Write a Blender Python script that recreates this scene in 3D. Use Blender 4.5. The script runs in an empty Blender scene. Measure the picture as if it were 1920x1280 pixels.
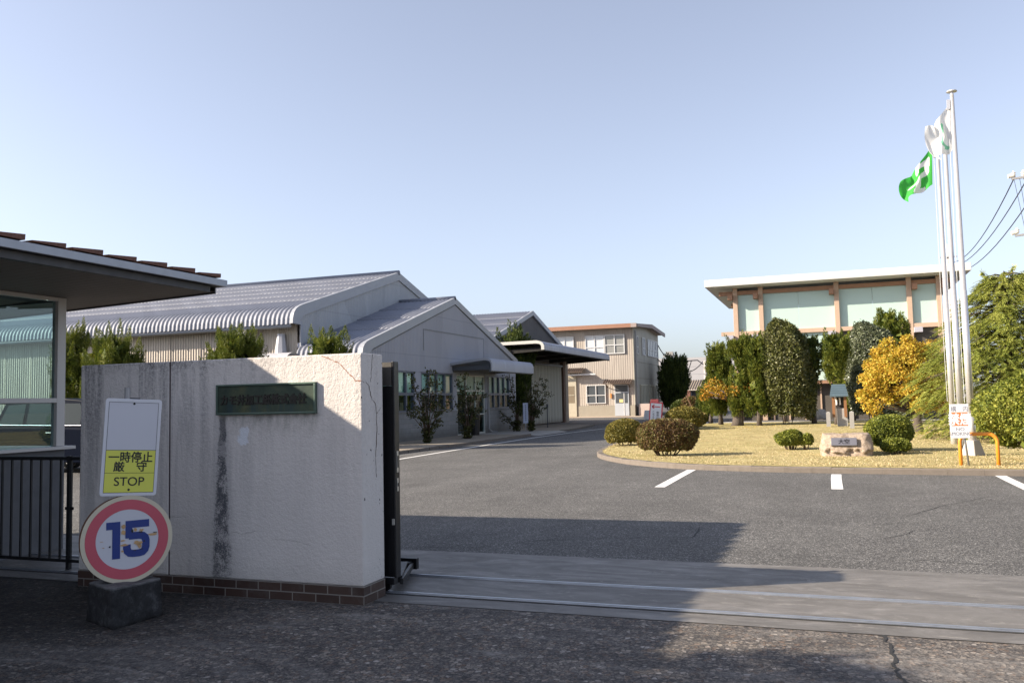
import bpy, math, random
import numpy as np
from mathutils import Vector, Matrix

# ------------------------------------------------------------------ camera, sky, sun, exposure
S = bpy.context.scene
COL = S.collection
EYE = 1.6
F_PX, YAW, PITCH, ROLL = 1607.4, math.radians(20.085), math.radians(4.0256), math.radians(-1.2652)
_cy, _sy = math.cos(YAW), math.sin(YAW)
_fw = Vector((-_sy*math.cos(PITCH), _cy*math.cos(PITCH), math.sin(PITCH)))
_r0 = Vector((_cy, _sy, 0)); _u0 = _r0.cross(_fw)
_r = _r0*math.cos(ROLL) + _u0*math.sin(ROLL)
_u = -_r0*math.sin(ROLL) + _u0*math.cos(ROLL)
ORG = Vector((0, 0, EYE))
cam = bpy.data.cameras.new('camera'); cam.sensor_width = 36; cam.lens = F_PX/1920*36
cam.clip_start = 0.1; cam.clip_end = 3000
camo = bpy.data.objects.new('camera', cam); COL.objects.link(camo)
mw = Matrix.Identity(4)
for i in range(3):
    mw[i][0] = _r[i]; mw[i][1] = _u[i]; mw[i][2] = -_fw[i]; mw[i][3] = ORG[i]
camo.matrix_world = mw
S.camera = camo

SUN_DIR = Vector((-3.64, -1.857, 2.027)).normalized()      # towards the sun
SUN_EL = math.asin(SUN_DIR.z); SUN_AZ = math.atan2(SUN_DIR.x, SUN_DIR.y)   # clockwise from +Y
w = bpy.data.worlds.new('World'); S.world = w; w.use_nodes = True
nt = w.node_tree; nt.nodes.clear()
sky = nt.nodes.new('ShaderNodeTexSky'); sky.sky_type = 'NISHITA'; sky.sun_disc = False
sky.sun_elevation = SUN_EL; sky.sun_rotation = SUN_AZ
sky.altitude = 0; sky.air_density = 1.0; sky.dust_density = 1.5; sky.ozone_density = 4.0
bg = nt.nodes.new('ShaderNodeBackground'); bg.inputs[1].default_value = 0.11
out = nt.nodes.new('ShaderNodeOutputWorld')
hs = nt.nodes.new('ShaderNodeHueSaturation'); hs.inputs['Saturation'].default_value = 0.56; hs.inputs['Value'].default_value = 0.90    # thin winter haze: a paler sky
tint = nt.nodes.new('ShaderNodeMix'); tint.data_type = 'RGBA'; tint.blend_type = 'MULTIPLY'; tint.inputs[0].default_value = 1; tint.inputs[7].default_value = (1.03, 0.985, 1.06, 1)   # camera white balance
nt.links.new(sky.outputs[0], tint.inputs[6]); nt.links.new(tint.outputs[2], hs.inputs['Color']); nt.links.new(hs.outputs[0], bg.inputs[0]); nt.links.new(bg.outputs[0], out.inputs[0])
sl = bpy.data.lights.new('sun', 'SUN'); sl.energy = 5.0; sl.angle = math.radians(0.5); sl.color = (1.0, 0.87, 0.70)
so = bpy.data.objects.new('sun', sl); COL.objects.link(so)
so.rotation_euler = (-SUN_DIR).to_track_quat('-Z', 'Y').to_euler(); so.location = (-20, -10, 30)
S.view_settings.view_transform = 'Standard'; S.view_settings.look = 'None'
S.view_settings.exposure = 1.2; S.view_settings.gamma = 1.0
S.view_settings.use_curve_mapping = False
S.cycles.use_denoising = True
S.cycles.max_bounces = 6; S.cycles.transparent_max_bounces = 8

# ------------------------------------------------------------------ measuring: pixel of the 1920x1280 photo -> point on a real plane
def ray(x, y): return (x-960)/F_PX*_r - (y-640)/F_PX*_u + _fw
def onz(x, y, z=0.0): d = ray(x, y); return ORG + d*((z-EYE)/d.z)
def onx(x, y, X): d = ray(x, y); return ORG + d*(X/d.x)
def ony(x, y, Y): d = ray(x, y); return ORG + d*(Y/d.y)
def depth(p): return (Vector(p)-ORG).dot(_fw)
def mpp(p): return depth(p)/F_PX

# ------------------------------------------------------------------ materials
MATS = {}
class NB:
    def __init__(s, name):
        s.m = bpy.data.materials.new(name); s.m.use_nodes = True; s.t = s.m.node_tree; s.t.nodes.clear()
        s.out = s.n('ShaderNodeOutputMaterial'); s.geo = None
    def n(s, typ, **kw):
        nd = s.t.nodes.new(typ)
        for k, v in kw.items():
            if k.startswith('_'): setattr(nd, k[1:], v)
        return nd
    def set(s, nd, inp, v):
        if isinstance(v, bpy.types.NodeSocket): s.t.links.new(v, nd.inputs[inp])
        else:
            sock = nd.inputs[inp]
            if hasattr(sock.default_value, '__len__') and not isinstance(v, str):
                v = tuple(v); v = v + (1,) if len(v) == 3 and len(sock.default_value) == 4 else v
            sock.default_value = v
    def pos(s):
        if s.geo is None: s.geo = s.n('ShaderNodeNewGeometry')
        return s.geo.outputs['Position']
    def scaled(s, sx, sy, sz, src=None):
        m = s.n('ShaderNodeMapping'); s.set(m, 0, src or s.pos()); m.inputs['Scale'].default_value = (sx, sy, sz); return m.outputs[0]
    def noise(s, scale, detail=4, rough=0.55, vec=None, dist=0.0):
        nd = s.n('ShaderNodeTexNoise'); s.set(nd, 'Vector', vec or s.pos()); nd.inputs['Scale'].default_value = scale
        nd.inputs['Detail'].default_value = detail; nd.inputs['Roughness'].default_value = rough; nd.inputs['Distortion'].default_value = dist
        return nd.outputs[0]
    def voro(s, scale, feature='F1', vec=None, out='Distance'):
        nd = s.n('ShaderNodeTexVoronoi'); nd.feature = feature; s.set(nd, 'Vector', vec or s.pos()); nd.inputs['Scale'].default_value = scale
        return nd.outputs[out]
    def ramp(s, fac, stops, interp='LINEAR'):
        nd = s.n('ShaderNodeValToRGB'); s.set(nd, 0, fac); cr = nd.color_ramp; cr.interpolation = interp
        while len(cr.elements) < len(stops): cr.elements.new(0.5)
        for e, (p, c) in zip(cr.elements, stops):
            e.position = p; c = (c, c, c) if not hasattr(c, '__len__') else c; e.color = (*c, 1)
        return nd.outputs[0]
    def mix(s, fac, a, b, mode='MIX'):
        nd = s.n('ShaderNodeMix'); nd.data_type = 'RGBA'; nd.blend_type = mode
        for i, v in ((0, fac), (6, a), (7, b)):
            s.set(nd, i, v)
        return nd.outputs[2]
    def math(s, op, a, b=0.0, c=None, clamp=False):
        nd = s.n('ShaderNodeMath'); nd.operation = op; nd.use_clamp = clamp; s.set(nd, 0, a); s.set(nd, 1, b)
        if c is not None: s.set(nd, 2, c)
        return nd.outputs[0]
    def mapr(s, v, a, b, c=0.0, d=1.0, smooth=False):
        nd = s.n('ShaderNodeMapRange'); nd.clamp = True
        if smooth: nd.interpolation_type = 'SMOOTHSTEP'
        s.set(nd, 0, v)
        for i, q in enumerate((a, b, c, d)): nd.inputs[i+1].default_value = q
        return nd.outputs[0]
    def sep(s, v=None):
        nd = s.n('ShaderNodeSeparateXYZ'); s.set(nd, 0, v or s.pos()); return nd.outputs
    def comb(s, x, y, z):
        nd = s.n('ShaderNodeCombineXYZ'); s.set(nd, 0, x); s.set(nd, 1, y); s.set(nd, 2, z); return nd.outputs[0]
    def bump(s, h, strength=0.5, dist=0.01, prev=None):
        nd = s.n('ShaderNodeBump'); nd.inputs['Strength'].default_value = strength; nd.inputs['Distance'].default_value = dist
        s.set(nd, 'Height', h)
        if prev is not None: s.set(nd, 'Normal', prev)
        return nd.outputs[0]
    def bsdf(s, color, rough=0.7, metal=0.0, normal=None, spec=0.5, emit=None):
        b = s.n('ShaderNodeBsdfPrincipled'); s.set(b, 'Base Color', color); s.set(b, 'Roughness', rough); s.set(b, 'Metallic', metal)
        b.inputs['Specular IOR Level'].default_value = spec
        if normal is not None: s.set(b, 'Normal', normal)
        s.t.links.new(b.outputs[0], s.out.inputs[0]); MATS[s.m.name] = s.m
        return b

def paint(name, color, rough=0.5, metal=0.0, var=0.10, scale=3.0, bump=0.0, bscale=60, spec=0.5, dirt=None, dirt_amt=0.4):
    """plain painted / raw surface: large soft tone variation, fine grain, optional dirt blotches"""
    b = NB(name); c = Vector(color)
    base = b.mix(b.noise(scale, 5, 0.6), tuple(c*(1-var)), tuple(c*(1+var)))
    if dirt is not None:
        base = b.mix(b.math('MULTIPLY', b.mapr(b.noise(scale*1.7, 8, 0.7), 0.5, 0.75), dirt_amt), base, dirt)
    nrm = b.bump(b.noise(bscale, 4, 0.6), bump, 0.01) if bump else None
    rg = b.mapr(b.noise(scale*3, 4), 0.3, 0.7, max(0.02, rough*0.85), min(1, rough*1.15))
    b.bsdf(base, rg, metal, nrm, spec)
    return b.m

def leafmat(name, cols, trans=0.25, rough=0.55, spec=0.3):
    """foliage: every leaf gets its own tone from its random-per-island value, plus big soft patches"""
    b = NB(name); g = b.n('ShaderNodeNewGeometry'); b.geo = g
    n = len(cols); stops = [((i+0.5)/n, c) for i, c in enumerate(cols)]
    rnd = g.outputs['Random Per Island']
    big = b.noise(1.3, 3, 0.6)
    f = b.math('ADD', b.math('MULTIPLY', rnd, 0.6), b.math('MULTIPLY', b.mapr(big, 0.3, 0.7), 0.4))
    col = b.ramp(f, stops)
    p = b.n('ShaderNodeBsdfPrincipled'); b.set(p, 'Base Color', col); p.inputs['Roughness'].default_value = rough; p.inputs['Specular IOR Level'].default_value = spec
    t = b.n('ShaderNodeBsdfTranslucent'); b.set(t, 0, col)
    mx = b.n('ShaderNodeMixShader'); mx.inputs[0].default_value = trans
    b.t.links.new(p.outputs[0], mx.inputs[1]); b.t.links.new(t.outputs[0], mx.inputs[2]); b.t.links.new(mx.outputs[0], b.out.inputs[0])
    MATS[name] = b.m
    return b.m

def glassmat(name, tint, refl=0.9, rough=0.01, see=0.75):
    b = NB(name)
    tr = b.n('ShaderNodeBsdfTransparent'); b.set(tr, 0, tuple(c*see for c in tint))
    gl = b.n('ShaderNodeBsdfGlossy'); b.set(gl, 0, (refl, refl, refl)); gl.inputs['Roughness'].default_value = rough
    fr = b.n('ShaderNodeLayerWeight'); fr.inputs[0].default_value = 0.5                 # Schlick reflectance, the same from both sides
    mx = b.n('ShaderNodeMixShader'); b.t.links.new(b.math('ADD', 0.045, b.math('MULTIPLY', b.math('POWER', fr.outputs['Facing'], 5.0), 0.95)), mx.inputs[0])
    b.t.links.new(tr.outputs[0], mx.inputs[1]); b.t.links.new(gl.outputs[0], mx.inputs[2]); b.t.links.new(mx.outputs[0], b.out.inputs[0])
    MATS[name] = b.m
    return b.m

# ------------------------------------------------------------------ mesh building
class MB:
    def __init__(s): s.v = []; s.f = []; s.mi = []; s.cur = 0
    def add(s, vs, fs):
        o = len(s.v); s.v += [tuple(v) for v in vs]
        for f in fs: s.f.append(tuple(i+o for i in f)); s.mi.append(s.cur)
        return s
    def quad(s, a, b, c, d): return s.add([a, b, c, d], [(0, 1, 2, 3)])
    def box(s, x0, x1, y0, y1, z0, z1):
        if x0 > x1: x0, x1 = x1, x0
        if y0 > y1: y0, y1 = y1, y0
        if z0 > z1: z0, z1 = z1, z0
        vs = [(x0,y0,z0),(x1,y0,z0),(x1,y1,z0),(x0,y1,z0),(x0,y0,z1),(x1,y0,z1),(x1,y1,z1),(x0,y1,z1)]
        return s.add(vs, [(0,3,2,1),(4,5,6,7),(0,1,5,4),(1,2,6,5),(2,3,7,6),(3,0,4,7)])
    def fbox(s, ax, c, a0, a1, z0, z1, d0, d1):
        """box on a facade: ax 'X' = facade x=c facing +x, 'Y' = facade y=c facing -y; d = distance out from it"""
        if ax == 'X': return s.box(c+d0, c+d1, a0, a1, z0, z1)
        return s.box(a0, a1, c-d1, c-d0, z0, z1)
    def obox(s, c, ux, uy, uz, hx, hy, hz):
        c = Vector(c); ux, uy, uz = Vector(ux), Vector(uy), Vector(uz)
        vs = [c + ux*(hx*i) + uy*(hy*j) + uz*(hz*k) for k in (-1, 1) for i, j in ((-1,-1),(1,-1),(1,1),(-1,1))]
        return s.add(vs, [(0,3,2,1),(4,5,6,7),(0,1,5,4),(1,2,6,5),(2,3,7,6),(3,0,4,7)])
    def beam(s, a, b, w, h):
        a, b = Vector(a), Vector(b); d = (b-a).normalized(); up = Vector((0,0,1)) if abs(d.z) < 0.95 else Vector((1,0,0))
        sx = d.cross(up).normalized(); sz = sx.cross(d)
        return s.obox((a+b)/2, d, sx, sz, (b-a).length/2, w/2, h/2)
    def tube(s, path, rad, seg=8, caps=True):
        path = [Vector(p) for p in path]; n = len(path)
        rad = rad if hasattr(rad, '__len__') else [rad]*n
        vs = []; fs = []; ref = None
        for i, p in enumerate(path):
            d = (path[min(i+1, n-1)] - path[max(i-1, 0)]).normalized()
            if ref is None: ref = Vector((0,0,1)).cross(d) if abs(d.z) < 0.9 else Vector((1,0,0)).cross(d)
            a = (ref - d*ref.dot(d)).normalized(); ref = a; b2 = d.cross(a)
            for k in range(seg):
                t = 2*math.pi*k/seg; vs.append(p + (a*math.cos(t) + b2*math.sin(t))*rad[i])
        for i in range(n-1):
            for k in range(seg): fs.append((i*seg+k, i*seg+(k+1) % seg, (i+1)*seg+(k+1) % seg, (i+1)*seg+k))
        if caps: fs.append(tuple(range(seg-1, -1, -1))); fs.append(tuple((n-1)*seg+k for k in range(seg)))
        return s.add(vs, fs)
    def prism(s, poly, axis, a0, a1):
        """polygon (list of 2D) extruded along axis: 'x': (y,z), 'y': (x,z), 'z': (x,y)"""
        def P(p, a): return (a, p[0], p[1]) if axis == 'x' else (p[0], a, p[1]) if axis == 'y' else (p[0], p[1], a)
        n = len(poly); vs = [P(p, a0) for p in poly] + [P(p, a1) for p in poly]
        fs = [tuple(range(n)), tuple(range(2*n-1, n-1, -1))] + [(i, (i+1) % n, n+(i+1) % n, n+i) for i in range(n)]
        return s.add(vs, fs)
    def grid(s, rows):
        """rows: list of equal-length vertex lists"""
        m = len(rows[0]); vs = [v for r in rows for v in r]
        fs = [(i*m+j, i*m+j+1, (i+1)*m+j+1, (i+1)*m+j) for i in range(len(rows)-1) for j in range(m-1)]
        return s.add(vs, fs)
    def build(s, name, mat, parent=None, smooth=False, bevel=0.0, seg=2, flip=False):
        off = Vector((0,0,0)); p = parent
        while p is not None: off += p.location; p = p.parent
        me = bpy.data.meshes.new(name)
        me.from_pydata([(v[0]-off.x, v[1]-off.y, v[2]-off.z) for v in s.v], [], s.f)
        mats = mat if isinstance(mat, (list, tuple)) else [mat]
        for m in mats: me.materials.append(m)
        if len(mats) > 1: me.polygons.foreach_set('material_index', s.mi)
        import bmesh
        bm = bmesh.new(); bm.from_mesh(me)
        if bevel: bmesh.ops.remove_doubles(bm, verts=bm.verts, dist=1e-5)
        bmesh.ops.recalc_face_normals(bm, faces=bm.faces)
        bm.to_mesh(me); bm.free()
        if smooth: me.polygons.foreach_set('use_smooth', [True]*len(me.polygons))
        me.update()
        o = bpy.data.objects.new(name, me); COL.objects.link(o)
        if parent is not None: o.parent = parent
        if bevel:
            md = o.modifiers.new('bevel', 'BEVEL'); md.width = bevel; md.segments = seg; md.limit_method = 'ANGLE'; md.angle_limit = math.radians(40)
        return o

def root(name, loc, label, cat, group=None):
    o = bpy.data.objects.new(name, None); COL.objects.link(o); o.location = loc; o.empty_display_size = 0.2
    return tag(o, label, cat, group)
def tag(o, label, cat, group=None):
    o['label'] = label; o['category'] = cat
    if group: o['group'] = group
    return o
def structure(o): o['kind'] = 'structure'; return o
def text_mesh(body, size, mat, parent, name, origin, ux, uz, out, align='CENTER', sx=1.0, thick=0.0, bold=0.0, vertical=False):
    """writing as a flat mesh: origin = centre of the text, ux = reading direction, uz = up, out = offset along the normal"""
    lines = body.split('\n')
    cu = bpy.data.curves.new('writing', 'FONT'); cu.body = body; cu.size = size; cu.align_x = align; cu.align_y = 'CENTER'
    cu.extrude = thick
    if vertical: cu.space_line = 1.05
    tmp = bpy.data.objects.new('writing', cu); COL.objects.link(tmp)
    dg = bpy.context.evaluated_depsgraph_get()
    me = bpy.data.meshes.new_from_object(tmp.evaluated_get(dg))
    bpy.data.objects.remove(tmp)
    co = np.empty(len(me.vertices)*3, np.float32); me.vertices.foreach_get('co', co); co = co.reshape(-1, 3)
    cx = (co[:, 0].min()+co[:, 0].max())/2 if len(co) else 0; cyy = (co[:, 1].min()+co[:, 1].max())/2 if len(co) else 0
    ux, uz = Vector(ux).normalized(), Vector(uz).normalized(); nn = ux.cross(uz)
    off = Vector((0,0,0)); p = parent
    while p is not None: off += p.location; p = p.parent
    o0 = Vector(origin) - off + nn*out
    A = np.array([ux*sx, uz, nn]); new = (co - np.array([cx, cyy, 0])) @ A + np.array(o0)
    me.vertices.foreach_set('co', new.astype(np.float32).ravel()); me.update()
    me.materials.clear(); me.materials.append(mat)
    if bold:                                                        # heavier strokes: the same outline laid again a hair to each side
        import bmesh
        bm = bmesh.new(); bm.from_mesh(me)
        for k, (du, dv) in enumerate(((1, 0), (-1, 0), (0, 1), (0, -1), (.7, .7), (-.7, -.7), (.7, -.7), (-.7, .7))):
            tmpm = me.copy(); tmpm.transform(Matrix.Translation(ux*du*bold + uz*dv*bold + nn*(0.00012*(k+1)))); bm.from_mesh(tmpm); bpy.data.meshes.remove(tmpm)
        bm.to_mesh(me); bm.free()
    o = bpy.data.objects.new(name, me); COL.objects.link(o); o.parent = parent
    return o
def fast_mesh(name, V, Q, mat, parent=None, smooth=False, absolute=True):
    """numpy quads -> mesh object"""
    off = Vector((0,0,0)); p = parent
    while p is not None: off += p.location; p = p.parent
    V = (np.asarray(V, np.float32) - np.array(off, np.float32)) if absolute else np.asarray(V, np.float32)
    me = bpy.data.meshes.new(name); n = len(Q); k = Q.shape[1]
    me.vertices.add(len(V)); me.vertices.foreach_set('co', V.ravel().astype(np.float32))
    me.loops.add(n*k); me.loops.foreach_set('vertex_index', Q.ravel().astype(np.int32))
    me.polygons.add(n); me.polygons.foreach_set('loop_start', np.arange(0, n*k, k, dtype=np.int32))
    if smooth: me.polygons.foreach_set('use_smooth', np.ones(n, bool))
    me.update(calc_edges=True); me.materials.append(mat)
    o = bpy.data.objects.new(name, me); COL.objects.link(o)
    if parent is not None: o.parent = parent
    return o

# ------------------------------------------------------------------ ground materials
def asphalt_mat(name, lo, hi, tint=(1, 0.97, 0.93), grain=140):
    b = NB(name)
    g = b.voro(grain, 'F1', out='Color'); gs = b.sep(g)[0]
    fine = b.ramp(gs, [(0.0, lo*0.7), (0.5, (lo+hi)/2), (0.85, hi*1.1), (1.0, hi*2.4)])
    big = b.ramp(b.noise(0.35, 5, 0.6), [(0.3, 0.82), (0.7, 1.14)])
    med = b.ramp(b.noise(2.2, 5, 0.65), [(0.3, 0.88), (0.7, 1.10)])
    wear = b.ramp(b.noise(1.0, 4, 0.6, vec=b.scaled(1.2, 0.25, 1)), [(0.35, 0.90), (0.65, 1.08)])
    c = b.mix(1.0, b.mix(1.0, fine, big, 'MULTIPLY'), med, 'MULTIPLY')
    oil = b.mapr(b.noise(0.55, 3, 0.5), 0.66, 0.74)
    c = b.mix(b.math('MULTIPLY', oil, 0.35), c, (0.03, 0.03, 0.03))
    c = b.mix(1.0, b.mix(1.0, c, wear, 'MULTIPLY'), tint, 'MULTIPLY')
    nrm = b.bump(b.voro(grain, 'F1'), 0.5, 0.006)
    b.bsdf(c, b.mapr(gs, 0, 1, 0.75, 0.95), 0, nrm, 0.3)
    return b.m
M_ASPH = asphalt_mat('asphalt', 0.044, 0.132, grain=92)
M_ASPH_SHADE = asphalt_mat('asphalt_joint', 0.055, 0.11)

b = NB('aggregate_paving')      # the old entrance paving: worn, stones showing, dark dirt blotches
cell = b.voro(30, 'F1', out='Color'); cs = b.sep(cell)
stone = b.ramp(cs[0], [(0.0, (0.040, 0.037, 0.037)), (0.3, (0.080, 0.072, 0.068)), (0.55, (0.135, 0.118, 0.104)), (0.78, (0.21, 0.178, 0.148)), (0.93, (0.33, 0.28, 0.23)), (1.0, (0.46, 0.42, 0.38))])
rusty = b.mix(b.mapr(cs[1], 0.78, 0.9, 0.0, 0.6), stone, (0.20, 0.115, 0.065))
edge = b.mapr(b.voro(30, 'DISTANCE_TO_EDGE'), 0.0, 0.16)
stone = b.mix(edge, (0.036, 0.034, 0.034), rusty)
small = b.sep(b.voro(95, 'F1', out='Color'))[0]
stone = b.mix(0.38, stone, b.ramp(small, [(0.0, (0.03, 0.028, 0.028)), (0.5, (0.10, 0.09, 0.083)), (1.0, (0.33, 0.30, 0.27))]))
dark = b.mapr(b.noise(2.4, 9, 0.75, vec=b.scaled(0.7, 1.2, 1), dist=0.8), 0.42, 0.60)
blot = b.mapr(b.noise(11, 7, 0.75), 0.38, 0.60)
dk = b.math('MULTIPLY', dark, b.math('ADD', b.math('MULTIPLY', blot, 0.55), 0.15))
col = b.mix(dk, stone, (0.026, 0.026, 0.029))
pale = b.math('MULTIPLY', b.math('MULTIPLY', b.mapr(b.noise(0.9, 7, 0.7, vec=b.scaled(0.6, 1.6, 1), dist=1.0), 0.50, 0.66), b.mapr(b.noise(16, 6, 0.7), 0.35, 0.6)), 0.75)
col = b.mix(pale, col, (0.25, 0.235, 0.22))
xs = b.sep()
left_shade = b.mapr(b.math('ADD', xs[0], b.math('MULTIPLY', b.noise(0.8, 4), 2.0)), -5.0, -2.6, 0.32, 1.0, True)   # shade by the guard house put into the paving colour, darker leftwards
b2 = b.comb(left_shade, left_shade, left_shade)
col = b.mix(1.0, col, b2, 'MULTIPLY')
nrm = b.bump(b.math('ADD', b.voro(30, 'F1'), b.math('MULTIPLY', b.noise(160, 3), 0.4)), 0.6, 0.006)
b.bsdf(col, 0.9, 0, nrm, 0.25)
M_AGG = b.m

b = NB('trowelled_concrete')
sw = b.noise(1.6, 8, 0.66, vec=b.scaled(0.6, 1.4, 1), dist=1.8)
c = b.ramp(sw, [(0.28, (0.095, 0.089, 0.082)), (0.5, (0.145, 0.136, 0.125)), (0.62, (0.18, 0.168, 0.155)), (0.78, (0.27, 0.252, 0.233))])
c = b.mix(b.math('MULTIPLY', b.mapr(b.noise(5, 7, 0.7, vec=b.scaled(0.4, 1.3, 1)), 0.58, 0.72), 0.35), c, (0.40, 0.38, 0.36))
c = b.mix(b.math('MULTIPLY', b.mapr(b.noise(0.9, 5, 0.6), 0.6, 0.72), 0.35), c, (0.10, 0.08, 0.06))
c = b.mix(b.math('MULTIPLY', b.mapr(b.noise(90, 2), 0.35, 0.65), 0.25), c, (0.12, 0.11, 0.10))
c = b.mix(b.math('MULTIPLY', b.mapr(b.noise(2.6, 9, 0.78, vec=b.scaled(0.60, 1.7, 1), dist=2.8), 0.56, 0.68), 0.55), c, (0.40, 0.375, 0.34))
c = b.mix(b.math('MULTIPLY', b.mapr(b.noise(3.4, 7, 0.7, vec=b.scaled(0.55, 1.5, 1), dist=1.6), 0.52, 0.66), 0.5), c, (0.075, 0.072, 0.07))
b.bsdf(c, b.mapr(sw, 0.3, 0.7, 0.7, 0.5), 0, b.bump(b.noise(70, 4), 0.25, 0.004), 0.4)
M_SLAB = b.m

M_CONC = paint('pale_concrete', (0.36, 0.34, 0.31), 0.85, var=0.16, scale=2.5, bump=0.4, bscale=45, dirt=(0.14, 0.13, 0.11), dirt_amt=0.5)
M_KERB = paint('kerb_concrete', (0.15, 0.126, 0.105), 0.85, var=0.22, scale=5, bump=0.5, bscale=50, dirt=(0.12, 0.10, 0.08), dirt_amt=0.7)
b = NB('road_paint')
chip = b.mapr(b.math('ADD', b.noise(26, 6, 0.75), b.math('MULTIPLY', b.noise(3, 3, 0.6), 0.35)), 0.78, 0.86)
c = b.mix(b.math('MULTIPLY', chip, 0.75), b.mix(b.noise(5, 5, 0.7), (0.62, 0.61, 0.59), (0.76, 0.75, 0.73)), (0.13, 0.125, 0.12))
b.bsdf(c, 0.7, 0, b.bump(b.noise(90, 3), 0.4, 0.004), 0.3); M_WLINE = b.m
M_SOIL = paint('sandy_soil', (0.26, 0.22, 0.17), 0.95, var=0.2, scale=3, bump=0.6, bscale=60, dirt=(0.12, 0.10, 0.07), dirt_amt=0.5)
M_EARTH = paint('outer_ground', (0.20, 0.19, 0.17), 0.95, var=0.2, scale=0.4, bump=0.3, bscale=20)

b = NB('dormant_lawn')
l1 = b.noise(1.2, 6, 0.65); l2 = b.noise(55, 3, 0.7); l3 = b.noise(0.25, 4, 0.6)
c = b.ramp(b.math('ADD', b.math('MULTIPLY', l1, 0.55), b.math('MULTIPLY', l2, 0.45)), [(0.30, (0.23, 0.188, 0.088)), (0.46, (0.38, 0.316, 0.145)), (0.58, (0.475, 0.402, 0.198)), (0.72, (0.57, 0.49, 0.275))])
c = b.mix(b.math('MULTIPLY', b.mapr(l3, 0.48, 0.62), 0.30), c, (0.29, 0.26, 0.09))
c = b.mix(b.math('MULTIPLY', b.mapr(b.noise(2.6, 6, 0.7), 0.58, 0.7), 0.5), c, (0.32, 0.24, 0.12))
b.bsdf(c, 0.95, 0, b.bump(b.math('ADD', l2, b.noise(16, 4, 0.7)), 0.9, 0.03), 0.1)
M_LAWN = b.m
M_CRACK = paint('tar_crack', (0.02, 0.02, 0.02), 0.9, var=0.2)

# ------------------------------------------------------------------ ground sheets
def sheet(name, poly, z, mat):
    m = MB(); m.add([(x, y, z) for x, y in poly], [tuple(range(len(poly)))]); return structure(m.build(name, mat))
sheet('ground', [(-1500, -1500), (1500, -1500), (1500, 1500), (-1500, 1500)], -0.020, M_EARTH)
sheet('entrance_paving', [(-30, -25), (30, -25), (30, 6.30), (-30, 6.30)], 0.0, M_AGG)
sheet('gate_slab', [(-12, 6.30), (26, 6.30), (26, 8.585), (-12, 8.585)], 0.004, M_SLAB)
sheet('asphalt_yard', [(-70, 8.585), (60, 8.585), (60, 140), (-70, 140)], 0.0, M_ASPH)

def strip(mb, pts, wds, z):
    """thin ribbon on the ground following pts"""
    pts = [Vector((p[0], p[1])) for p in pts]; L = []; R = []
    for i, p in enumerate(pts):
        d = (pts[min(i+1, len(pts)-1)] - pts[max(i-1, 0)]).normalized(); n = Vector((-d.y, d.x)); h = (wds[i] if hasattr(wds, '__len__') else wds)/2
        L.append((*(p+n*h), z)); R.append((*(p-n*h), z))
    mb.grid([L, R])
def wobble(pts, amp, n, seed):
    rr = random.Random(seed); o = []
    for (a, bb) in zip(pts[:-1], pts[1:]):
        for k in range(n): t = k/n; o.append((a[0]+(bb[0]-a[0])*t+rr.uniform(-amp, amp), a[1]+(bb[1]-a[1])*t+rr.uniform(-amp, amp)))
    o.append(pts[-1]); return o
# asphalt seam next to the slab and a few hairline cracks
m = MB()
def gpts(*px): return [tuple(onz(x, y).xy) for x, y in px]
for i, (pp, wd) in enumerate([(gpts((745, 1025), (890, 1027), (1000, 1014), (1105, 1009), (1250, 1008), (1300, 1007), (1312, 988)), 0.014),
                              (gpts((1700, 968), (1760, 950), (1850, 932), (1880, 928)), 0.012), (gpts((1655, 1010), (1700, 1001), (1715, 994)), 0.010),
                              (gpts((1500, 1040), (1600, 1047), (1720, 1050), (1850, 1058)), 0.010), (gpts((830, 930), (960, 915), (1100, 925)), 0.010)]):
    pts = wobble(pp, 0.012, 7, i); rr = random.Random(90+i)
    strip(m, pts, [wd*rr.uniform(0.35, 1.2) for _ in pts], 0.004)
structure(m.build('asphalt_crack', M_CRACK))
m = MB(); pp = wobble([(0.27, 6.29), (0.31, 5.9), (0.30, 5.5), (0.36, 5.1), (0.33, 4.6), (0.36, 3.5)], 0.014, 8, 5); rr = random.Random(6)
strip(m, pp, [0.022*rr.uniform(0.4, 1.4) for _ in pp], 0.004)
structure(m.build('paving_crack', M_CRACK))
# gate rails let into the slab
for yy, wd in ((6.60, 0.040), (7.31, 0.046)):
    m = MB(); m.box(-10, 26, yy-wd/2, yy+wd/2, 0.004, 0.012); m.box(-10, 26, yy-0.010, yy+0.012, 0.012, 0.022)
    M_RAIL = MATS.get('steel_rail') or paint('steel_rail', (0.46, 0.48, 0.52), 0.38, 0.9, var=0.12, scale=6); MATS['steel_rail'] = M_RAIL
    structure(m.build('gate_rail', M_RAIL))
    if yy < 7: 
        m = MB(); m.box(-10, 26, yy-wd/2-0.022, yy-wd/2, 0.004, 0.0075); structure(m.build('rail_gap', M_CRACK))
# parking bay marks and the long edge line of the road
for i, quad in enumerate(([(1216, 912), (1246, 912), (1315, 880), (1291, 880)], [(1553, 919), (1574, 919), (1577, 889), (1558, 889)])):
    pass
for i, x in enumerate((-2.93, 0.085, 3.00)):
    m = MB(); strip(m, [(x, 15.62 + 0.05*i), (x, 16.6), (x, 17.6), (x+0.01, 18.58 + (0.9 if i == 0 else 0))], 0.19, 0.004)
    structure(m.build('parking_line', M_WLINE))
m = MB(); strip(m, [(-11.75, 20.5), (-11.95, 25), (-12.15, 30), (-12.25, 36), (-12.15, 41), (-11.9, 45), (-11.6, 48), (-10.7, 53), (-9.6, 58)], 0.13, 0.004)
structure(m.build('road_edge_line', M_WLINE))

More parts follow.
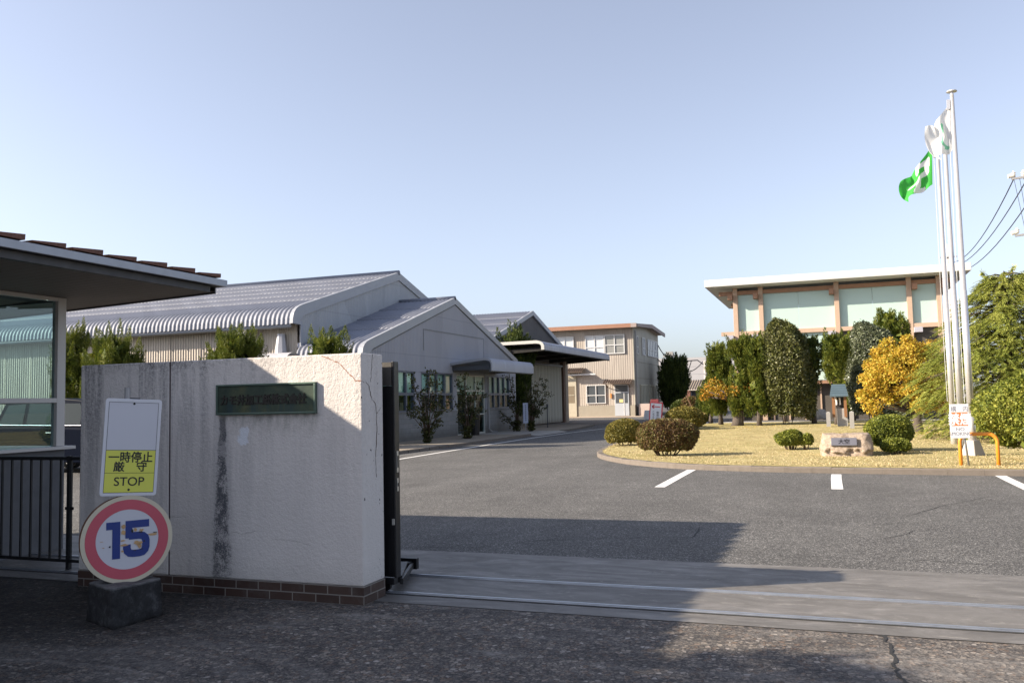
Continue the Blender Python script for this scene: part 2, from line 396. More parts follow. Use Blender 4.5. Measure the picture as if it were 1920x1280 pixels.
# lawn island with its kerb
LAWN_Z = 0.13
isl = [(40, 18.30), (20, 18.38), (8, 18.45), (3.4, 18.52), (0.0, 18.85), (-1.6, 19.12), (-3.1, 19.65), (-4.3, 20.55), (-5.2, 21.7), (-5.95, 23.1), (-6.4, 24.6), (-6.75, 27.0), (-7.0, 30), (-7.35, 36), (-7.6, 43), (-7.4, 48), (-6.4, 50.5), (-4, 51.6), (12, 51.6), (40, 51.6)]
def smooth_poly(pts, n=6):
    o = []
    for i in range(len(pts)-1):
        p0, p1, p2, p3 = [Vector(pts[max(0, min(len(pts)-1, k))]) for k in (i-1, i, i+1, i+2)]
        for k in range(n):
            t = k/n; o.append(tuple(0.5*((2*p1) + (p2-p0)*t + (2*p0-5*p1+4*p2-p3)*t*t + (3*p1-p0-3*p2+p3)*t**3)))
    o.append(pts[-1]); return o
islc = smooth_poly(isl)
def inset(pts, d):
    o = []
    for i, p in enumerate(pts):
        a, c = Vector(pts[max(i-1, 0)]), Vector(pts[min(i+1, len(pts)-1)]); t = (c-a).normalized(); o.append((p[0]+t.y*d, p[1]-t.x*d))
    return o
inn = inset(islc, 0.16)
def lawn_height(x, y): return LAWN_Z + 0.05*math.sin(x*0.5+1)*math.sin(y*0.3) * min(1, max(0, (y-19.5)/3)) * min(1, max(0, (x+5.5)/2))
# the kerb is cast in 0.6-1 m lengths with open joints
m = MB(); rr = random.Random(4)
acc = 0; seglen = 1.8
for i in range(len(islc)-1):
    a, c = Vector(islc[i]), Vector(islc[i+1]); ai, ci = Vector(inn[i]), Vector(inn[i+1]); L = (c-a).length
    if islc[i][0] > 14: 
        nseg = 1
    else: nseg = max(1, round(L/seglen))
    for k in range(nseg):
        t0, t1 = k/nseg, (k+1)/nseg; gap = 0.0015/max(L/nseg, 0.1); e = rr.uniform(-0.008, 0.008); hz = LAWN_Z - 0.012 + rr.uniform(-0.008, 0.006)
        p = [a.lerp(c, t0+gap), a.lerp(c, t1-gap), ai.lerp(ci, t1-gap), ai.lerp(ci, t0+gap)]
        ch = 0.018
        out = [(q[0], q[1]) for q in p]
        o2 = [p[0].lerp(p[3], 0.12), p[1].lerp(p[2], 0.12), p[2], p[3]]
        vs = [(out[0][0], out[0][1], -0.02), (out[1][0], out[1][1], -0.02), (out[2][0], out[2][1], -0.02), (out[3][0], out[3][1], -0.02),
              (out[0][0], out[0][1], hz-ch), (out[1][0], out[1][1], hz-ch), (o2[0].x, o2[0].y, hz), (o2[1].x, o2[1].y, hz), (o2[2].x, o2[2].y, hz), (o2[3].x, o2[3].y, hz)]
        m.add(vs, [(0,1,5,4), (4,5,7,6), (6,7,8,9), (0,4,6,9,3), (1,2,8,7,5), (3,9,8,2)])
structure(m.build('lawn_kerb', M_KERB))
# lawn sheet: triangulated by bmesh from the inner kerb line
import bmesh
bm = bmesh.new(); vs = [bm.verts.new((x, y, LAWN_Z-0.012)) for x, y in inn]; f = bm.faces.new(vs)
bmesh.ops.triangulate(bm, faces=[f]); 
for it in range(5):
    ed = [e for e in bm.edges if e.calc_length() > 1.6]
    if not ed: break
    bmesh.ops.subdivide_edges(bm, edges=ed, cuts=1); bmesh.ops.triangulate(bm, faces=[q for q in bm.faces if len(q.verts) > 3])
for v in bm.verts:
    if not v.is_boundary: v.co.z = lawn_height(v.co.x, v.co.y) - 0.012 + 0.02
me = bpy.data.meshes.new('lawn'); bm.to_mesh(me); bm.free(); me.materials.append(M_LAWN)
me.polygons.foreach_set('use_smooth', [True]*len(me.polygons))
o = bpy.data.objects.new('lawn', me); COL.objects.link(o); structure(o)

# planting bed strip in front of the gabled workshop
bed = [(-13.35, 18), (-13.1, 24), (-12.95, 30), (-12.95, 35.5), (-13.05, 38.0)]
m = MB(); m.add([(x-0.12, y, 0.085) for x, y in bed] + [(-16.4, 38.0, 0.085), (-16.4, 18, 0.085)], [tuple(range(len(bed)+2))]); structure(m.build('planting_bed', M_SOIL))
m = MB(); rr = random.Random(8)
bedc = smooth_poly(bed, 8)
for a, c in zip(bedc[:-1], bedc[1:]): m.box(min(a[0], c[0])-0.13, max(a[0], c[0])-0.005, a[1]+0.005, c[1]-0.005, -0.02, 0.10+rr.uniform(-0.006, 0.006))
structure(m.build('bed_kerb', M_KERB))
m = MB(); m.box(-16.4, -13.2, 38.02, 43.0, -0.02, 0.06); structure(m.build('entrance_pavement', M_CONC))
m = MB(); m.prism([(-13.2, 0.0), (-12.75, 0.0), (-13.2, 0.06)], 'y', 38.2, 43.0); structure(m.build('entrance_ramp', M_CONC))
bed2 = [(-13.2, 43.02), (-13.3, 46), (-13.6, 50), (-14.2, 53.5)]
m = MB(); m.add([(x, y, 0.05) for x, y in bed2] + [(-18.6, 53.5, 0.05), (-18.6, 43.02, 0.05)], [tuple(range(len(bed2)+2))]); structure(m.build('planting_bed', M_SOIL))
m = MB(); 
bedc = smooth_poly(bed2, 8)
for a, c in zip(bedc[:-1], bedc[1:]): m.box(min(a[0], c[0]), max(a[0], c[0])+0.12, a[1]+0.005, c[1]-0.005, -0.02, 0.07)
structure(m.build('bed_kerb', M_KERB))
sheet('loading_apron', [(-18.6, 53.5), (-14.2, 53.5), (-14.0, 64), (-18.6, 64)], 0.006, paint('apron_concrete', (0.15, 0.13, 0.115), 0.9, var=0.2, scale=1.5, bump=0.3))
sheet('front_apron', [(-26, 76.5), (-15.5, 76.5), (-15.5, 81.2), (-26, 81.2)], 0.008, paint('worn_apron', (0.42, 0.33, 0.25), 0.9, var=0.2, scale=0.8, bump=0.3, dirt=(0.25, 0.2, 0.16)))
sheet('path', [(-7.4, 51.8), (20, 51.8), (20, 56.5), (-9, 56.5), (-11, 70), (-14, 70), (-10.5, 56)], 0.008, paint('pale_path', (0.46, 0.44, 0.42), 0.9, var=0.1, scale=1.0, bump=0.3))

# ------------------------------------------------------------------ gate wall
WX0, WX1, WY0, WY1, WZ = -6.55, -3.56, 6.145, 6.50, 2.028
b = NB('rough_plaster')
x, y, z = b.sep()
tone = b.mix(b.noise(1.6, 6, 0.6), (0.55, 0.51, 0.485), (0.64, 0.60, 0.57))
grain = b.noise(70, 3, 0.6); lump = b.noise(28, 4, 0.65)
# weather streaks: dark growth running down from the coping, strongest left, fading downwards
sv = b.comb(b.math('MULTIPLY', x, 9.0), b.math('MULTIPLY', y, 9.0), b.math('MULTIPLY', z, 0.55))
streak = b.mapr(b.noise(1.0, 6, 0.7, vec=sv, dist=0.3), 0.46, 0.60)
speck = b.mapr(b.noise(120, 4, 0.75), 0.40, 0.60)
fine = b.mapr(b.noise(34, 5, 0.75), 0.42, 0.60)
down = b.mapr(z, 0.75, 2.03, 0.0, 1.0)
leftm = b.mapr(x, -6.4, -4.3, 1.0, 0.12)
amt = b.math('MULTIPLY', b.math('MULTIPLY', streak, b.math('MULTIPLY', b.mapr(speck, 0, 1, 0.35, 1.0), fine)), b.math('MULTIPLY', down, leftm))
col = b.mix(b.math('MULTIPLY', b.math('POWER', amt, 0.7), 0.92), tone, (0.05, 0.05, 0.057))
soft = b.math('MULTIPLY', b.math('MULTIPLY', streak, leftm), 0.38)
col = b.mix(soft, col, (0.22, 0.215, 0.22))
# grime right under the coping
top = b.math('MULTIPLY', b.mapr(b.math('ADD', z, b.math('MULTIPLY', b.noise(11, 4, 0.7), 0.30)), 2.06, 2.22), b.mapr(x, -5.2, -4.0, 0.75, 0.12))
col = b.mix(b.math('MULTIPLY', top, fine), col, (0.07, 0.065, 0.06))
# the long black run below the left end of the name plate
wob = b.math('MULTIPLY', b.math('SUBTRACT', b.noise(2.5, 5, 0.7, vec=b.comb(0.0, 0.0, z)), 0.5), 0.10)
xc = b.math('ADD', x, b.math('SUBTRACT', 4.945, wob))
wd = b.mapr(z, 0.2, 1.5, 0.10, 0.030)
edge = b.math('DIVIDE', b.math('ABSOLUTE', xc), wd)
run = b.mapr(b.math('ADD', edge, b.math('MULTIPLY', b.math('SUBTRACT', b.noise(14, 5, 0.75), 0.5), 1.6)), 0.75, 1.15, 1.0, 0.0)
run = b.math('MULTIPLY', run, b.mapr(z, 1.50, 1.54, 1.0, 0.0))
mot = b.mapr(b.math('ADD', b.noise(75, 4, 0.8), b.math('MULTIPLY', b.math('SUBTRACT', b.noise(9, 4, 0.7), 0.5), 0.9)), 0.38, 0.56)
mot = b.math('MAXIMUM', mot, b.mapr(z, 1.0, 1.45, 0.0, 0.75))
col = b.mix(b.math('MULTIPLY', b.math('MULTIPLY', run, mot), 0.93), col, (0.028, 0.030, 0.040))
halo = b.math('MULTIPLY', b.mapr(b.math('ADD', edge, b.math('MULTIPLY', b.noise(9, 4, 0.7), 1.6)), 1.2, 3.2, 0.30, 0.0), b.mapr(z, 1.50, 1.54, 1.0, 0.0))
col = b.mix(halo, col, (0.20, 0.20, 0.21))
# dirty band below the plate
pl = b.math('MULTIPLY', b.math('MULTIPLY', b.mapr(z, 1.34, 1.54, 0.0, 1.0), b.mapr(z, 1.54, 1.56, 1.0, 0.0)), b.math('MULTIPLY', b.mapr(x, -5.0, -4.95), b.mapr(x, -4.0, -3.95, 1.0, 0.0)))
col = b.mix(b.math('MULTIPLY', b.math('MULTIPLY', pl, b.mapr(b.noise(6, 5, 0.7, vec=b.scaled(2.2, 1, 0.8)), 0.40, 0.66)), 0.7), col, (0.12, 0.115, 0.09))
# repaired light patch
dx = b.math('SUBTRACT', x, -4.715); dz = b.math('SUBTRACT', z, 1.345)
rr_ = b.math('SQRT', b.math('ADD', b.math('MULTIPLY', b.math('MULTIPLY', dx, dx), 2.4), b.math('MULTIPLY', dz, dz)))
patch = b.mapr(b.math('ADD', rr_, b.math('MULTIPLY', b.math('SUBTRACT', b.noise(16, 3, 0.6), 0.5), 0.20)), 0.075, 0.095, 1.0, 0.0)
col = b.mix(patch, col, (0.62, 0.63, 0.66))
# damp tint near the ground
col = b.mix(b.math('MULTIPLY', b.mapr(b.math('ADD', z, b.math('MULTIPLY', b.noise(7, 4), 0.2)), 0.25, 0.45, 1.0, 0.0), 0.25), col, (0.36, 0.34, 0.30))
# side face pocks
pock = b.math('MULTIPLY', b.mapr(b.noise(20, 2, 0.5), 0.70, 0.74), b.mapr(x, -3.575, -3.565))
col = b.mix(pock, col, (0.03, 0.03, 0.035))
n1 = b.bump(lump, 0.45, 0.020); n2 = b.bump(grain, 0.55, 0.008, n1)
b.bsdf(col, 0.92, 0, n2, 0.15)
M_PLASTER = b.m
b = NB('brown_plinth_brick')
br = b.n('ShaderNodeTexBrick'); p = b.sep(); v = b.comb(b.math('ADD', p[0], p[1]), p[2], 0.0); b.set(br, 'Vector', v)
br.inputs['Scale'].default_value = 1.0; br.inputs['Brick Width'].default_value = 0.225; br.inputs['Row Height'].default_value = 0.073; br.inputs['Mortar Size'].default_value = 0.005
b.set(br, 'Color1', (0.040, 0.022, 0.018)); b.set(br, 'Color2', (0.060, 0.034, 0.026)); b.set(br, 'Mortar', (0.20, 0.18, 0.16))
c = b.mix(b.math('MULTIPLY', b.mapr(b.noise(8, 6, 0.7), 0.5, 0.7), 0.4), br.outputs[0], (0.10, 0.09, 0.085))
b.bsdf(c, 0.5, 0, b.bump(b.math('SUBTRACT', 1.0, br.outputs[1]), 0.6, 0.006), 0.4)
M_BRICK = b.m
M_HAIR = paint('crack_dark', (0.10, 0.075, 0.06), 0.9); M_RUST = paint('crack_rust', (0.30, 0.13, 0.07), 0.9, var=0.3, scale=30)
M_SEAL = paint('joint_sealant', (0.050, 0.030, 0.032), 0.7)

gw = root('gate_wall', (-5.05, 6.3, 0), 'rough white plaster gate wall on a brown brick base, streaked black below its plate', 'wall')
m = MB()
nx = 60
zt = 0.149
m.box(WX0, -5.513-0.006, WY0, WY1, zt, WZ); m.box(-5.513+0.006, WX1, WY0, WY1, zt, WZ)
m.build('wall', M_PLASTER, gw, bevel=0.012, seg=3)
m = MB(); m.box(-5.513-0.0059, -5.513+0.0059, WY0+0.006, WY1-0.006, zt, WZ-0.004); m.build('joint', M_SEAL, gw)
m = MB(); m.box(WX0-0.003, WX1+0.003, WY0-0.003, WY1+0.003, 0, zt-0.001); m.build('brick_base', M_BRICK, gw, bevel=0.003)
m = MB()
rr = random.Random(3)
pts = wobble([(-3.937, 2.016), (-3.85, 1.985), (-3.75, 1.938), (-3.70, 1.88), (-3.62, 1.805), (-3.5625, 1.797)], 0.004, 5, 11)
for a, c in zip(pts[:-1], pts[1:]):
    h = rr.uniform(0.002, 0.0055); m.add([(a[0], WY0-0.0015, a[1]-h), (c[0], WY0-0.0015, c[1]-h), (c[0], WY0-0.0015, c[1]+h), (a[0], WY0-0.0015, a[1]+h)], [(0,1,2,3)])
m.build('rusty_crack', M_RUST, gw)
m = MB()
for path, wdt in (([(6.148, 1.797), (6.22, 1.785), (6.26, 1.76), (6.30, 1.66), (6.365, 1.61), (6.385, 1.52), (6.39, 1.38), (6.37, 1.24)], 0.0045), ([(6.33, 2.025), (6.31, 1.92), (6.30, 1.85), (6.29, 1.79)], 0.003), ([(6.385, 1.52), (6.42, 1.55), (6.47, 1.58)], 0.003), ([(6.37, 1.24), (6.36, 1.1), (6.375, 1.0)], 0.003)):
    pts = wobble(path, 0.004, 4, int(wdt*1e4))
    for a, c in zip(pts[:-1], pts[1:]):
        h = wdt*rr.uniform(0.5, 1.3); m.add([(WX1+0.0015, a[0]-h, a[1]), (WX1+0.0015, a[0]+h, a[1]), (WX1+0.0015, c[0]+h, c[1]), (WX1+0.0015, c[0]-h, c[1])], [(0,1,2,3)])
for path in ([(-5.505, 0.66), (-5.40, 0.655), (-5.30, 0.665)], [(-4.84, 0.55), (-4.72, 0.53), (-4.6, 0.56)], [(-4.4, 0.50), (-4.2, 0.49), (-4.05, 0.46)]):
    pts = wobble(path, 0.004, 6, 7)
    for a, c in zip(pts[:-1], pts[1:]):
        h = rr.uniform(0.0005, 0.0012); m.add([(a[0], WY0-0.0015, a[1]-h), (c[0], WY0-0.0015, c[1]-h), (c[0], WY0-0.0015, c[1]+h), (a[0], WY0-0.0015, a[1]+h)], [(0,1,2,3)])
m.build('hairline_crack', M_HAIR, gw)

# name plate
b = NB('aged_bronze_plate'); x, y, z = b.sep()
c = b.ramp(b.noise(5, 6, 0.65, dist=0.4), [(0.3, (0.042, 0.060, 0.052)), (0.5, (0.065, 0.090, 0.066)), (0.68, (0.12, 0.13, 0.075))])
dr = b.math('MULTIPLY', b.mapr(b.noise(1.0, 4, 0.6, vec=b.comb(b.math('MULTIPLY', x, 14), 0.0, b.math('MULTIPLY', z, 0.8))), 0.45, 0.62), b.mapr(z, 1.62, 1.70, 0.75, 0.0))
c = b.mix(dr, c, (0.045, 0.075, 0.085))
b.bsdf(c, 0.42, 0.55, b.bump(b.noise(60, 4), 0.2, 0.003), 0.5); M_BRONZE = b.m
M_BRFRAME = paint('bronze_frame', (0.095, 0.14, 0.115), 0.4, 0.5, var=0.3, scale=9)
M_INK = paint('raised_characters', (0.028, 0.024, 0.020), 0.6, 0.2, var=0.2, scale=20)
PX0, PX1, PZ0, PZ1 = -4.985, -3.98, 1.541, 1.803
npl = root('name_plate', ((PX0+PX1)/2, WY0, 1.67), 'dark green bronze plate with raised brush writing on the white gate wall', 'name plate')
m = MB(); m.box(PX0+0.018, PX1-0.018, WY0-0.022, WY0-0.001, PZ0+0.018, PZ1-0.018); m.build('plate', M_BRONZE, npl)
m = MB()
for a in ((PX0, PX1, PZ0, PZ0+0.0178), (PX0, PX1, PZ1-0.0178, PZ1), (PX0, PX0+0.0178, PZ0+0.018, PZ1-0.018), (PX1-0.0178, PX1, PZ0+0.018, PZ1-0.018)):
    m.box(a[0], a[1], WY0-0.034, WY0-0.001, a[2], a[3])
m.build('frame', M_BRFRAME, npl, bevel=0.003)
text_mesh('カモ井加工紙株式会社', 0.092, M_INK, npl, 'writing', ((PX0+PX1)/2-0.02, WY0-0.022, 1.668), (1,0,0), (0.07,0,1), 0.004, thick=0.003, bold=0.0032, sx=0.95)

# ------------------------------------------------------------------ signs on the stone block
M_SWHITE = paint('sign_white', (0.62, 0.62, 0.66), 0.45, var=0.05, scale=6, dirt=(0.35, 0.33, 0.33), dirt_amt=0.2)
M_SPANEL = paint('sign_panel_white', (0.55, 0.55, 0.60), 0.4, var=0.03, scale=4)
M_SYEL = paint('sign_yellow', (0.66, 0.66, 0.10), 0.45, var=0.05, scale=5)
M_SBLK = paint('sign_black', (0.012, 0.012, 0.015), 0.5)
M_SRED = paint('sign_faded_red', (0.50, 0.085, 0.12), 0.4, var=0.12, scale=6)
M_SBLUE = paint('sign_blue', (0.012, 0.035, 0.20), 0.4, var=0.08, scale=8)
M_SCREAM = paint('sign_rim_cream', (0.56, 0.50, 0.38), 0.5, var=0.1)
M_RUSTY = paint('rusted_steel', (0.16, 0.065, 0.03), 0.8, 0.1, var=0.4, scale=14, bump=0.4)
M_TAN = paint('bare_backing', (0.50, 0.31, 0.15), 0.8, var=0.3, scale=25)
b = NB('rough_block'); 
c = b.ramp(b.noise(9, 8, 0.75), [(0.3, (0.016, 0.016, 0.017)), (0.55, (0.042, 0.042, 0.044)), (0.72, (0.11, 0.11, 0.115)), (0.85, (0.24, 0.24, 0.25))])
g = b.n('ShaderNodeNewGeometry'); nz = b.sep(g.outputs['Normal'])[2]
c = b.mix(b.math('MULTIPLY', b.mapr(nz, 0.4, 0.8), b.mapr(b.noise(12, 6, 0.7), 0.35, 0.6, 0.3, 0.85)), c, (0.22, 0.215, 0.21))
b.bsdf(c, 0.9, 0, b.bump(b.noise(24, 6, 0.7), 0.9, 0.02), 0.2); M_BLOCK = b.m
SN = Vector((0.84, -0.54, 0)).normalized(); SD = Vector((-SN.y, SN.x, 0))      # the sign faces SN, its writing runs along SD
blk_c = Vector((-5.04, 5.33, 0))
ax = Vector((0.62, 0.785, 0)); ay = Vector((-ax.y, ax.x, 0))
# block corners from the photograph: front corner 208,1182 ; right 305,1155 ; left 163,1165
cF, cR, cL = onz(209, 1181), onz(305, 1153), onz(162, 1163)
ux_ = (cR-cF); uy_ = (cL-cF)
block = root('sign_block', (cF+ (ux_+uy_)/2), 'rough dark concrete block under the round speed sign at the foot of the gate wall', 'concrete block')
bm = bmesh.new(); bmesh.ops.create_cube(bm, size=1.0); bmesh.ops.subdivide_edges(bm, edges=bm.edges[:], cuts=9, use_grid_fill=True)
from mathutils import noise as mnoise
BH = 0.285
for v in bm.verts:
    q = Vector((v.co.x, v.co.y, v.co.z)); tx, ty, tz = q.x+0.5, q.y+0.5, q.z+0.5
    sh = 1.0 - 0.05*tz
    P = cF + (ux_+uy_)/2 + ux_*(q.x*sh) + uy_*(q.y*sh)*1.0; P.z = tz*BH
    nn = mnoise.noise_vector(P*9)*0.010 + mnoise.noise_vector(P*28)*0.005
    P += nn if tz > 0.05 else Vector((nn.x, nn.y, 0)); v.co = P - block.location
bmesh.ops.recalc_face_normals(bm, faces=bm.faces); me = bpy.data.meshes.new('block'); bm.to_mesh(me); bm.free(); me.materials.append(M_BLOCK)
me.polygons.foreach_set('use_smooth', [True]*len(me.polygons))
o = bpy.data.objects.new('block', me); COL.objects.link(o); o.parent = block
POST = cF + (ux_+uy_)*0.5 + Vector((0, 0, 0))
# the round sign's centre: pixel 238,1010 ; keep it on the post
d_ = ray(238.5, 1010); t_ = ((POST-ORG).dot(SN) + 0.04)/d_.dot(SN); RC = ORG + d_*t_
rs = root('speed_sign', (RC.x, RC.y, BH), 'round red rimmed 15 speed limit sign with peeling blue figures', 'traffic sign')
RR = 81*mpp(RC)
def disc(mb, c, r0, r1, off, seg=64):
    c = Vector(c) + SN*off
    ring = lambda r: [c + (SD*math.cos(2*math.pi*k/seg) + Vector((0,0,1))*math.sin(2*math.pi*k/seg))*r for k in range(seg)]
    if r0 <= 0: mb.add(ring(r1), [tuple(range(seg))])
    else:
        vs = ring(r0)+ring(r1); mb.add(vs, [(k, (k+1) % seg, seg+(k+1) % seg, seg+k) for k in range(seg)])
m = MB(); seg = 64
prof = [(0.0, 0.0), (RR*0.96, 0.0), (RR, 0.006), (RR, 0.010), (RR-0.004, -0.062), (RR-0.03, -0.066), (0.0, -0.05)]
vs = []; fs = []
for (r_, o_) in prof:
    for k in range(seg): a = 2*math.pi*k/seg; vs.append(RC + SN*o_ + (SD*math.cos(a) + Vector((0,0,1))*math.sin(a))*max(r_, 1e-4))
for i in range(len(prof)-1):
    for k in range(seg): fs.append((i*seg+k, i*seg+(k+1) % seg, (i+1)*seg+(k+1) % seg, (i+1)*seg+k))
m.add(vs, fs); m.build('rusty_rim', M_RUSTY, rs, smooth=False)
m = MB(); disc(m, RC, RR*0.905, RR*1.0, 0.0115); m.build('cream_border', M_SCREAM, rs)
m = MB(); disc(m, RC, RR*0.68, RR*0.905, 0.0130); m.build('red_ring', M_SRED, rs)
m = MB(); disc(m, RC, 0, RR*0.68, 0.0115); m.build('white_face', M_SPANEL, rs)
# figures 1 and 5, drawn as squared strokes
def S2(u, v, off): return RC + SD*u*RR + Vector((0,0,1))*v*RR + SN*off
def stroke(mb, pts, wd, off):
    """polyline of constant width in sign coordinates (units of the radius)"""
    P = [Vector(p) for p in pts]; L = []; R = []
    for i, p in enumerate(P):
        a = (P[i]-P[i-1]).normalized() if i > 0 else (P[1]-P[0]).normalized(); c = (P[i+1]-P[i]).normalized() if i < len(P)-1 else a
        t = (a+c).normalized(); n = Vector((-t.y, t.x)); k = wd/2/max(0.5, n.dot(Vector((-a.y, a.x))))
        L.append(S2(*(p+n*k), off)); R.append(S2(*(p-n*k), off))
    mb.grid([L, R])
m = MB()
stroke(m, [(-0.46, 0.335), (-0.215, 0.335)], 0.17, 0.0140); stroke(m, [(-0.245, 0.42), (-0.245, -0.42)], 0.17, 0.0145)
m.build('figure_one', M_SBLUE, rs)
m = MB()
stroke(m, [(0.47, 0.335), (-0.03, 0.335)], 0.17, 0.0140); stroke(m, [(0.025, 0.42), (0.025, 0.02)], 0.15, 0.0145)
stroke(m, [(0.025, 0.07), (0.26, 0.07), (0.33, 0.055), (0.38, 0.01), (0.40, -0.06), (0.40, -0.20), (0.38, -0.27), (0.33, -0.32), (0.26, -0.335), (0.12, -0.335), (0.05, -0.32), (0.0, -0.27), (-0.015, -0.20), (-0.015, -0.12)], 0.165, 0.0150)
m.build('figure_five', M_SBLUE, rs)
rr = random.Random(21)
for (cu, cv, su, sv) in ((-0.10, 0.30, 0.06, 0.05), (-0.10, 0.16, 0.055, 0.055), (-0.11, -0.02, 0.06, 0.02), (-0.08, -0.12, 0.10, 0.025), (0.22, -0.10, 0.13, 0.05), (0.26, -0.17, 0.05, 0.06), (0.55, 0.06, 0.11, 0.045), (0.16, 0.20, 0.04, 0.05), (0.30, 0.18, 0.05, 0.04), (-0.11, -0.26, 0.03, 0.025), (-0.52, -0.14, 0.025, 0.012), (-0.56, -0.0, 0.05, 0.008)):
    n_ = 11; ph = rr.uniform(0, 6); m = MB()
    m.add([S2(cu + su*math.cos(2*math.pi*k/n_)*rr.uniform(0.55, 1.2), cv + sv*math.sin(2*math.pi*k/n_)*rr.uniform(0.5, 1.2), 0.0158) for k in range(n_)], [tuple(range(n_))])
    m.build('peeled_spot', M_TAN, rs)
for (cu, cv, su, sv) in ((0.10, 0.17, 0.03, 0.05), (0.28, 0.14, 0.06, 0.02), (-0.38, -0.13, 0.025, 0.03), (0.15, -0.27, 0.04, 0.015), (0.30, -0.25, 0.05, 0.012), (0.60, 0.10, 0.05, 0.012), (0.36, -0.08, 0.02, 0.03)):
    n_ = 9; m = MB(); m.add([S2(cu + su*math.cos(2*math.pi*k/n_)*rr.uniform(0.5, 1.2), cv + sv*math.sin(2*math.pi*k/n_)*rr.uniform(0.5, 1.2), 0.0163) for k in range(n_)], [tuple(range(n_))])
    m.build('dark_scratch', M_SBLK, rs)
m = MB(); pb = RC - SN*0.035
m.tube([(pb.x, pb.y, BH-0.03), (pb.x, pb.y, 1.78)], 0.022, 12); m.build('post', paint('galvanised_post', (0.30, 0.30, 0.31), 0.5, 0.7, var=0.15, scale=10), rs)
# the stop board above it, on the same post
SN2 = Vector((0.80, -0.60, 0.0)).normalized(); SD2 = Vector((-SN2.y, SN2.x, 0)); tilt = 0.055
U2 = (Vector((0,0,1)) + SD2*tilt).normalized(); D2 = (SD2 - Vector((0,0,1))*tilt).normalized()
d_ = ray(246, 838); t_ = ((POST-ORG).dot(SN2) + 0.03)/d_.dot(SN2); BC = ORG + d_*t_
k_ = mpp(BC); HH = 90*k_; HW = 0.205
sb = root('stop_board', (BC.x, BC.y, BC.z-HH), 'white and yellow stop board with black Japanese writing in front of the gate wall', 'sign board')
def P2(u, v, off): return BC + D2*u*HW + U2*v*HH + SN2*off
def rrect(mb, u0, u1, v0, v1, rad, o0, o1):
    pts = []
    for (cu, cv, a0) in ((u1, v1, 0), (u0, v1, 90), (u0, v0, 180), (u1, v0, 270)):
        su = 1 if cu == u1 else -1; sv = 1 if cv == v1 else -1
        for k in range(5):
            a = math.radians(a0 + k*22.5); pts.append((cu*HW - su*rad + rad*math.cos(a), cv*HH - sv*rad + rad*math.sin(a)))
    n_ = len(pts); A = [BC + D2*p_[0] + U2*p_[1] + SN2*o1 for p_ in pts]; B_ = [BC + D2*p_[0] + U2*p_[1] + SN2*o0 for p_ in pts]
    mb.add(A+B_, [tuple(range(n_)), tuple(range(2*n_-1, n_-1, -1))] + [(i, n_+i, n_+(i+1) % n_, (i+1) % n_) for i in range(n_)])
m = MB(); rrect(m, -1, 1, -1, 1, 0.022, -0.012, 0.010); m.build('board', M_SWHITE, sb, bevel=0.003)
def pan(mb, u0, u1, v0, v1, off): mb.add([P2(u0, v0, off), P2(u1, v0, off), P2(u1, v1, off), P2(u0, v1, off)], [(0,1,2,3)])
m = MB(); pan(m, -0.875, 0.875, -0.06, 0.925, 0.0112); m.build('blank_panel', M_SPANEL, sb)
m = MB(); pan(m, -0.875, 0.875, -0.925, -0.06, 0.0114); m.build('yellow_panel', M_SYEL, sb)
m = MB()
lw = 0.008
for (u0, u1, v0, v1) in ((-0.882, 0.882, 0.922, 0.930), (-0.882, 0.882, -0.064, -0.055), (-0.882, 0.882, -0.532, -0.524), (-0.882, 0.882, -0.931, -0.923), (-0.885, -0.872, -0.93, 0.93), (0.872, 0.885, -0.93, 0.93)):
    pan(m, u0, u1, v0, v1, 0.0122)
for v in (0.90, -0.87):
    c = P2(0.0, v, 0.014); m.add([c + (D2*math.cos(k*math.pi/5)+U2*math.sin(k*math.pi/5))*0.009 for k in range(10)], [tuple(range(10))])
m.build('border_line', M_SBLK, sb)
text_mesh('一時停止', 0.088, M_SBLK, sb, 'writing', P2(0, -0.20, 0), D2, U2, 0.0125, bold=0.0017, sx=0.92)
text_mesh('厳　守', 0.082, M_SBLK, sb, 'writing', P2(0, -0.395, 0), D2, U2, 0.0125, bold=0.0016, sx=1.0)
text_mesh('STOP', 0.094, M_SBLK, sb, 'writing', P2(0.0, -0.70, 0), D2, U2, 0.0125, bold=0.0006, sx=0.98)
m = MB(); c = P2(0.0, 1.0, -0.02); m.obox(c, D2, U2, SN2, 0.045, 0.010, 0.006); m.build('clamp', M_SBLK, sb)

# ------------------------------------------------------------------ sliding gate parked behind the wall
M_GBLK = paint('gate_black', (0.010, 0.010, 0.012), 0.4, 0.2, var=0.2, scale=6)
M_GLIT = paint('gate_lit_grey', (0.085, 0.078, 0.070), 0.5, 0.3, var=0.08)  # grey is reflected light put into the colour of the black gate
M_ALU = paint('brushed_aluminium', (0.50, 0.49, 0.47), 0.4, 0.8, var=0.1, scale=20)
sg = root('sliding_gate', (-4.6, 6.65, 0.02), 'black sliding gate drawn back behind the white gate wall', 'gate')
m = MB(); m.box(-6.6, -3.524, 6.595, 6.605, 0.14, 1.76); 
for i in range(22): x_ = -6.5+0.135*i; m.box(x_, x_+0.03, 6.607, 6.64, 0.14, 1.95)
m.build('panel', M_GBLK, sg)
m = MB(); m.box(-6.6, -3.524, 6.588, 6.612, 1.762, 1.965); m.build('lit_top_panel', M_GLIT, sg)  # upper strip painted lighter for the light it reflects
m = MB(); m.box(-3.520, -3.497, 6.585, 6.672, 0.13, 1.972); m.build('end_post', M_GBLK, sg, bevel=0.006)
